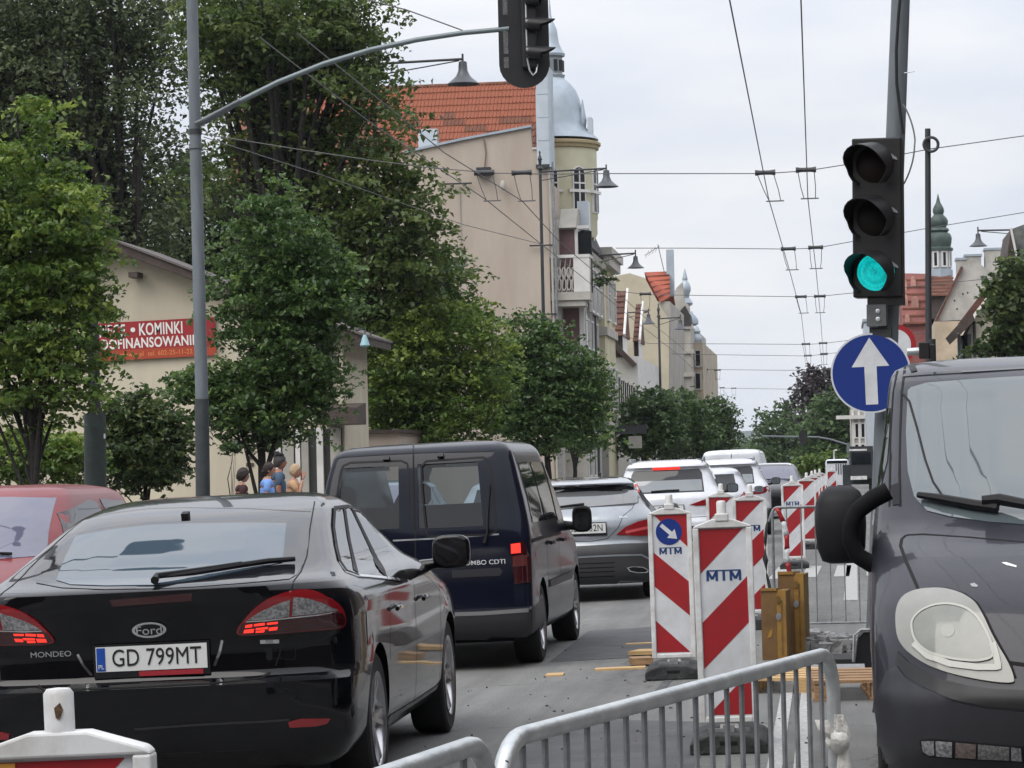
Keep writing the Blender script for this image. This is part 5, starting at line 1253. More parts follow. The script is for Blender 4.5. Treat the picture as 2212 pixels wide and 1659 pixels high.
# gantry far up the street
c = P(1735, 945, 150)
t = thing('signal_gantry', 'distant signal on a horizontal arm before the far trees', 'traffic light', (c.x + 2.4, 150, 0))
o = Vector((c.x + 2.4, 150, 0))
mb = MB(); mb.tube([(0, 0, 0), (0, 0, c.z - .35)], .1, 8); mb.tube([(0, 0, c.z - .45), (-.9, 0, c.z - .15), (-1.6, 0, c.z), (-4.6, 0, c.z + .12)], .055, 6); mb.build('arm', M['pole'], t, True)
mb = MB(); mb.prism([(.22 * math.cos(a), .42 * math.sin(a)) for a in (2 * math.pi * i / 24 for i in range(24))], -.1, .1); hs = mb.build('signal_head', M['signal'], t); hs.location = c - o + Vector((0, -.1, 0))
# white lorry cab and parked lorry far right
t = thing('lorry', 'white lorry front far up the right side beside the dark pole', 'lorry', (P(1808, 1000, 100).x, 100, 0))
mb = MB(); mb.bbox((-.42, 0, .5), (.42, 2.2, 1.55)); o = mb.build('cab', M['p_white'], t); bv = o.modifiers.new('b', 'BEVEL'); bv.width = .12; bv.segments = 3
for k in range(5):
    mb = MB(); mb.bbox((-.05 + k * .085, -.02, 1.0), (-.02 + k * .085, -.002, 1.38)); mb.build('grille_bar', M['black_plastic'], t)
mb = MB(); mb.bbox((-.5, -.06, .35), (.5, .2, .62)); mb.build('bumper', M['black_plastic'], t)
mb = MB(); mb.bbox((-.36, -.012, 1.4), (.36, .02, 1.5)); mb.build('cab_window', M['auto_glass'], t)
for x in (-.35, .35):
    mb = MB(); mb.lathe([(.1, -.1), (.36, -.1), (.36, .1), (.1, .1)], n=18, M=Matrix.Translation((x, .5, .36)) @ Matrix.Rotation(R(90), 4, 'Y')); mb.build('wheel', M['rubber'], t, True)
mb = MB(); mb.tube([(-.1, .2, 1.55), (-.1, .1, 1.85), (.0, .0, 1.88)], .03, 6); mb.tube([(.42, .2, 1.3), (.55, .1, 1.35), (.55, .1, 1.1)], .03, 6); mb.build('mirror_arm', M['white_pl'], t, True)
t = thing('lorry', 'dark tipper lorry parked behind the signal pole', 'lorry', (P(1853, 1000, 92).x, 92, 0))
mb = MB(); mb.bbox((-.5, 0, .7), (.6, 3.0, 1.35)); mb.build('body', M['pole_dark'], t)
mb = MB(); mb.bbox((-.25, -.6, .9), (.5, -.02, 1.95)); mb.build('cab', M['iron'], t)
mb = MB(); mb.bbox((-.27, -.62, 1.8), (.3, -.0, 1.86)); mb.bbox((-.25, -.63, .86), (.28, -.6, .98)); mb.build('trim', M['white_pl'], t)
mb = MB(); mb.bbox((-.2, -.615, 1.35), (.42, -.6, 1.75)); mb.build('window', M['auto_glass'], t)
for x in (-.4, .45):
    mb = MB(); mb.lathe([(.1, -.1), (.42, -.1), (.42, .1), (.1, .1)], n=18, M=Matrix.Translation((x, .3, .42)) @ Matrix.Rotation(R(90), 4, 'Y')); mb.build('wheel', M['rubber'], t, True)

# street lamp reaching over the left lane between the viewer and the signal, mirrored in the black hatchback's rear window
h_ = cb.hit((330, 1180)); hp = cb.MW @ h_[0]; hn = (cb.MW.to_3x3() @ h_[1]).normalized(); di = (hp - CAM).normalized(); re_ = (di - hn * 2 * di.dot(hn)).normalized()
lp = hp + re_ * ((8.6 - hp.z) / re_.z)
t = thing('street_lamp', 'lamp with a flat oval head above the left lane, mirrored in the hatchback window', 'street lamp', (-8.6, lp.y + .6, 0))
o_ = Vector((-8.6, lp.y + .6, 0))
mb = MB(); mb.tube([(0, 0, 0), (0, 0, 8.3), (.5, -.05, 8.6), (lp.x + 8.6 - .5, -.55, 8.75)], [.09, .06, .045, .04], 10); mb.build('post', M['pole_dark'], t, True)
mb = MB(); mb.lathe([(.02, -.16), (.30, -.13), (.42, -.05), (.40, .03), (.15, .10), (.02, .12)], (0, 0, 0), 20); hd_ = mb.build('lamp_head', M['iron'], t, True); hd_.location = lp - o_; hd_.scale = (1.0, .6, .8)
# ------------------------------------------------------------------ buildings
M['cream'] = mat('cream_render', (.58, .52, .40), .9, noise=.0, col2=(.47, .42, .33), nscale=.7, bump=.08, bscale=40, detail=12, stretch=(1, 1, .3))
M['beige'] = mat('beige_render', (.455, .39, .33), .9, noise=.0, col2=(.385, .32, .265), nscale=.55, bump=.05, bscale=30, detail=12, stretch=(1, 1, .28))
M['stone'] = mat('pale_stone', (.42, .40, .36), .85, noise=.0, col2=(.32, .30, .27), nscale=1.2, detail=8)
M['yellow_r'] = mat('pale_yellow_render', (.46, .42, .29), .85, noise=.1, nscale=.8)
M['tower_y'] = mat('tower_yellow_render', (.52, .50, .36), .85, noise=.08, nscale=.8)
M['maroon'] = mat('maroon_wall', (.13, .075, .075), .85, noise=.12, nscale=1)
M['grey_r'] = mat('grey_render', (.30, .29, .26), .9, noise=.0, col2=(.40, .38, .34), nscale=.6, detail=8)
M['white_r'] = mat('white_trim', (.58, .57, .55), .8, noise=.08, nscale=2)
M['weathered'] = mat('weathered_render', (.46, .44, .41), .9, noise=.0, col2=(.30, .29, .27), nscale=.8, bump=.2, bscale=15, detail=10)
M['roof_dark'] = mat('dark_roof', (.035, .032, .032), .8, noise=.2, nscale=2)
M['fascia'] = mat('brown_fascia', (.06, .042, .036), .7, noise=.2, nscale=4)
M['zinc'] = mat('zinc_sheet', (.34, .39, .44), .5, metal=.35, noise=.08, nscale=1.5)
M['zinc_light'] = mat('pale_zinc', (.46, .51, .56), .5, metal=.3, noise=.06, nscale=1.5)
M['tile'] = mat('clay_tile', (.27, .085, .045), .85, noise=.0, col2=(.20, .068, .04), nscale=.9, detail=8)
M['tile2'] = mat('weathered_clay_tile', (.17, .068, .04), .85, noise=.3, nscale=1.4, detail=8)
M['tile_red'] = mat('bright_clay_tile', (.27, .062, .035), .8, noise=.2, nscale=1)
M['tile_brown'] = mat('brown_tile', (.11, .05, .036), .85, noise=.3, nscale=2)
M['pane'] = mat('window_pane', (.012, .014, .016), .08, ior=1.4, spec=.35)
M['copper'] = mat('dark_green_copper', (.045, .07, .06), .55, noise=.25, nscale=3)
M['red_fac'] = mat('red_brick_facade', (.23, .085, .07), .85, noise=.0, col2=(.17, .06, .055), nscale=1.5, detail=8)

def window(parent, c, wd, h, facing=0.0, arch=False, frame=None, d=.08, bars=True):
    """frame (part) with its pane (sub-part); facing: rotation about Z of a window that looks to -Y"""
    mx_ = Matrix.Translation(c) @ Matrix.Rotation(facing, 4, 'Z'); fw = .09
    mb = MB()
    if arch:
        n = 10; r = wd / 2
        outer = [(-r, -h / 2)] + [(-r * math.cos(math.pi * i / n), h / 2 - r + r * math.sin(math.pi * i / n)) for i in range(n + 1)] + [(r, -h / 2)]
        mb.prism([(x * 1.18, z + (.06 if z > 0 else -.05)) for x, z in outer], -.03, d)
        f = mb.build('window', frame or M['white_r'], parent); f.matrix_local = mx_
        p = MB(); p.prism(outer, -.036, -.031); p.build('pane', M['pane'], f)
    else:
        for a, b in (((-wd / 2 - fw, -h / 2 - fw), (-wd / 2, h / 2 + fw)), ((wd / 2, -h / 2 - fw), (wd / 2 + fw, h / 2 + fw)), ((-wd / 2, h / 2), (wd / 2, h / 2 + fw)), ((-wd / 2, -h / 2 - fw), (wd / 2, -h / 2))):
            mb.bbox((a[0], -.05, a[1]), (b[0], d, b[1]))
        f = mb.build('window', frame or M['white_r'], parent); f.matrix_local = mx_
        p = MB(); p.bbox((-wd / 2, -.01, -h / 2), (wd / 2, .02, h / 2)); p.build('pane', M['pane'], f)
    if bars:
        b = MB(); b.bbox((-wd / 2, -.055, h * .12), (wd / 2, -.04, h * .12 + .06)); b.bbox((-.03, -.06, -h / 2), (.03, -.038, h / 2 - (wd * .1 if arch else 0))); b.build('glazing_bar', frame or M['white_r'], f)
    return f
def part(mb, name, m, t, smooth=False):
    return mb.build(name, m, t, smooth)

# --- cream shop house on the left -----------------------------------------------------------
Y = 60.0
xr = P(743, 900, Y).x; xl = P(-180, 900, Y).x; xa = P(262, 900, Y).x
ze = P(760, 712, Y).z - .15; za = P(262, 545, Y).z; zl = ze + .3
t = thing('shop_house', 'cream gabled shop house with brown eaves behind the pavement trees', 'house', (xa, Y, 0))
o = Vector((xa, Y, 0))
def L(x, z): return (x - xa, z)
zsl = lambda x: za - (x - xa) * (za - ze) / (xr - xa) if x > xa else za - (xa - x) * (za - ze) / (xr - xa)
mb = MB(); mb.prism([L(xl, -.2), L(xr, -.2), L(xr, ze), L(xa, za), L(xl, zsl(xl))], 0, 3.2); part(mb, 'wall', M['cream'], t)
ov = .5; sl = (za - ze) / (xr - xa)
mb = MB(); mb.prism([L(xa, za + .02), L(xr + ov, ze - sl * ov + .02), L(xr + ov, ze - sl * ov + .20), L(xa, za + .22)], -.6, 3.6); part(mb, 'roof', M['fascia'], t)
mb = MB(); mb.prism([L(xa - .005, za + .02), L(xl - ov, zsl(xl - ov) + .02), L(xl - ov, zsl(xl - ov) + .2), L(xa - .005, za + .22)], -.6, 3.6); part(mb, 'roof', M['fascia'], t)
mb = MB(); mb.prism([L(xa, za + .222), L(xr + ov + .03, ze - sl * (ov + .03) + .202), L(xr + ov + .03, ze - sl * (ov + .03) + .25), L(xa, za + .27)], -.66, 3.7); part(mb, 'roof_edge', mat('grey_roof_edge', (.12, .105, .10), .8), t)
mb = MB(); q = P(300, 585, Y) - o; mb.box((q.x, -.3, q.z - .12), (.2, .5, .12)); part(mb, 'purlin_end', M['fascia'], t)
# slim window, porch fascia and shop front at the right end
q = P(703, 780, Y) - o; window(t, (q.x, -.05, q.z), .16, .85, 0, bars=False, frame=M['iron'])
q0 = P(688, 918, Y - 1.0) - o; q1 = P(772, 880, Y - 1.0) - o
mb = MB(); mb.prismx([(-1.1, q0.z), (.1, q0.z), (.1, q1.z + .12), (-1.1, q1.z)], q0.x, q1.x); part(mb, 'porch_fascia', M['fascia'], t)
for i, (a, b, mm) in enumerate(((596, 608, 'white_r'), (612, 636, 'grey_r'), (640, 650, 'white_r'), (653, 668, 'grey_r'), (686, 700, 'white_r'), (716, 738, 'stone'))):
    A = P(a, 1000, Y - .06) - o; B = P(b, 1000, Y - .06) - o
    mb = MB(); mb.bbox((A.x, -.12 - .01 * i, 0), (B.x, -.0, P(700, 925, Y).z)); part(mb, 'shop_pilaster', M[mm], t)
A = P(592, 1000, Y) - o; B = P(741, 1000, Y) - o; zt = P(700, 926, Y).z
mb = MB(); mb.bbox((A.x, -.05, 0), (B.x, -.004, zt)); part(mb, 'shop_front', mat('shop_glass', (.06, .06, .06), .15, ior=1.6), t)
for k, y in enumerate((975, 992, 1008)):
    A = P(532, y, Y - .02) - o; mb = MB(); mb.bbox((A.x, -.03, A.z), (A.x + .17, -.004, A.z + .08)); part(mb, 'wall_lettering', M['fascia'], t)
# low annexe to the right, behind the third tree
A = P(775, 960, 66); B = P(860, 960, 66)
mb = MB(); mb.bbox((A.x - xa, 6.2, 0), (B.x - xa, 11, A.z + .25)); part(mb, 'annexe', M['beige'], t)
mb = MB(); mb.bbox((A.x - xa, 6.1, A.z + .255), (B.x - xa + .1, 11.1, A.z + .34)); part(mb, 'annexe_roof', M['fascia'], t)
lamp_ = P(788, 738, 58.6)
tt = thing('wall_lamp', 'small pale teal lamp under the eaves of the cream house', 'lamp', lamp_)
mb = MB(); mb.lathe([(.03, .15), (.05, .1), (.10, -.05), (.11, -.08), (.05, -.12)], n=10); mb.build('shade', mat('teal_shade', (.25, .42, .45), .5), tt, True)
mb = MB(); mb.tube([(0, 0, .15), (0, .1, .3), (-.45, 1.35, .3)], .02, 6); mb.build('bracket', M['iron'], tt)
# red banner on the wall
c = P(335, 733, Y - .1); bw = 272 / 100.0; bh = .84
t = thing('shop_banner', 'red banner with white lettering on the cream wall between two trees', 'banner', c, 0, None, R(-1.4))
mb = MB(); mb.bbox((-bw / 2, 0, -bh / 2), (bw / 2, .03, bh / 2)); part(mb, 'banner_cloth', mat('banner_red', (.30, .018, .022), .6, noise=.1, nscale=3), t)
mb = MB(); mb.bbox((-bw / 2, -.004, -bh / 2), (bw / 2, -.001, -bh / 2 + .22)); part(mb, 'banner_foot', mat('banner_orange', (.36, .05, .02), .6), t)
wl = mat('banner_white', (.75, .73, .70), .6); ol = mat('banner_gold', (.62, .20, .06), .6)
for s_, z, sz, x, m_, xs in (('PIECE', .22, .37, -.96, wl, .62), ('KOMINKI', .22, .37, .14, wl, .62), ('\u2022', .22, .37, -.49, wl, 1), ('DOFINANSOWANIE', -.07, .31, -.14, wl, .745), ('Pogotowie pl  tel. 602-25-11-22', -.31, .15, -.1, ol, .9)):
    text(s_, sz, m_, t, Matrix.Translation((x, -.006, z)) @ FACE, 'lettering', .002, 1.06, xs, .007 if sz > .2 else .002)

# --- beige gable house with tiled roof, metal firewall and round tower ------------------------
Y = 107.0
xr = P(1190, 700, Y).x; xl = P(480, 700, Y).x
t = thing('corner_house', 'tall beige gabled house with red tiled roof and round domed tower', 'building', (xr, Y, 0)); o = Vector((xr, Y, 0))
def W(x, y, YY=Y): return P(x, y, YY) - o
pts = [W(480, 900), W(1190, 900)]
top = [W(1184, 322), W(1150, 322), W(1146, 276), W(1100, 284), W(1000, 303), W(870, 332), W(480, 430)]
poly = [(xl - xr, -.2), (0, -.2), (0, top[0].z)] + [(q.x, q.z) for q in top[1:]]
poly[3] = (poly[3][0], top[0].z)
mb = MB(); mb.prism(poly, 0, .5); part(mb, 'gable_wall', M['beige'], t)
cp = [W(870, 332), W(1000, 303), W(1100, 284), W(1147, 275)]
mb = MB()
for a, b in zip(cp[:-1], cp[1:]): mb.bar(Vector((a.x, .22, a.z + .04)), Vector((b.x, .22, b.z + .04)), .7, .09)
part(mb, 'coping', M['zinc'], t)
mb = MB(); mb.bbox((top[1].x, -.06, top[0].z), (0.02, .6, top[0].z + .08)); part(mb, 'coping', M['white_r'], t)
zr0 = W(1150, 318).z - 1.2; 
mb = MB(); mb.bbox((xl - xr, .5, -.2), (-.05, 9, zr0)); part(mb, 'house_block', M['beige'], t)
# roof plane: individual clay tiles
yR0, yR1 = .55, 4.6; zR1 = W(1000, 186, Y + 4.6).z; zR0 = zr0
xR0, xR1 = W(640, 250).x, W(1157, 250).x
mb = MB(); mb.add([(xR0 - 3, yR0, zR0), (xR1, yR0, zR0), (xR1, yR1, zR1), (xR0 - 3, yR1, zR1), (xR0 - 3, yR0, zR0 - .3), (xR1, yR0, zR0 - .3), (xR1, yR1 + 4, zR0 - .3), (xR0 - 3, yR1 + 4, zR0 - .3)], [(0, 1, 2, 3), (0, 4, 5, 1), (1, 5, 6, 2), (0, 3, 7, 4), (3, 2, 6, 7)]); part(mb, 'roof_deck', M['tile2'], t)
sv = Vector((0, yR1 - yR0, zR1 - zR0)); sL = sv.length; su = sv.normalized(); nv = Vector((0, -su.z, su.y))
rows = 14; cols = 21; tw = (xR1 - xR0) / cols; th = sL / rows
tm = []
for k, mm in enumerate(('tile', 'tile2', 'tile')):
    b = MB(); c_ = .022
    n_ = 3                                                     # three pans per tile, raised ribs between
    prof = []
    for i in range(n_):
        a0 = -tw / 2 + tw * i / n_
        prof += [(a0 + .006, .055), (a0 + .03, .055), (a0 + .05, .015), (a0 + tw / n_ - .004, .012)]
    for v_ in (0, th * 1.12):
        b.v += [Vector((x, v_, h + (.035 if v_ == 0 else 0))) for x, h in prof]
    np_ = len(prof)
    b.f += [(i, i + 1, np_ + i + 1, np_ + i) for i in range(np_ - 1)]
    kk = len(b.v); b.v += [Vector((x, 0, -.01)) for x, h in prof]; b.f += [(i, kk + i, kk + i + 1, i + 1) for i in range(np_ - 1)]
    me = b.mesh('roof_tile'); me.materials.append(M[mm]); tm.append(me)
rr = random.Random(2)
Bm = Matrix((Vector((1, 0, 0)), su, nv)).transposed().to_4x4()
for r_i in range(rows):
    for c_i in range(cols):
        p = Vector((xR0 + (c_i + .5) * tw, yR0, zR0)) + su * (r_i * th) + nv * (.012 + rr.uniform(0, .012))
        m4 = Matrix.Translation(p) @ Bm @ Matrix.Rotation(rr.uniform(-.012, .012), 4, 'Z')
        inst(tm[1 if rr.random() > (r_i - 1) / 9 else 0], 'roof_tile', t, m4)
mb = MB(); mb.tube([(xR0 - 3, yR1, zR1 + .03), (xR1, yR1, zR1 + .03)], .10, 8); part(mb, 'ridge', M['tile2'], t, True)
q = W(925, 300, Y + .8); mb = MB(); mb.box((q.x, q.y + .1, q.z), (.75, .5, .75)); part(mb, 'roof_window', M['zinc_light'], t)
# metal-clad firewall
A = W(1157, 150); B = W(1189, 357)
mb = MB(); mb.prism([(A.x, B.z), (B.x, B.z), (B.x, A.z), (A.x + .12, A.z), (A.x, A.z - .9)], -.25, 1.0); part(mb, 'firewall', M['zinc_light'], t)
mb = MB(); mb.bbox((B.x - .004, -.3, B.z - .1), (B.x + .07, 1.1, A.z + .05)); part(mb, 'firewall_edge', M['zinc'], t)
mb = MB(); mb.bbox((A.x - .05, -.28, B.z - .12), (B.x + .02, -.05, B.z + .02)); part(mb, 'firewall_flashing', M['iron'], t)
for k in range(3):
    z = B.z + (A.z - B.z) * (.25 + .24 * k); mb = MB(); mb.bbox((A.x + .06, -.262, z), (B.x - .006, -.251, z + .025)); part(mb, 'sheet_joint', M['zinc'], t)
# wall fittings: pipe, hooks, stain line
mb = MB(); mb.tube([W(1046, 302) + Vector((0, -.05, 0)), W(1050, 330) + Vector((0, -.05, 0)), W(1047, 370) + Vector((0, -.1, 0))], .03, 6); part(mb, 'vent_pipe', mat('rusty_pipe', (.20, .13, .10), .8), t)
# tower
yt = 7.0; ax = P(1194, 300, Y + yt) - o; rt = (P(1288, 400, Y + yt) - P(1194, 400, Y + yt)).x
zb, zc = W(1250, 475, Y + yt).z, W(1250, 318, Y + yt).z
ct = (ax.x, yt, 0)
mb = MB(); mb.lathe([(rt * .6, zb - 2.2), (rt * .98, zb - .6), (rt * .98, zb - .05), (rt, zb), (rt, zc - .15)], ct, 28); part(mb, 'tower_drum', M['tower_y'], t, True)
mb = MB(); mb.lathe([(rt, zc - .15), (rt * 1.05, zc - .12), (rt * 1.06, zc), (rt * 1.10, zc + .04), (rt * 1.10, zc + .14), (rt * 1.04, zc + .18)], ct, 28); part(mb, 'tower_cornice', mat('ochre_cornice', (.32, .26, .15), .8), t, True)
def zz(y): return W(1230, y, Y + yt).z
def rx(x): return (P(x, 400, Y + yt) - P(1194, 400, Y + yt)).x
prof = [(rx(1293), zz(304)), (rx(1288), zz(297)), (rx(1272), zz(285)), (rx(1262), zz(268)), (rx(1259), zz(240)), (rx(1254), zz(215)), (rx(1246), zz(195)), (rx(1234), zz(180)), (rx(1222), zz(170)), (rx(1220), zz(166))]
mb = MB(); mb.lathe(prof, ct, 28); part(mb, 'dome', M['zinc'], t, True)
mb = MB(); mb.lathe([(rx(1222), zz(168)), (rx(1224), zz(162)), (rx(1218), zz(159)), (rx(1218), zz(125)), (rx(1222), zz(120))], ct, 12); part(mb, 'lantern', mat('lantern_grey', (.26, .29, .31), .6), t)
for a in (-100, -60, -25, 15):
    mb = MB(); r0 = rx(1218.5); mb.box((ax.x + r0 * math.cos(R(a)), yt + r0 * math.sin(R(a)), zz(142)), (.16, .16, .46), None); part(mb, 'lantern_opening', M['pane'], t)
prof = [(rx(1224), zz(121)), (rx(1225), zz(116)), (rx(1219), zz(108)), (rx(1212), zz(92)), (rx(1210), zz(75)), (rx(1208), zz(62)), (rx(1203), zz(50)), (rx(1199), zz(42)), (rx(1197), zz(30)), (rx(1195), zz(5)), (.012, zz(-25))]
mb = MB(); mb.lathe(prof, ct, 24); part(mb, 'upper_dome', M['zinc'], t, True)
sp = W(1259, 265, Y + yt - .3); mb = MB(); mb.lathe([(.10, -.55), (.13, -.4), (.06, -.36), (.12, -.2), (.16, .1), (.10, .45), (.02, .95)], (sp.x, sp.y, sp.z), 10); part(mb, 'finial', M['zinc'], t, True)
q = W(1276, 300, Y + yt - .2); mb = MB(); mb.bbox((q.x - .09, q.y - .4, q.z), (q.x + .09, q.y + .4, q.z + .85)); part(mb, 'dormer', M['zinc_light'], t)
for a, xpx in ((-50, 1246), (-15, 1285), (-88, 1197)):
    r0 = rt + .02; c_ = (ax.x + r0 * math.cos(R(a)), yt + r0 * math.sin(R(a)), (zz(370) + zz(462)) / 2)
    window(t, c_, .52, zz(370) - zz(462), R(a + 90), True, M['white_r'])
    mb = MB(); mb.box((0, 0, 0), (1.0, .12, .12)); o_ = part(mb, 'sill_band', M['white_r'], t); o_.location = (ax.x + (rt + .03) * math.cos(R(a)), yt + (rt + .03) * math.sin(R(a)), zz(420)); o_.rotation_euler = (0, 0, R(a + 90)); 
# lower street front: bay, loggia, balcony
bx = P(1262, 700, Y + 2).x - xr; z_b0, z_b1 = W(1240, 632).z, W(1240, 480).z
mb = MB(); mb.bbox((-.1, .52, -.2), (.32, 8.9, W(1200, 470).z)); part(mb, 'street_wall', M['stone'], t)
mb = MB(); mb.bbox((.322, 1.6, -.2), (bx, 8.4, W(1235, 640, Y + 1.6).z)); part(mb, 'bay', M['stone'], t)
zt_ = W(1235, 640, Y + 1.6).z
for z0, z1 in ((zt_ - 1.9, zt_ - .12), (zt_ - 5.2, zt_ - 2.3)):
    mb = MB(); mb.bbox((.37, 1.54, z0), (bx - .16, 1.598, z1)); part(mb, 'maroon_panel', M['maroon'], t)
    mb = MB(); mb.bbox((bx - .14, 1.5, z0 - .2), (bx + .05, 1.62, z1 + .1)); part(mb, 'corner_pilaster', M['white_r'], t)
for k in range(3):
    for zc_ in (zt_ - 1.1, zt_ - 3.6, zt_ - 6.2):
        window(t, (bx + .03, 2.9 + k * 2.15, zc_), 1.2, 1.7, R(90))
# balcony slab and ornate parapet
zf = W(1230, 632, Y + .6).z; zp = W(1230, 552, Y + .6).z; xb = P(1276, 600, Y + .6).x - xr
mb = MB(); mb.bbox((.0, .1, zf - .32), (xb, 1.595, zf)); mb.bbox((.1, .2, zf - .55), (xb - .2, 1.5, zf - .325)); part(mb, 'balcony_slab', M['stone'], t)
mb = MB(); mb.bbox((.0, .1, zp - .12), (xb + .03, .32, zp)); mb.bbox((xb - .18, .12, zp - .12), (xb + .03, 1.58, zp - .002)); part(mb, 'balcony_rail', M['white_r'], t)
mb = MB(); mb.bbox((xb - .62, .12, zf), (xb, .3, zp - .12)); part(mb, 'balcony_pier', M['white_r'], t)
rr = random.Random(4); mb = MB()
for k in range(5):
    x0 = .06 + k * .19
    mb.tube([(x0 + .09 + .085 * math.cos(a) * (1 if i % 2 else .8), .2, zf + .3 + .24 * math.sin(a)) for i, a in enumerate(2 * math.pi * j / 12 for j in range(13))], .03, 5)
    mb.tube([(x0 + .09 + .07 * math.cos(a), .2, zf + .75 + .2 * math.sin(a)) for a in (2 * math.pi * j / 12 for j in range(13))], .035, 5); mb.tube([(x0, .2, zf), (x0 + .18, .2, zp - .12)], .02, 5)
part(mb, 'balcony_ornament', M['weathered'], t, True)
mb = MB(); mb.bbox((xb - .1, .35, zf), (xb, 1.5, zp - .125)); part(mb, 'balcony_side', M['stone'], t)
# loggia over the balcony
zl0, zl1 = zp, W(1225, 470, Y + 1).z
mb = MB(); mb.bbox((.32, .9, zf), (P(1240, 500, Y + .9).x - xr, 1.0, W(1225, 482, Y + .9).z)); part(mb, 'loggia_wall', M['maroon'], t)
A = P(1246, 500, Y + 1.2).x - xr
mb = MB(); mb.bbox((A - .06, .85, zf), (A + .06, .97, W(1245, 495, Y + 1).z)); mb.bbox((A - .45, .85, W(1245, 495, Y + 1).z), (A + .5, 1.2, W(1245, 488, Y + 1).z)); part(mb, 'loggia_post', M['white_r'], t)
mb = MB(); mb.bbox((A + .065, .98, zf), (A + .6, 1.02, W(1250, 500, Y + 1).z)); part(mb, 'loggia_opening', M['pane'], t)
zc_ = W(1240, 460, Y + 1).z
mb = MB(); mb.prismx([(.6, zc_ - .6), (1.6, zc_ - .75), (8.8, zc_ - .75), (8.8, zc_ + .25), (1.8, zc_ + .25)], .33, 1.0); part(mb, 'attic', M['grey_r'], t)
mb = MB(); mb.prism([(.8, zc_ - .1), (1.05, zc_ - .35), (1.4, zc_ - 1.2), (1.25, zc_ - 1.25), (.8, zc_ - .8)], 2.6, 9.3); part(mb, 'mansard', M['roof_dark'], t)
mb = MB(); mb.prism([(.8, zc_ - 1.28), (1.3, zc_ - 1.27), (1.5, zc_ - 1.45), (1.4, zc_ - 1.7), (.8, zc_ - 1.75)], 2.8, 9.4); part(mb, 'eaves', M['stone'], t)
mb = MB(); mb.bbox((.9, 2.5, zc_ - .55), (1.35, 3.3, zc_ + .6)); part(mb, 'parapet_block', M['zinc_light'], t)
for k in range(3):
    window(t, (bx + .22, 3.6 + k * 1.9, zc_ - 2.9), 1.0, 1.6, R(90))
mb = MB(); mb.bbox((.33, 2.6, zt_ + .01), (bx + .18, 8.5, zc_ - 1.76)); part(mb, 'upper_bay', M['stone'], t)
# drain pipes at the corner
for xx in (1196, 1203):
    A = P(xx, 700, Y - .2).x - xr; mb = MB(); mb.tube([(A, -.15, 0), (A, -.15, W(1200, 480).z), (A - .05, -.1, W(1200, 350).z)], .05, 8); part(mb, 'drain_pipe', M['stone'] if xx == 1196 else M['galv_dull'], t, True)
# brackets on the gable holding wires
for q, w_ in ((W(1170, 531), .9), (W(1160, 680), 1.6), (W(985, 398), 1.3)):
    mb = MB(); mb.bar(q + Vector((-w_ / 2, -.2, 0)), q + Vector((w_ / 2, -.2, 0)), .06, .06); part(mb, 'wall_bracket', M['iron'], t)
q = W(1047, 372); mb = MB(); mb.box((q.x, -.25, q.z), (.55, .4, .3)); part(mb, 'junction_box', M['iron'], t)
q = W(1088, 402); mb = MB(); mb.lathe([(.04, .2), (.10, .1), (.13, -.08), (.07, -.2)], (q.x, -.3, q.z), 10); part(mb, 'wall_lantern', M['grey_r'], t, True)
q = W(995, 470); mb = MB(); mb.tube([(q.x, -.04, q.z + 1.2), (q.x, -.04, q.z - 1.4)], .02, 5); part(mb, 'conduit', M['grey_r'], t)
# sign board hung at the foot of the facade
A = W(1312, 915, Y + 22)
# --- next: yellow section with cornice ---------------------------------------------------------
def block(name, label, pxr, Y0, Y1, ztop, m, depth=9, zbot=-.2):
    x = P(pxr, 900, Y0).x
    t = thing(name, label, 'building', (x, Y0, 0))
    mb = MB(); mb.bbox((-depth, 0, zbot), (0, Y1 - Y0, ztop)); part(mb, 'wall', m, t)
    return t, x
zt_ = P(1318, 548, 116.5).z
t, x = block('town_house', 'narrow pale yellow house front with a dark cornice beside the bay windows', 1311, 116.5, 122, zt_, M['yellow_r'])
mb = MB(); mb.bbox((-.8, -.4, zt_ - .5), (.30, 5.6, zt_ - .1)); mb.bbox((-.8, -.5, zt_ - .1), (.42, 5.7, zt_ + .25)); part(mb, 'cornice', M['stone'], t)
for z in (3.1, 7.0):
    mb = MB(); mb.bbox((-.9, -.15, z), (.12, 5.6, z + .35)); part(mb, 'string_course', M['stone'], t)
for k, z in enumerate((4.8, 8.6)):
    window(t, (-.32, -.06, z), .22, 1.7, 0, bars=False)
    for j in range(2): window(t, (.06, 1.8 + 2.8 * j, z), 1.1, 1.7, R(90))
mb = MB(); mb.bbox((-.75, -.1, 0), (.05, .0, 2.9)); part(mb, 'shop_pier', M['grey_r'], t)
q = P(1335, 925, 115.6) - Vector((x, 116.5, 0)); mb = MB(); mb.bbox((q.x - .1, -1.2, q.z - .25), (q.x + 1.2, -1.1, q.z + .1)); part(mb, 'shop_sign', M['iron'], t); mb = MB(); mb.bbox((q.x + .45, -1.21, q.z - .85), (q.x + 1.0, -1.12, q.z - .35)); part(mb, 'shop_sign', M['grey_r'], t)
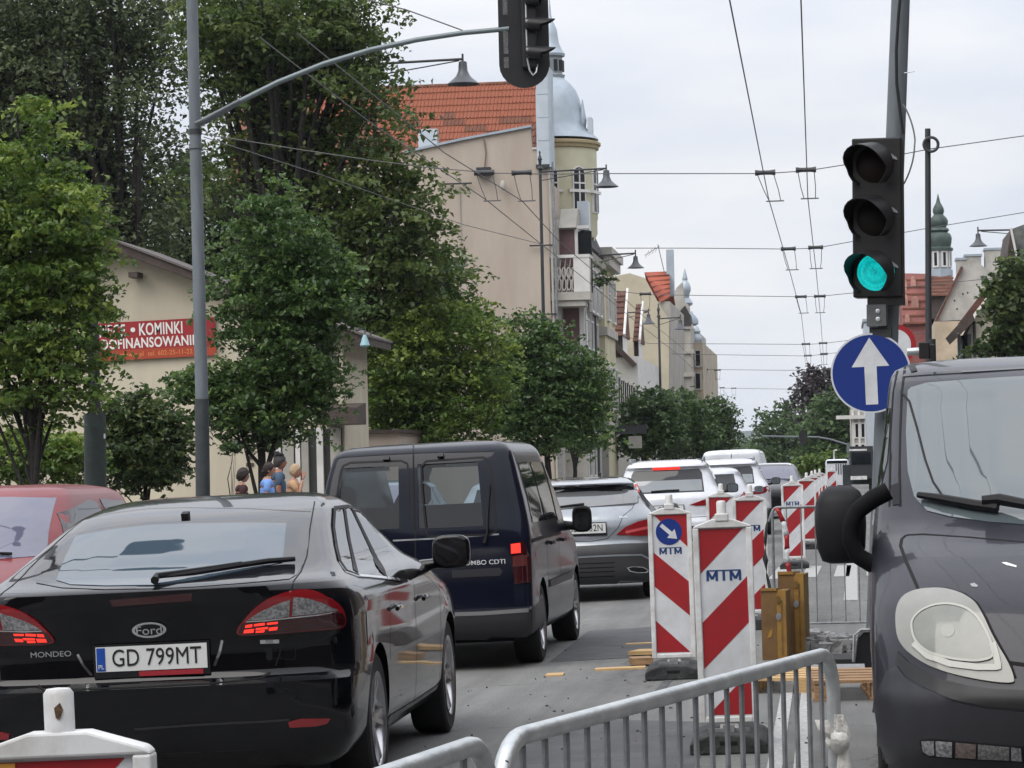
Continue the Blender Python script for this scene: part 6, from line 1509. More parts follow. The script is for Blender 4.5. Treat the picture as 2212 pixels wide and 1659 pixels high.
# --- half-timbered gables with brown tiles -----------------------------------------------------------
Yh = 126.0; sH = 6000 / Yh
t = thing('gabled_house', 'white half timbered house with two steep brown tiled gables', 'building', (P(1385, 900, Yh).x, Yh, 0)); o = Vector((P(1385, 900, Yh).x, Yh, 0))
def H(x, y, YY=Yh): return P(x, y, YY) - o
mb = MB(); mb.bbox((H(1318, 900).x - 4, 0, -.2), (-.1, 16, H(1350, 770).z)); part(mb, 'wall', M['white_r'], t)
for (a, b, yt_, yb, yy) in ((1324, 1352, 622, 726, 0), (1352, 1372, 640, 730, 4)):
    A = H(a, yt_); B = H(b, yb)
    mb = MB(); mb.add([(A.x, yy - .3, B.z), (B.x - .1, yy - .3, B.z), (B.x - .1, yy + 2.4, A.z), (A.x, yy + 2.4, A.z), (A.x, yy + 4, B.z), (B.x - .1, yy + 4, B.z)], [(0, 1, 2, 3), (1, 5, 2), (0, 3, 4), (3, 2, 5, 4)]); part(mb, 'tiled_roof', M['tile_brown'], t)
    for k in range(8):
        f = k / 8; mb = MB(); mb.bbox((A.x + .02, yy - .34 + 2.7 * f, B.z + (A.z - B.z) * f), (B.x - .12, yy - .28 + 2.7 * f, B.z + (A.z - B.z) * f + .05)); part(mb, 'tile_course', M['tile_brown'], t)
    mb = MB(); mb.bar((B.x - .05, yy - .34, B.z), (B.x - .05, yy + 2.4, A.z + .05), .1, .2); part(mb, 'barge_board', M['white_r'], t)
    mb = MB(); mb.bbox((A.x, yy, H(1340, 770).z), (B.x - .15, yy + 3, B.z)); part(mb, 'gable_wall', M['white_r'], t)
    for k in range(3):
        xx = A.x + (B.x - .2 - A.x) * (.15 + .35 * k); mb = MB(); mb.bbox((xx, yy - .03, H(1340, 772).z), (xx + .1, yy - .001, B.z)); part(mb, 'timber', M['fascia'], t)
mb = MB(); mb.bar(H(1318, 735) + Vector((0, -.2, 0)), H(1372, 790) + Vector((0, -.2, 0)), .5, .22); part(mb, 'eaves', M['fascia'], t)
for k in range(5):
    q = H(1334 + k * 9, 855 + k * 5); window(t, (q.x, -.05, q.z), .13, 1.6, 0, bars=False)
# --- distant beige gable with red roof ------------------------------------------------------------------
Yg = 146.0
t = thing('town_house', 'distant beige gable wall with a small bright red tiled roof and chimney', 'building', (P(1445, 900, Yg).x, Yg, 0)); o = Vector((P(1445, 900, Yg).x, Yg, 0))
def H(x, y, YY=Yg): return P(x, y, YY) - o
pl = [(1290, 960), (1445, 960), (1445, 690), (1425, 660), (1392, 600), (1360, 590), (1326, 597), (1290, 600)]
mb = MB(); mb.prism([(H(*q).x, max(-.2, H(*q).z)) for q in pl], 0, .4); part(mb, 'gable_wall', mat('sand_render', (.43, .385, .29), .9, noise=.1, nscale=.5), t)
pl = [(1290, 960), (1446, 960), (1446, 650), (1390, 650), (1290, 650)]
mb = MB(); mb.prism([(H(*q).x, max(-.2, H(*q).z)) for q in pl], .4, 14); part(mb, 'house_block', M['grey_r'], t)
A = [H(1392, 588, Yg + 3), H(1446, 586, Yg + 3), H(1448, 642, Yg + .4), H(1427, 655, Yg + .4)]
mb = MB(); mb.add([tuple(a) for a in A] + [(A[0].x, 8, A[3].z), (A[1].x, 8, A[2].z)], [(0, 3, 2, 1), (0, 1, 5, 4)]); part(mb, 'tiled_roof', M['tile_red'], t)
for k in range(6):
    f = k / 6; a = A[3].lerp(A[0], f); b = A[2].lerp(A[1], f); mb = MB(); mb.bar(a + Vector((0, -.05, .03)), b + Vector((0, -.05, .03)), .05, .07); part(mb, 'tile_course', M['tile2'], t)
q0, q1 = H(1441, 600, Yg + 3), H(1455, 540, Yg + 3); mb = MB(); mb.bbox((q0.x, 2.6, q0.z - 1), (q1.x, 3.2, q1.z)); part(mb, 'chimney', M['zinc'], t)
tt = thing('aerial', 'spindly television aerial over the distant red roof', 'aerial', P(1442, 600, Yg + 2.8))
mb = MB(); oo = P(1442, 600, Yg + 2.8); mb.tube([(0, 0, -.5), P(1421, 528, Yg + 2.8) - oo], .025, 5); mb.tube([P(1392, 552, Yg + 2.8) - oo, P(1425, 532, Yg + 2.8) - oo], .02, 5)
for k in range(4):
    a = P(1398 + k * 7, 549 - k * 4, Yg + 2.8) - oo; mb.tube([a + Vector((-.1, 0, -.2)), a + Vector((.1, 0, .2))], .012, 4)
mb.build('rods', M['galv_dull'], tt)
# --- grey ornate facade with turrets ------------------------------------------------------------------------
Yo = 164.0
t = thing('town_house', 'grey ornate house front with small zinc onion turrets closing the left row', 'building', (P(1518, 900, Yo).x, Yo, 0)); o = Vector((P(1518, 900, Yo).x, Yo, 0))
def H(x, y, YY=Yo): return P(x, y, YY) - o
zo = H(1500, 700).z
mb = MB(); mb.bbox((H(1440, 900).x, 0, -.2), (H(1496, 900).x, 20, zo)); part(mb, 'wall', M['grey_r'], t)
mb = MB(); mb.bbox((H(1496, 900).x, 3, -.2), (-.05, 24, H(1500, 735).z)); part(mb, 'bay', mat('ochre_grey', (.36, .31, .24), .9, noise=.2, nscale=1), t)
A = H(1452, 640); B = H(1476, 610)
mb = MB(); mb.prism([(A.x, zo), (H(1490, 660).x, zo), (H(1488, 660).x, H(1480, 660).z), (H(1478, 660).x, H(1480, 650).z), (H(1474, 660).x, B.z), (H(1462, 660).x, B.z - .3), (A.x, A.z)], .1, 1.2); part(mb, 'stepped_gable', M['stone'], t)
def turret(px, ys, rs, mname='zinc', YY=Yo + 2):
    q = H(px, 700, YY); prof = [(r / (6000 / YY), H(px, y, YY).z) for y, r in zip(ys, rs)]
    mb = MB(); mb.lathe(prof, (q.x, YY - Yo, 0), 14); part(mb, 'turret', M[mname], t, True)
turret(1482, (660, 655, 648, 644, 636, 628, 620, 612, 606, 603, 598, 590, 580), (14, 16, 12, 8, 9, 12, 12, 9, 5, 6, 5, 3, .5))
turret(1484, (700, 676, 676, 662, 660), (8, 8, 7, 7, 9), 'grey_r')
turret(1494, (704, 700, 692, 684, 680, 672), (8, 15, 15, 10, 6, 1), 'zinc', Yo + 3)
turret(1502, (742, 736, 728, 722, 716, 708, 700), (12, 15, 14, 9, 11, 7, 1), 'zinc', Yo + 5)
turret(1502, (1000, 742), (11, 11), 'grey_r', Yo + 5)
mb = MB(); mb.prism([(H(1462, 660).x, zo - .1), (H(1492, 660).x, zo - .1), (H(1490, 660).x, zo + .55), (H(1480, 660).x, zo + 1.1), (H(1466, 660).x, zo + .7)], -.2, 2); part(mb, 'hipped_roof', M['roof_dark'], t)
for k, (x, y) in enumerate(((1468, 740), (1468, 790), (1468, 840), (1506, 770), (1506, 820))):
    q = H(x, y); window(t, (q.x - (.1 if k > 2 else 0), -.06 if k < 3 else 2.94, q.z), .26, .9, 0, bars=False, frame=M['stone'])
for y in (712, 765, 815):
    q = H(1440, y); mb = MB(); mb.bbox((q.x, -.15, q.z), (H(1497, 660).x, -.001, q.z + .25)); part(mb, 'string_course', M['stone'], t)

# ------------------------------------------------------------------ right side
# R2: red ornate front with green cupola
Yr = 150.0
t = thing('town_house', 'red tiled ornate house with a dark green onion cupola on its roof', 'building', (P(1990, 900, Yr).x, Yr, 0)); o = Vector((P(1990, 900, Yr).x, Yr, 0))
def H(x, y, YY=Yr): return P(x, y, YY) - o
mb = MB(); mb.bbox((H(1948, 660).x, 0, -.2), (H(2100, 660).x, 12, H(1990, 700).z)); part(mb, 'wall', M['red_fac'], t)
mb = MB(); mb.add([(H(1948, 660).x, -.2, H(1990, 700).z), (H(2012, 660).x, -.2, H(1990, 700).z), (H(2010, 660).x, 4, H(1990, 581).z), (H(1950, 660).x, 4, H(1990, 578).z), (H(1948, 660).x, 8, H(1990, 700).z), (H(2012, 660).x, 8, H(1990, 700).z)], [(0, 1, 2, 3), (3, 2, 5, 4), (1, 5, 2), (0, 3, 4)]); part(mb, 'tiled_roof', M['red_fac'], t)
for k in range(7):
    f = k / 7; z = H(1990, 700).z + f * (H(1990, 581).z - H(1990, 700).z); mb = MB(); mb.bbox((H(1950, 660).x, -.26 + 4.2 * f, z), (H(2010, 660).x, -.19 + 4.2 * f, z + .1)); part(mb, 'tile_course', M['tile2'], t)
for x, y, w_, h_ in ((1957, 615, .25, .9), (1976, 608, .28, 1.0), (1957, 650, .28, .9), (1978, 655, .4, .9), (1960, 690, .25, .6)):
    q = H(x, y); mb = MB(); f = max(0, (q.z - H(1990, 700).z) / (H(1990, 581).z - H(1990, 700).z)); n = 8
    mb.prism([(q.x + w_ / 2 * math.copysign(1, math.cos(a)) * abs(math.cos(a)) ** .6, q.z + h_ / 2 * math.sin(a)) for a in (2 * math.pi * i / 14 + .1 for i in range(14))], -.5 + 4.2 * f, .3 + 4.2 * f); part(mb, 'dormer_ornament', mat('terracotta_pale', (.42, .22, .18), .8, noise=.2, nscale=3), t)
mb = MB(); mb.bbox((H(2006, 660).x, -.5, H(1990, 690).z), (H(2062, 660).x, 6, H(1990, 640).z)); part(mb, 'dark_bay', M['fascia'], t)
mb = MB(); mb.add([(H(2000, 660).x, -.8, H(1990, 642).z), (H(2066, 660).x, -.8, H(1990, 642).z), (H(2062, 660).x, 2.5, H(1990, 590).z), (H(2008, 660).x, 2.5, H(1990, 590).z)], [(0, 1, 2, 3)]); part(mb, 'bay_roof', M['tile_brown'], t)
for k in range(6):
    z0 = H(1990, 642 - k * 8.6).z; mb = MB(); mb.bbox((H(2001, 660).x, -.84 + .55 * k, z0), (H(2065, 660).x, -.76 + .55 * k, z0 + .08)); part(mb, 'tile_course', M['tile2'], t)
Yc = Yr + 3; kq = H(2031, 600, Yc)
def zc2(y): return H(2031, y, Yc).z
s_ = 6000 / Yc
mb = MB(); mb.lathe([(27 / s_, zc2(610)), (27 / s_, zc2(583))], (kq.x, 3, 0), 8); part(mb, 'cupola_base', M['zinc'], t)
mb = MB(); mb.lathe([(24 / s_, zc2(583)), (24 / s_, zc2(540))], (kq.x, 3, 0), 8); part(mb, 'lantern', M['zinc'], t)
for k in range(8):
    a = 2 * math.pi * (k + .5) / 8; q = (kq.x + 23.2 / s_ * math.cos(a), 3 + 23.2 / s_ * math.sin(a), (zc2(577) + zc2(545)) / 2); window(t, q, .17, .72, a + math.pi / 2, bars=False, frame=M['white_r'], d=.02)
prof = [(29, 542), (29, 537), (24, 534), (26, 524), (27, 515), (24, 506), (18, 502), (22, 498), (20, 494), (15, 491), (19, 486), (20, 478), (17, 471), (12, 466), (10, 463), (12, 458), (12, 452), (9, 445), (5, 438), (3, 430), (.4, 418)]
mb = MB(); mb.lathe([(r / s_, zc2(y)) for r, y in prof], (kq.x, 3, 0), 16); part(mb, 'onion_cupola', M['copper'], t, True)
# R1: weathered gable
Y_ = 128.0
t = thing('town_house', 'weathered grey white gable wall with stepped chimneys on the right', 'building', (P(2100, 900, Y_).x, Y_, 0)); o = Vector((P(2100, 900, Y_).x, Y_, 0))
def H(x, y, YY=Y_): return P(x, y, YY) - o
pl = [(2020, 960), (2260, 960), (2260, 560), (2175, 562), (2140, 588), (2098, 555), (2078, 580), (2020, 700)]
mb = MB(); mb.prism([(H(*q).x, max(-.2, H(*q).z)) for q in pl], 0, 9); part(mb, 'gable_wall', M['weathered'], t)
for (x0, y0, x1, y1) in ((2068, 560, 2086, 590), (2130, 538, 2172, 590), (2086, 552, 2120, 562)):
    A, B = H(x0, y1), H(x1, y0); mb = MB(); mb.bbox((A.x, .3, A.z - .5), (B.x, 1.4, B.z)); part(mb, 'chimney', M['weathered'], t); mb = MB(); mb.bbox((A.x - .05, .25, B.z), (B.x + .05, 1.45, B.z + .1)); part(mb, 'chimney_cap', M['zinc'], t)
mb = MB(); mb.bar(H(2021, 698) + Vector((0, -.04, .05)), H(2078, 579) + Vector((0, -.04, .05)), .3, .12); part(mb, 'verge', M['tile_brown'], t)
mb = MB(); mb.bar(H(2020, 698) + Vector((0, -.1, 0)), H(2085, 694) + Vector((0, -.1, 0)), .16, .14); part(mb, 'string_course', M['iron'], t)
for y in (690, 715):
    mb = MB(); mb.bar(H(2100, y) + Vector((0, -.04, 0)), H(2200, y - 16) + Vector((0, -.04, 0)), .05, .06); part(mb, 'wall_cable', M['iron'], t)
rr = random.Random(8)
for k in range(6):
    q = H(rr.uniform(2055, 2110), rr.uniform(600, 670)); mb = MB(); mb.lathe([(.045, 0), (.03, .03)], n=6, M=Matrix.Translation((q.x, -.001, q.z)) @ Matrix.Rotation(R(90), 4, 'X')); part(mb, 'anchor_plate', M['iron'], t)
mb = MB(); q0, q1 = H(2016, 790), H(2078, 700); mb.bbox((q0.x, -3, -.2), (q1.x, -.01, q1.z)); part(mb, 'lower_wing', mat('peach_render', (.46, .37, .27), .9, noise=.15, nscale=1), t)
# R0: near house with dark eaves
Y_ = 104.0
t = thing('town_house', 'cream house at the right edge with a dark boxed eave and brown verge', 'building', (P(2104, 900, Y_).x, Y_, 0)); o = Vector((P(2104, 900, Y_).x, Y_, 0))
def H(x, y, YY=Y_): return P(x, y, YY) - o
pl = [(2086, 960), (2280, 960), (2280, 640), (2148, 618), (2105, 690), (2086, 726)]
mb = MB(); mb.prism([(H(*q).x, max(-.2, H(*q).z)) for q in pl], 0, 8); part(mb, 'wall', mat('pale_cream_render', (.52, .48, .40), .9, noise=.0, col2=(.42, .39, .33), nscale=.8, detail=8), t)
mb = MB(); mb.bar(H(2075, 712) + Vector((0, -.2, .15)), H(2152, 612) + Vector((0, -.2, .15)), .9, .22); part(mb, 'verge', M['tile_brown'], t)
mb = MB(); mb.prism([(H(*q).x, H(*q).z) for q in ((2056, 716), (2066, 730), (2104, 694), (2098, 676), (2080, 690))], -.7, 6); part(mb, 'boxed_eave', M['fascia'], t)
mb = MB(); mb.tube([H(2068, 722) + Vector((0, -.75, 0)), H(2076, 742) + Vector((0, -.3, 0)), H(2076, 790) + Vector((0, -.3, 0))], .05, 6); part(mb, 'drain_pipe', M['iron'], t, True)
mb = MB(); mb.tube([H(2104, 694) + Vector((0, -.1, 0)), H(2106, 790) + Vector((0, -.1, 0))], .06, 6); part(mb, 'drain_pipe', M['iron'], t, True)
for k in range(4):
    q = H(2082 + k * 5.4, 752 - k * 1.5); window(t, (q.x - .12, -.06, q.z), .04, .7, 0, bars=False, d=.05, frame=M['iron'])
# dark gable top right
Y_ = 99.0
t = thing('dormer_house', 'dark timbered gable with a slate roof in the top right corner', 'building', (P(2200, 900, Y_).x, Y_, 0)); o = Vector((P(2200, 900, Y_).x, Y_, 0))
def H(x, y, YY=Y_): return P(x, y, YY) - o
mb = MB(); mb.prism([(H(*q).x, H(*q).z) for q in ((2176, 588), (2177, 540), (2184, 497), (2196, 545), (2240, 560), (2240, 590))], 0, 5); part(mb, 'gable_wall', M['fascia'], t)
mb = MB(); mb.prism([(H(*q).x, H(*q).z) for q in ((2184, 494), (2250, 470), (2262, 550), (2197, 552))], .3, 5.2); part(mb, 'slate_roof', mat('grey_slate', (.12, .13, .12), .8, noise=.3, nscale=3), t)
mb = MB(); mb.bar(H(2183, 493) + Vector((0, -.1, 0)), H(2196, 556) + Vector((0, -.1, 0)), .2, .07); part(mb, 'barge_board', M['white_r'], t)
mb = MB(); mb.bbox((H(2176, 660).x, .2, -.2), (H(2280, 660).x, 5, H(2190, 586).z)); part(mb, 'wall', M['white_r'], t)
q = H(2188, 608); window(t, (q.x, .1, q.z), .5, .45, 0, bars=False)
# pale fronts right of the far trees
t = thing('town_house', 'pale grey house fronts glimpsed beneath the blue sign', 'building', (P(1838, 900, 190).x, 190, 0)); o = Vector((P(1838, 900, 190).x, 190, 0))
def H(x, y, YY=190): return P(x, y, YY) - o
mb = MB(); mb.bbox((0, 0, -.2), (6, 14, H(1850, 880).z)); part(mb, 'wall', M['stone'], t)
mb = MB(); mb.bbox((-1.0, -.4, H(1850, 905).z), (1.0, .0, H(1850, 897).z)); part(mb, 'canopy', M['white_r'], t)
for k in range(3):
    mb = MB(); mb.bbox((.05 + k * .42, -.12, 0), (.2 + k * .42, -.001, H(1850, 885).z)); part(mb, 'pilaster', M['white_r'], t)
    for y in (930, 975):
        q = H(1848 + k * 13, y); window(t, (q.x + .1, -.05, q.z), .2, .9, 0, bars=False, d=.04)
t = thing('town_house', 'grey blue house top glimpsed between the traffic light and the red house', 'building', (P(1872, 900, 175).x, 175, 0)); o = Vector((P(1872, 900, 175).x, 175, 0))
def H(x, y, YY=175): return P(x, y, YY) - o
mb = MB(); mb.bbox((0, 0, -.2), (H(1950, 660).x, 9, H(1910, 695).z)); part(mb, 'wall', M['zinc_light'], t)
mb = MB(); mb.bbox((-.1, -.15, H(1910, 694).z), (.5, 9.1, H(1910, 688).z)); part(mb, 'cornice', M['zinc'], t)
M['brick_back'] = mat('dark_brick', (.07, .05, .042), .9, noise=.3, nscale=1)
# street behind the viewer; unseen closing house added to darken car reflections
for lab, x0, x1, y0, y1, h in (('long plain row of houses behind the viewer, left of the street', -26, -12, -60, -6, 13), ('long plain row of houses behind the viewer, right of the street', 10.5, 24, -60, 86, 12), ('plain house closing the street behind the viewer', -12, 10.5, -44, -32, 16)):
    t = thing('house_row', lab, 'building', (x0, y0, 0)); mb = MB(); mb.bbox((0, 0, -.2), (x1 - x0, y1 - y0, h)); part(mb, 'wall', M['brick_back'], t)
    mb = MB(); mb.bbox((-.4, -.4, h), (x1 - x0 + .4, y1 - y0 + .4, h + .5)); part(mb, 'roof', M['tile_brown'], t)
# ------------------------------------------------------------------ trees: trunk and limbs, leaf faces gathered in clumps
LM = {
 'lime': leafmat('lime_leaves', (0.040, 0.072, 0.017), (0.118, 0.200, 0.034), .45, (0.24, 0.31, 0.06)),
 'hornbeam': leafmat('hornbeam_leaves', (0.027, 0.065, 0.016), (0.088, 0.155, 0.042), .42, (0.163, 0.250, 0.062)),
 'chestnut': leafmat('chestnut_leaves', (0.036, 0.060, 0.017), (0.110, 0.165, 0.040), .45, (0.163, 0.188, 0.050)),
 'birch': leafmat('grey_green_leaves', (0.042, 0.060, 0.030), (0.125, 0.160, 0.070), .45, (0.20, 0.24, 0.11)),
 'dark': leafmat('dark_green_leaves', (0.024, 0.045, 0.016), (0.070, 0.120, 0.038), .42, (0.088, 0.138, 0.050)),
 'beech': leafmat('dark_purple_leaves', (0.018, 0.013, 0.014), (0.044, 0.031, 0.033), .15),
 'far': leafmat('far_green_leaves', (0.027, 0.056, 0.020), (0.085, 0.145, 0.042), .42, (0.112, 0.175, 0.062)),
 'bushy': leafmat('bush_leaves', (0.025, 0.045, 0.015), (0.075, 0.119, 0.035), .42, (0.163, 0.200, 0.062)),
}
def leaves_mesh(name, C_, Nn, size, tint, aspect=.62, rs=None, droop=.0):
    """one folded leaf of four corners per centre; arrays of centres, normals, sizes, tints"""
    n = len(C_); rs = rs or np.random.RandomState(1)
    Nn = Nn / np.linalg.norm(Nn, axis=1, keepdims=True)
    a = rs.normal(size=(n, 3)); a[:, 2] -= droop
    U = a - Nn * np.sum(a * Nn, axis=1, keepdims=True); U /= np.linalg.norm(U, axis=1, keepdims=True) + 1e-9
    V = np.cross(Nn, U); s = size[:, None]
    b = C_ - U * s * .5; t = C_ + U * s * .5 - Nn * s * .12
    l = C_ - V * s * aspect * .5 + Nn * s * .14 - U * s * .06; r = C_ + V * s * aspect * .5 + Nn * s * .14 - U * s * .06
    v = np.stack([b, l, t, r], 1).reshape(-1, 3)
    k = np.arange(n)[:, None] * 4
    f = np.concatenate([k + np.array([[0, 2, 1]]), k + np.array([[0, 3, 2]])], 1).reshape(-1)
    me = bpy.data.meshes.new(name)
    me.vertices.add(len(v)); me.vertices.foreach_set('co', v.astype(np.float32).ravel())
    nf = 2 * n
    me.loops.add(nf * 3); me.loops.foreach_set('vertex_index', f.astype(np.int32))
    me.polygons.add(nf); me.polygons.foreach_set('loop_start', np.arange(0, nf * 3, 3, dtype=np.int32)); me.polygons.foreach_set('loop_total', np.full(nf, 3, np.int32))
    at_ = me.attributes.new('tint', 'FLOAT', 'FACE'); at_.data.foreach_set('value', np.repeat(tint, 2).astype(np.float32))
    me.update(calc_edges=True); me.validate()
    return me
def clumps(ells, n, rs, surf=.55):
    """clump centres in a list of ellipsoids (cx,cy,cz,rx,ry,rz), weight by volume"""
    vol = np.array([e[3] * e[4] * e[5] for e in ells]); pick = rs.choice(len(ells), n, p=vol / vol.sum())
    d = rs.normal(size=(n, 3)); d /= np.linalg.norm(d, axis=1, keepdims=True); r = rs.uniform(0, 1, n) ** (1 / 3.); m = rs.uniform(size=n) < surf; r[m] = rs.uniform(.74, 1.14, m.sum())
    E = np.array(ells)[pick]
    return E[:, :3] + d * r[:, None] * E[:, 3:], d
def tree(name, label, base, ells, nclump, per, leaf, lm, seed, trunk=.12, clump_r=.35, group=None, cat='tree', limbs=14, trunk_top=None, tint_toplight=0.0, droop=0.0, lean=0, bark='bark', shell=.6, flat=.5, spray=1.35):
    rs = np.random.RandomState(seed); base = Vector(base)
    t = thing(name, label, cat, base, 0, group)
    cc, dd = clumps(ells, nclump, rs, shell)
    n = nclump * per
    d = rs.normal(size=(n, 3)); d /= np.linalg.norm(d, axis=1, keepdims=True)
    idx = np.repeat(np.arange(nclump), per)
    # each clump is a flat spray of leaves reaching outwards along its twig
    c0_ = np.average(np.array([e[:2] for e in ells]), axis=0); hd = cc[:, :2] - c0_; hd /= np.linalg.norm(hd, axis=1, keepdims=True) + 1e-6
    hd = np.concatenate([hd, np.zeros((nclump, 1))], 1) + rs.normal(size=(nclump, 3)) * np.array([.55, .55, .16]); hd /= np.linalg.norm(hd, axis=1, keepdims=True)
    sz_c = clump_r * rs.uniform(.55, 1.5, nclump)
    lat = np.cross(hd, np.array([0, 0, 1.])); lat /= np.linalg.norm(lat, axis=1, keepdims=True)
    u = rs.uniform(-1, 1, n); taper = np.sqrt(np.clip(1 - (u * .9) ** 2, 0, 1)) * (1 - .25 * u)
    pts = cc[idx] + hd[idx] * (u * spray * sz_c[idx])[:, None] + lat[idx] * (rs.normal(size=n) * .34 * sz_c[idx] * taper)[:, None]
    pts[:, 2] += rs.normal(size=n) * .17 * sz_c[idx] * taper * flat / .5 - .16 * sz_c[idx] * np.clip(u, 0, 1) ** 2 * spray
    pts[:, 2] -= droop * rs.uniform(0, 1, n) * clump_r * 2
    nr = d * .55 + np.array([0, 0, .85]) + rs.normal(size=(n, 3)) * .42
    ct = rs.uniform(.22, .92, nclump)[idx]; tint = np.clip(ct + rs.normal(size=n) * .16 + tint_toplight * (dd[idx][:, 2] > .2) + .0, 0, 1)  # upper clumps lightened: light from above put into the leaf tint
    sz = leaf * rs.uniform(.65, 1.3, n)
    zmin = .05
    ok = pts[:, 2] > zmin
    me = leaves_mesh('crown', pts[ok], nr[ok], sz[ok], tint[ok], rs=rs, droop=.4); me.materials.append(LM[lm])
    inst(me, 'crown', t)
    top = trunk_top or max(e[2] + e[5] * .7 for e in ells)
    c0 = np.average(np.array([e[:3] for e in ells]), axis=0, weights=[e[3] * e[4] * e[5] for e in ells])
    mb = MB(); k = 7; path = [Vector((c0[0] * (i / k) ** 1.2 * .6 + .05 * math.sin(i * 1.7 + seed), c0[1] * (i / k) * .6 + .04 * math.cos(i * 2.1), top * i / k)) for i in range(k + 1)]
    mb.tube(path, [trunk * (1.25 if i == 0 else 1 - .8 * i / k) for i in range(k + 1)], 10)
    for j in range(limbs):
        e = Vector(cc[rs.randint(nclump)]); lo = rs.uniform(.22, .75) * min(1, max(.3, e.z / top)); lo = min(lo, .85); f = lo * k; i = int(f); s0 = path[i].lerp(path[min(i + 1, k)], f - i)
        mid = s0.lerp(e, .5) + Vector((0, 0, .08 * (e - s0).length)); r0 = trunk * (1 - .8 * lo) * .55
        mb.tube([s0, mid, e], [r0, r0 * .6, r0 * .2], 6)
    mb.build('trunk', M[bark], t, True)
    return t
def E(b, pxs):
    """ellipsoids measured as (x, y, rx, ry, depth, rdepth) about base b at its distance"""
    out = []
    for x, y, rx_, ry_, dY, rd in pxs:
        p = P(x, y, b.y + dY); s = 6000 / (b.y + dY); out.append((p.x - b.x, dY, p.z - b.z, rx_ / s, rd, ry_ / s))
    return out
g_ = 'young trees along the left pavement'
b = G(77, 42); tree('pavement_tree', 'bright lime green young tree at the left edge, slim dark trunk', b, E(b, [(70, 560, 150, 130, 0, 1.0), (140, 480, 85, 100, -.2, .8), (172, 610, 38, 50, -.3, .5), (60, 420, 120, 120, 0, .9), (90, 320, 62, 110, 0, .5), (100, 240, 22, 55, 0, .2), (60, 690, 170, 110, 0, 1.0), (30, 810, 150, 70, 0, .9), (140, 800, 90, 75, -.2, .8), (60, 880, 130, 45, 0, .8), (-90, 560, 120, 250, .3, 1.2), (185, 590, 60, 110, -.3, .6)]), 950, 34, .115, 'lime', 11, .075, .30, g_, limbs=26, tint_toplight=.22)
b = G(562, 50); tree('pavement_tree', 'dark green young tree right of the grey pole, people beneath it', b, E(b, [(620, 640, 140, 110, 0, 1.0), (600, 520, 95, 100, 0, .8), (605, 430, 35, 50, 0, .4), (600, 760, 120, 90, 0, 1.0), (580, 870, 110, 60, 0, 1.0), (700, 660, 65, 40, 0, .6), (480, 560, 40, 35, 0, .4), (540, 930, 90, 40, 0, .8), (640, 910, 75, 50, 0, .8), (460, 830, 90, 40, 0, .7), (700, 820, 55, 60, 0, .6), (660, 760, 60, 120, 0, .8), (430, 850, 75, 50, 0, .5), (690, 580, 70, 80, .2, .6), (490, 640, 60, 40, 0, .5), (500, 900, 60, 50, 0, .5)]), 900, 34, .115, 'hornbeam', 12, .09, .31, g_, limbs=26, tint_toplight=.1)
b = G(922, 70); tree('pavement_tree', 'rounded yellow green tree behind the navy van', b, E(b, [(815, 850, 55, 75, -.3, .8), (900, 800, 120, 110, 0, 1.2), (905, 690, 75, 60, 0, .8), (985, 730, 70, 90, .2, .9), (840, 870, 75, 80, 0, .9), (980, 880, 95, 80, 0, 1.0), (1030, 660, 30, 30, .2, .3), (930, 920, 120, 45, 0, 1), (890, 660, 35, 40, 0, .4), (1050, 800, 50, 110, .3, .8), (840, 760, 60, 60, 0, .8)]), 800, 30, .14, 'lime', 13, .1, .40, g_, limbs=14, tint_toplight=.3)
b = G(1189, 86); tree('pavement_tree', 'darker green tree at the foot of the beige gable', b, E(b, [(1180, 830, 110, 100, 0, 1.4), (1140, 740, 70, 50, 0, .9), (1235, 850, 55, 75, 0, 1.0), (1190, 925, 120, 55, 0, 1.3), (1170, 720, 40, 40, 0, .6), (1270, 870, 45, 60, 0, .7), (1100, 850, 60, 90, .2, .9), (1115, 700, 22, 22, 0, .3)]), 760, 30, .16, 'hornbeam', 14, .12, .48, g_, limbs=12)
b = G(1240, 94); tree('pavement_tree', 'thin trunked tree just right of the darker green one', b, E(b, [(1250, 860, 60, 80, 0, 1.0), (1255, 930, 60, 45, 0, 1.0)]), 160, 13, .2, 'hornbeam', 24, .09, .42, g_, limbs=8)
for i, (lab, px, Y, ee) in enumerate((('dense dark tree beneath the half timbered gables', 1395, 122, [(1395, 910, 55, 60, 0, 1.5), (1365, 950, 40, 40, 0, 1), (1430, 900, 35, 55, 0, 1.2), (1415, 955, 60, 35, 0, 1.4)]), ('dark tree left of the ornate grey house front', 1465, 140, [(1470, 900, 45, 55, 0, 1.4), (1450, 950, 50, 40, 0, 1.4), (1500, 930, 40, 50, 0, 1.2)]), ('dark tree where the left row meets the far hill', 1540, 165, [(1545, 905, 38, 45, 0, 1.4), (1530, 945, 50, 42, 0, 1.5), (1570, 900, 15, 18, 0, .6), (1560, 940, 22, 45, 0, .9)]))):
    b = G(px, Y); tree('pavement_tree', lab, b, E(b, ee), 420, 13, .26, 'far', 30 + i, .12, .5, g_, limbs=6)
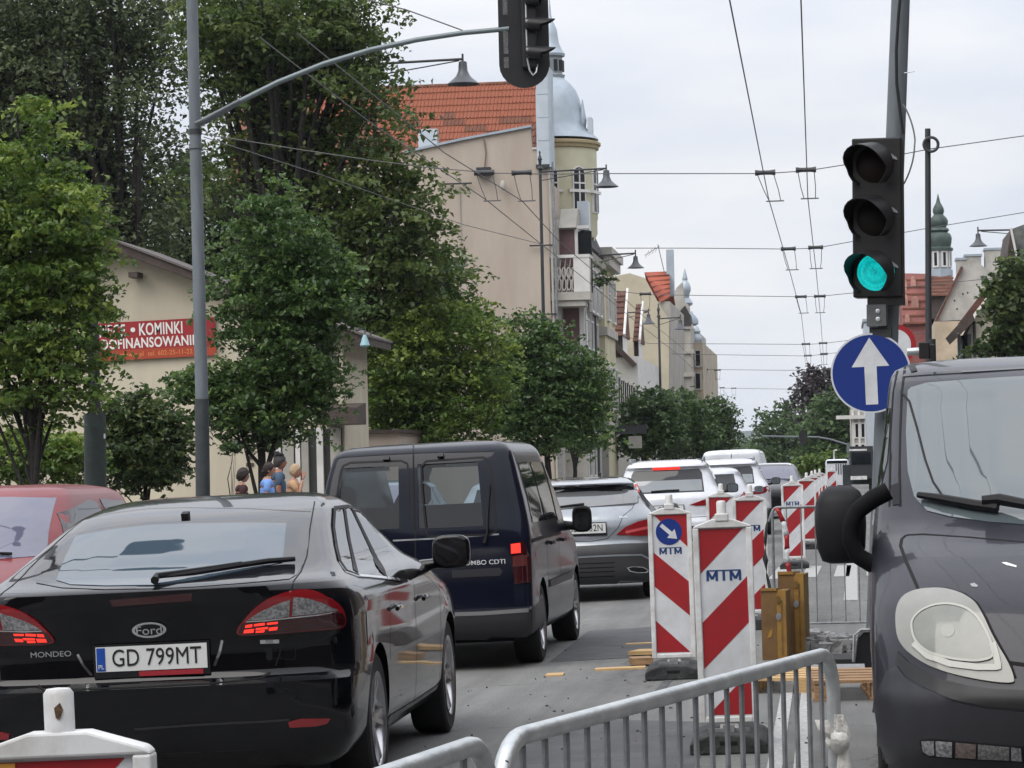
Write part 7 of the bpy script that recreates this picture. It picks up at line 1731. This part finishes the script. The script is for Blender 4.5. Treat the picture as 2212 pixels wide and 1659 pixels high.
# tall trees behind the cream house
gt = 'tall trees behind the cream house'
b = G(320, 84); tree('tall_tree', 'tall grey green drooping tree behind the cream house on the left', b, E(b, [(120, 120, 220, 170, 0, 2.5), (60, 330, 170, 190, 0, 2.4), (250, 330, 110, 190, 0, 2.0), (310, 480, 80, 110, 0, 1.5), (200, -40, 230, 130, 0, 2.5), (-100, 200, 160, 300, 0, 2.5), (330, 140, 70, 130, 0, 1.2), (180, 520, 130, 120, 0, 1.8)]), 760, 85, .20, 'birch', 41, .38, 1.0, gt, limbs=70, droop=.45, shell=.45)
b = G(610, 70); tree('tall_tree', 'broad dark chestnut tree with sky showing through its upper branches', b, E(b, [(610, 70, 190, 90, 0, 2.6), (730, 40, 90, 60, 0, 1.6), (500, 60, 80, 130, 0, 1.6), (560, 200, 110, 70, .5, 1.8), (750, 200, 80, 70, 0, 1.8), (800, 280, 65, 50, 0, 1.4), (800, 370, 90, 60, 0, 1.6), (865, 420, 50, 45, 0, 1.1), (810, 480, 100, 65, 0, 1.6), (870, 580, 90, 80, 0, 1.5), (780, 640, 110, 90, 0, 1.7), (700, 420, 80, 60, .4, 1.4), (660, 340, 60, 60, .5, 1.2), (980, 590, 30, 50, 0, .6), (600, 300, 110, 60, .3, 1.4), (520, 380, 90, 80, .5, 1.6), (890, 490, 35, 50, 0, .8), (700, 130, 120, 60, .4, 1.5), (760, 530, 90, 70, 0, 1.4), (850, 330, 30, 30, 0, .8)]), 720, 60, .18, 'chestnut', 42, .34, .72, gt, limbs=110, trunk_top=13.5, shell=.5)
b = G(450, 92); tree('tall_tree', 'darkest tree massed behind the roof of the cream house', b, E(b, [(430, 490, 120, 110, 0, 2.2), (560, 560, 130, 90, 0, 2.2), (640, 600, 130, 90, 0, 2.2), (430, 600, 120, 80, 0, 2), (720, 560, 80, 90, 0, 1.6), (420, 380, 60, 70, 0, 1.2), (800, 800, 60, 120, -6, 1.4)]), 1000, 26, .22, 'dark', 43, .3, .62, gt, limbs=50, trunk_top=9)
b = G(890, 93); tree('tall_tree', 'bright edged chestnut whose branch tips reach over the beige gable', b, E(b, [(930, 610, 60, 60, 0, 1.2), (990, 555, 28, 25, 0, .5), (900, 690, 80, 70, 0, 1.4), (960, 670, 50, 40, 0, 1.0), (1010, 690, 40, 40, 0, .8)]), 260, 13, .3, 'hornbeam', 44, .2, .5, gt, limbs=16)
# bush and hedge before the house
b = G(320, 52); tree('bush', 'tall leafy bush against the cream wall left of the grey pole', b, E(b, [(315, 960, 85, 85, 0, .9), (300, 880, 60, 45, 0, .6), (350, 920, 50, 60, 0, .6), (270, 1000, 70, 60, 0, .8), (355, 1000, 45, 60, 0, .7), (240, 940, 40, 60, 0, .6)]), 460, 26, .12, 'bushy', 51, .05, .24, None, 'bush', limbs=20, tint_toplight=.1)
b = G(60, 50); tree('hedge', 'low bright hedge behind the lime green tree at the left edge', b, E(b, [(20, 985, 90, 55, 0, .8), (110, 975, 80, 55, 0, .8), (160, 1000, 60, 50, 0, .7), (-80, 980, 80, 60, 0, .8)]), 420, 24, .11, 'lime', 52, .04, .24, None, 'hedge', limbs=16, tint_toplight=.25)
b = G(500, 46); tree('potted_shrub', 'small ball topped shrub on a thin leaning stem beside the seated people', b, E(b, [(500, 970, 16, 14, 0, .12)]), 24, 8, .09, 'dark', 53, .018, .08, None, 'shrub', limbs=3)
b = G(1300, 108); tree('balcony_plant', 'straggly green plant hanging beside the ornate balcony', Vector((P(1296, 620, 108).x, 108, P(1296, 620, 108).z)), [(0, 0, .5, .28, .3, .45), (.25, 0, .2, .3, .3, .2)], 26, 9, .16, 'bushy', 54, .03, .2, None, 'plant', limbs=12)
# right
b = G(2170, 88); tree('street_tree', 'dark ivy clad tree in front of the cream house at the right edge', b, E(b, [(2170, 660, 40, 70, 0, 1.0), (2200, 610, 45, 60, 0, 1.0), (2150, 605, 18, 25, 0, .5), (2190, 735, 60, 30, 0, 1.1), (2220, 700, 40, 90, 0, 1), (2140, 755, 50, 16, 0, .9)]), 380, 13, .24, 'bushy', 61, .12, .36, None, limbs=20)
fg = 'trees at the far end of the street'
for i, (lab, px, Y, ee, lm_, nn_) in enumerate((('dark purple tree rising above the green ones at the far end', 1765, 225, [(1765, 835, 38, 40, 0, 2.4), (1785, 880, 45, 50, 0, 2.4), (1745, 870, 16, 40, 0, 1)], 'beech', 260),
        ('light green far tree left of the purple one', 1690, 250, [(1680, 925, 44, 38, 0, 2.4), (1712, 902, 38, 32, 0, 2.0), (1690, 980, 60, 40, 0, 3), (1745, 940, 50, 40, 0, 2.5)], 'far', 380),
        ('broad green far tree under the blue sign', 1790, 215, [(1800, 910, 45, 60, 0, 2.4), (1775, 950, 60, 50, 0, 2.6), (1820, 880, 30, 50, 0, 1.6), (1800, 990, 50, 30, 0, 2)], 'far', 420),
        ('low bright bush before the white lorry', 1762, 130, [(1762, 1003, 40, 16, 0, 1.4), (1735, 1010, 30, 12, 0, 1), (1790, 995, 25, 20, 0, 1)], 'lime', 150))):
    b = G(px, Y); tree('far_tree', lab, b, E(b, ee), nn_, 11, .45 if Y > 200 else .25, lm_, 70 + i, .2, .85 if Y > 200 else .4, fg, limbs=6)
# wood closing the view
rs = np.random.RandomState(9); cs_ = []
for k in range(520):
    px = rs.uniform(1560, 1860); yt_ = 968 + 10 * math.sin(px * .05) - (12 if px > 1650 else 0); q = P(px, rs.uniform(yt_, 1015), rs.uniform(310, 350)); cs_.append((q.x, q.y, max(.3, q.z)))
cs_ = np.array(cs_); idx = np.repeat(np.arange(len(cs_)), 14); n = len(idx); d = rs.normal(size=(n, 3)); d /= np.linalg.norm(d, axis=1, keepdims=True)
me = leaves_mesh('far_wood', cs_[idx] + d * rs.uniform(.2, 1.5, n)[:, None], d * .6 + np.array([0, 0, .8]), rs.uniform(.5, .9, n), np.clip(rs.uniform(.1, .6, len(cs_))[idx] + rs.normal(size=n) * .15, 0, 1), rs=rs)
me.materials.append(LM['dark']); o = inst(me, 'far_wood', None); tag(o, 'dark wood closing off the far end of the street', 'wood', None, 'stuff')
# ------------------------------------------------------------------ people on the pavement, seen from the shoulders up
def person(label, px, Y, height, face, top_m, skin_m, hair_m, trousers_m, hand_up=False, hat=False, bun=False, lean=0.0, sit=False, hair_len=1.0, head_dx=0.0):
    b = G(px, Y); t = thing('person', label, 'person', b, face); k = height / 1.72
    def skin(name, joints, edges, rad, m, parent, sub=1):
        me = bpy.data.meshes.new(name); me.from_pydata([tuple(Vector(j) * k) for j in joints], edges, []); o = bpy.data.objects.new(name, me); link(o)
        md = o.modifiers.new('s', 'SKIN'); sv_ = me.skin_vertices[0].data
        for i, r in enumerate(rad): sv_[i].radius = (r * k, r * k)
        sv_[0].use_root = True; md.use_smooth_shade = True
        if sub: ss = o.modifiers.new('u', 'SUBSURF'); ss.levels = sub
        m2 = evald(o); o.modifiers.clear(); o.data = m2; m2.materials.clear(); m2.materials.append(m); m2.shade_smooth(); o.parent = parent; return o
    l = lean
    J = [(0, 0, .92), (0, .01 + l * .3, 1.12), (0, l * .7, 1.32), (0, l, 1.44), (0, l + .015, 1.50), (.09, 0, .88), (.10, .02, .48), (.10, -.02, .06), (.10, .12, .03), (-.09, 0, .88), (-.10, .02, .48), (-.10, -.02, .06), (-.10, .12, .03),
         (.17, l, 1.39), (.22, l - .03, 1.13), (.22, l + .08, .90), (-.17, l, 1.39), (-.22, l - .03, 1.13), (-.22, l + .08, .90)]
    if hand_up:
        J[14] = (.22, l + .12, 1.20); J[15] = (.09, l + .17, 1.46)
    ed = [(0, 1), (1, 2), (2, 3), (3, 4), (0, 5), (5, 6), (6, 7), (7, 8), (0, 9), (9, 10), (10, 11), (11, 12), (3, 13), (13, 14), (14, 15), (3, 16), (16, 17), (17, 18)]
    rad = [.13, .12, .13, .09, .05, .09, .058, .042, .04, .09, .058, .042, .04, .06, .043, .032, .06, .043, .032]
    body = skin('body', J, ed, rad, skin_m, t)
    # head: one mesh with brow, nose, chin and ears, added to the body mesh
    mb = MB(); nu, nv = 20, 16; hc = Vector((head_dx, l + .045, 1.615)) * k
    for i in range(nv + 1):
        ph = math.pi * i / nv
        for j in range(nu):
            th = 2 * math.pi * j / nu; x = .072 * math.sin(ph) * math.cos(th); y = .096 * math.sin(ph) * math.sin(th); z = .118 * math.cos(ph)
            fr = max(0, math.sin(th)) * math.sin(ph)
            if z < -.03: x *= 1 + (z + .03) * 3.2; y *= 1 - .25 * (1 - max(0, math.sin(th))) * min(1, (-z - .03) / .05)
            y += .026 * math.exp(-((z + .012) / .018) ** 2) * math.exp(-(x / .016) ** 2) * (fr > .3) + .006 * math.exp(-((z - .03) / .012) ** 2) * (fr > .3) - .008 * math.exp(-((z - .012) / .012) ** 2) * math.exp(-((abs(x) - .03) / .014) ** 2) * (fr > .3) + .008 * math.exp(-((z + .058) / .01) ** 2) * (fr > .3) * math.exp(-(x / .024) ** 2) + .008 * math.exp(-((z + .1) / .014) ** 2) * (fr > .3)
            mb.v.append(hc + Vector((x, y, z)) * k)
    for i in range(nv):
        for j in range(nu): mb.f.append((i * nu + j, i * nu + (j + 1) % nu, (i + 1) * nu + (j + 1) % nu, (i + 1) * nu + j))
    for sx in (-1, 1):
        mb.lathe([(.004, -.012), (.018, -.008), (.022, 0), (.012, .008)], n=8, M=Matrix.Translation(hc + Vector((sx * .073, -.012, -.012)) * k) @ Matrix.Rotation(R(90) * sx, 4, 'Y') @ Matrix.Scale(1.5, 4, (1, 0, 0)))
    hm = mb.mesh('head', True); bm = bmesh.new(); bm.from_mesh(body.data); bm.from_mesh(hm); bm.to_mesh(body.data); bm.free(); body.data.shade_smooth()
    for sx in (-1, 1):
        e = MB(); e.lathe([(.001, -.008), (.008, -.004), (.008, .004), (.001, .008)], n=8); eo = e.build('eye', M['ink_black'], t, True); eo.location = hc + Vector((sx * .03, .084, .012)) * k
    mo = MB(); mo.box((0, 0, 0), (.04, .006, .009)); mm = mo.build('mouth', mat('lip', (.25, .08, .07), .6), t); mm.location = hc + Vector((0, .093, -.058)) * k
    # hands with five bent fingers, part of the body mesh
    for sx, wi in ((1, 15), (-1, 18)):
        w_ = Vector(J[wi]); up = hand_up and sx == 1; dn = Vector((-.15, .25, .9)).normalized() if up else Vector((0, .15, -1)).normalized()
        for q in range(5):
            off = Vector((0, (q - 1.5) * .021, 0)) if q < 4 else Vector((-sx * .03, .02, 0)); Lf = (.065, .075, .07, .055, .05)[q]; b0 = w_ + off * .6 + dn * (.08 if q < 4 else .03); b1 = b0 + dn * Lf * .55 + off * .3; b2 = b1 + (dn + Vector((-sx * .5, .1, 0))).normalized() * Lf * .5
            f_ = MB(); f_.tube([(w_ + dn * .02) * k, b0 * k, b1 * k, b2 * k], [.02 * k, .012 * k, .010 * k, .008 * k], 6); fm = f_.mesh('f', True); bm = bmesh.new(); bm.from_mesh(body.data); bm.from_mesh(fm); bm.to_mesh(body.data); bm.free()
    body.data.shade_smooth()
    # clothes
    skin('shirt', [(0, 0, .90), (0, .01 + l * .3, 1.12), (0, l * .7, 1.32), (0, l * .95, 1.41), (.175, l, 1.385), tuple(Vector(J[13]).lerp(Vector(J[14]), .72)), (-.175, l, 1.385), tuple(Vector(J[16]).lerp(Vector(J[17]), .72))], [(0, 1), (1, 2), (2, 3), (3, 4), (4, 5), (3, 6), (6, 7)], [.15, .14, .155, .095, .076, .062, .076, .062], top_m, t)
    skin('trousers', [(0, 0, .95), (.09, 0, .88), (.10, .02, .48), (.10, -.02, .10), (-.09, 0, .88), (-.10, .02, .48), (-.10, -.02, .10)], [(0, 1), (1, 2), (2, 3), (0, 4), (4, 5), (5, 6)], [.145, .105, .075, .058, .105, .075, .058], trousers_m, t)
    for sx in (-1, 1):
        s_ = MB(); s_.box((sx * .10 * k, .04 * k, .035), (.09, .25, .07)); s_.build('shoe', M['rubber'], t)
    hb = MB(); rr = random.Random(int(px)); vs = []
    for i in range(11):
        ph = math.pi * .62 * i / 10
        for j in range(nu):
            th = 2 * math.pi * j / nu; face_ = max(0, math.sin(th)); cutp = ph * (1 - .42 * face_ ** .7) * (1 + .22 * hair_len * max(0, -math.sin(th)) + .1 * abs(math.cos(th)))
            r_ = 1.13 + .10 * rr.uniform(-1, 1)
            vs.append(hc + Vector((.074 * math.sin(cutp) * math.cos(th) * r_, -.008 + .099 * math.sin(cutp) * math.sin(th) * r_, .012 + .116 * math.cos(cutp) * r_)) * k)
    hb.v = vs
    for i in range(10):
        for j in range(nu): hb.f.append((i * nu + j, i * nu + (j + 1) % nu, (i + 1) * nu + (j + 1) % nu, (i + 1) * nu + j))
    h = hb.build('hair', hair_m, t, True, 80); so_ = h.modifiers.new('th', 'SOLIDIFY'); so_.thickness = .018; so_.offset = -1
    if hat:
        hh_ = MB(); 
        for q in range(9):
            a = rr.uniform(0, 6.28); hh_.lathe([(.004, -.03), (.03, -.015), (.034, .01), (.01, .03)], tuple(hc + Vector((.05 * math.cos(a), -.02 + .06 * math.sin(a), .12 + rr.uniform(0, .05))) * k), 7)
        hh_.build('hair_curls', hair_m, t, True)
    if bun:
        bb_ = MB(); bb_.lathe([(.005, -.04), (.035, -.02), (.04, .01), (.02, .035)], tuple(hc + Vector((0, -.105, -.03)) * k), 10); bb_.build('hair_bun', hair_m, t, True)
    return t
sk1 = mat('skin', (.42, .22, .15), .55); sk2 = mat('tanned_skin', (.34, .15, .10), .55)
hb_ = mat('dark_brown_hair', (.022, .013, .010), .55); hl_ = mat('fair_hair', (.45, .32, .20), .6, noise=.3, nscale=90); hg = mat('dark_grey_hair', (.045, .042, .045), .7, noise=.3, nscale=70)
dark_j = mat('dark_maroon_top', (.05, .018, .018), .8); blue_s = mat('light_blue_shirt', (.20, .36, .75), .8); navy_s = mat('blue_grey_shirt', (.06, .10, .16), .8); peach = mat('peach_top', (.50, .30, .17), .8); jeans = mat('dark_jeans', (.03, .04, .07), .9)
person('dark haired person in a dark maroon top, leftmost of the group on the pavement', 525, 47, 1.56, R(-68), dark_j, sk1, hb_, jeans, bun=True)
person('person in a light blue shirt with tied back brown hair', 580, 47, 1.66, R(-75), blue_s, sk1, hb_, jeans, bun=True)
person('tallest person of the group, curly dark grey hair, behind the blue shirt', 604, 48.2, 1.80, R(-70), navy_s, sk2, hg, jeans, hat=True)
person('fair haired person in a peach top with a hand raised to the face', 632, 47.2, 1.62, R(-85), peach, sk1, hl_, jeans, hand_up=True, lean=.05)
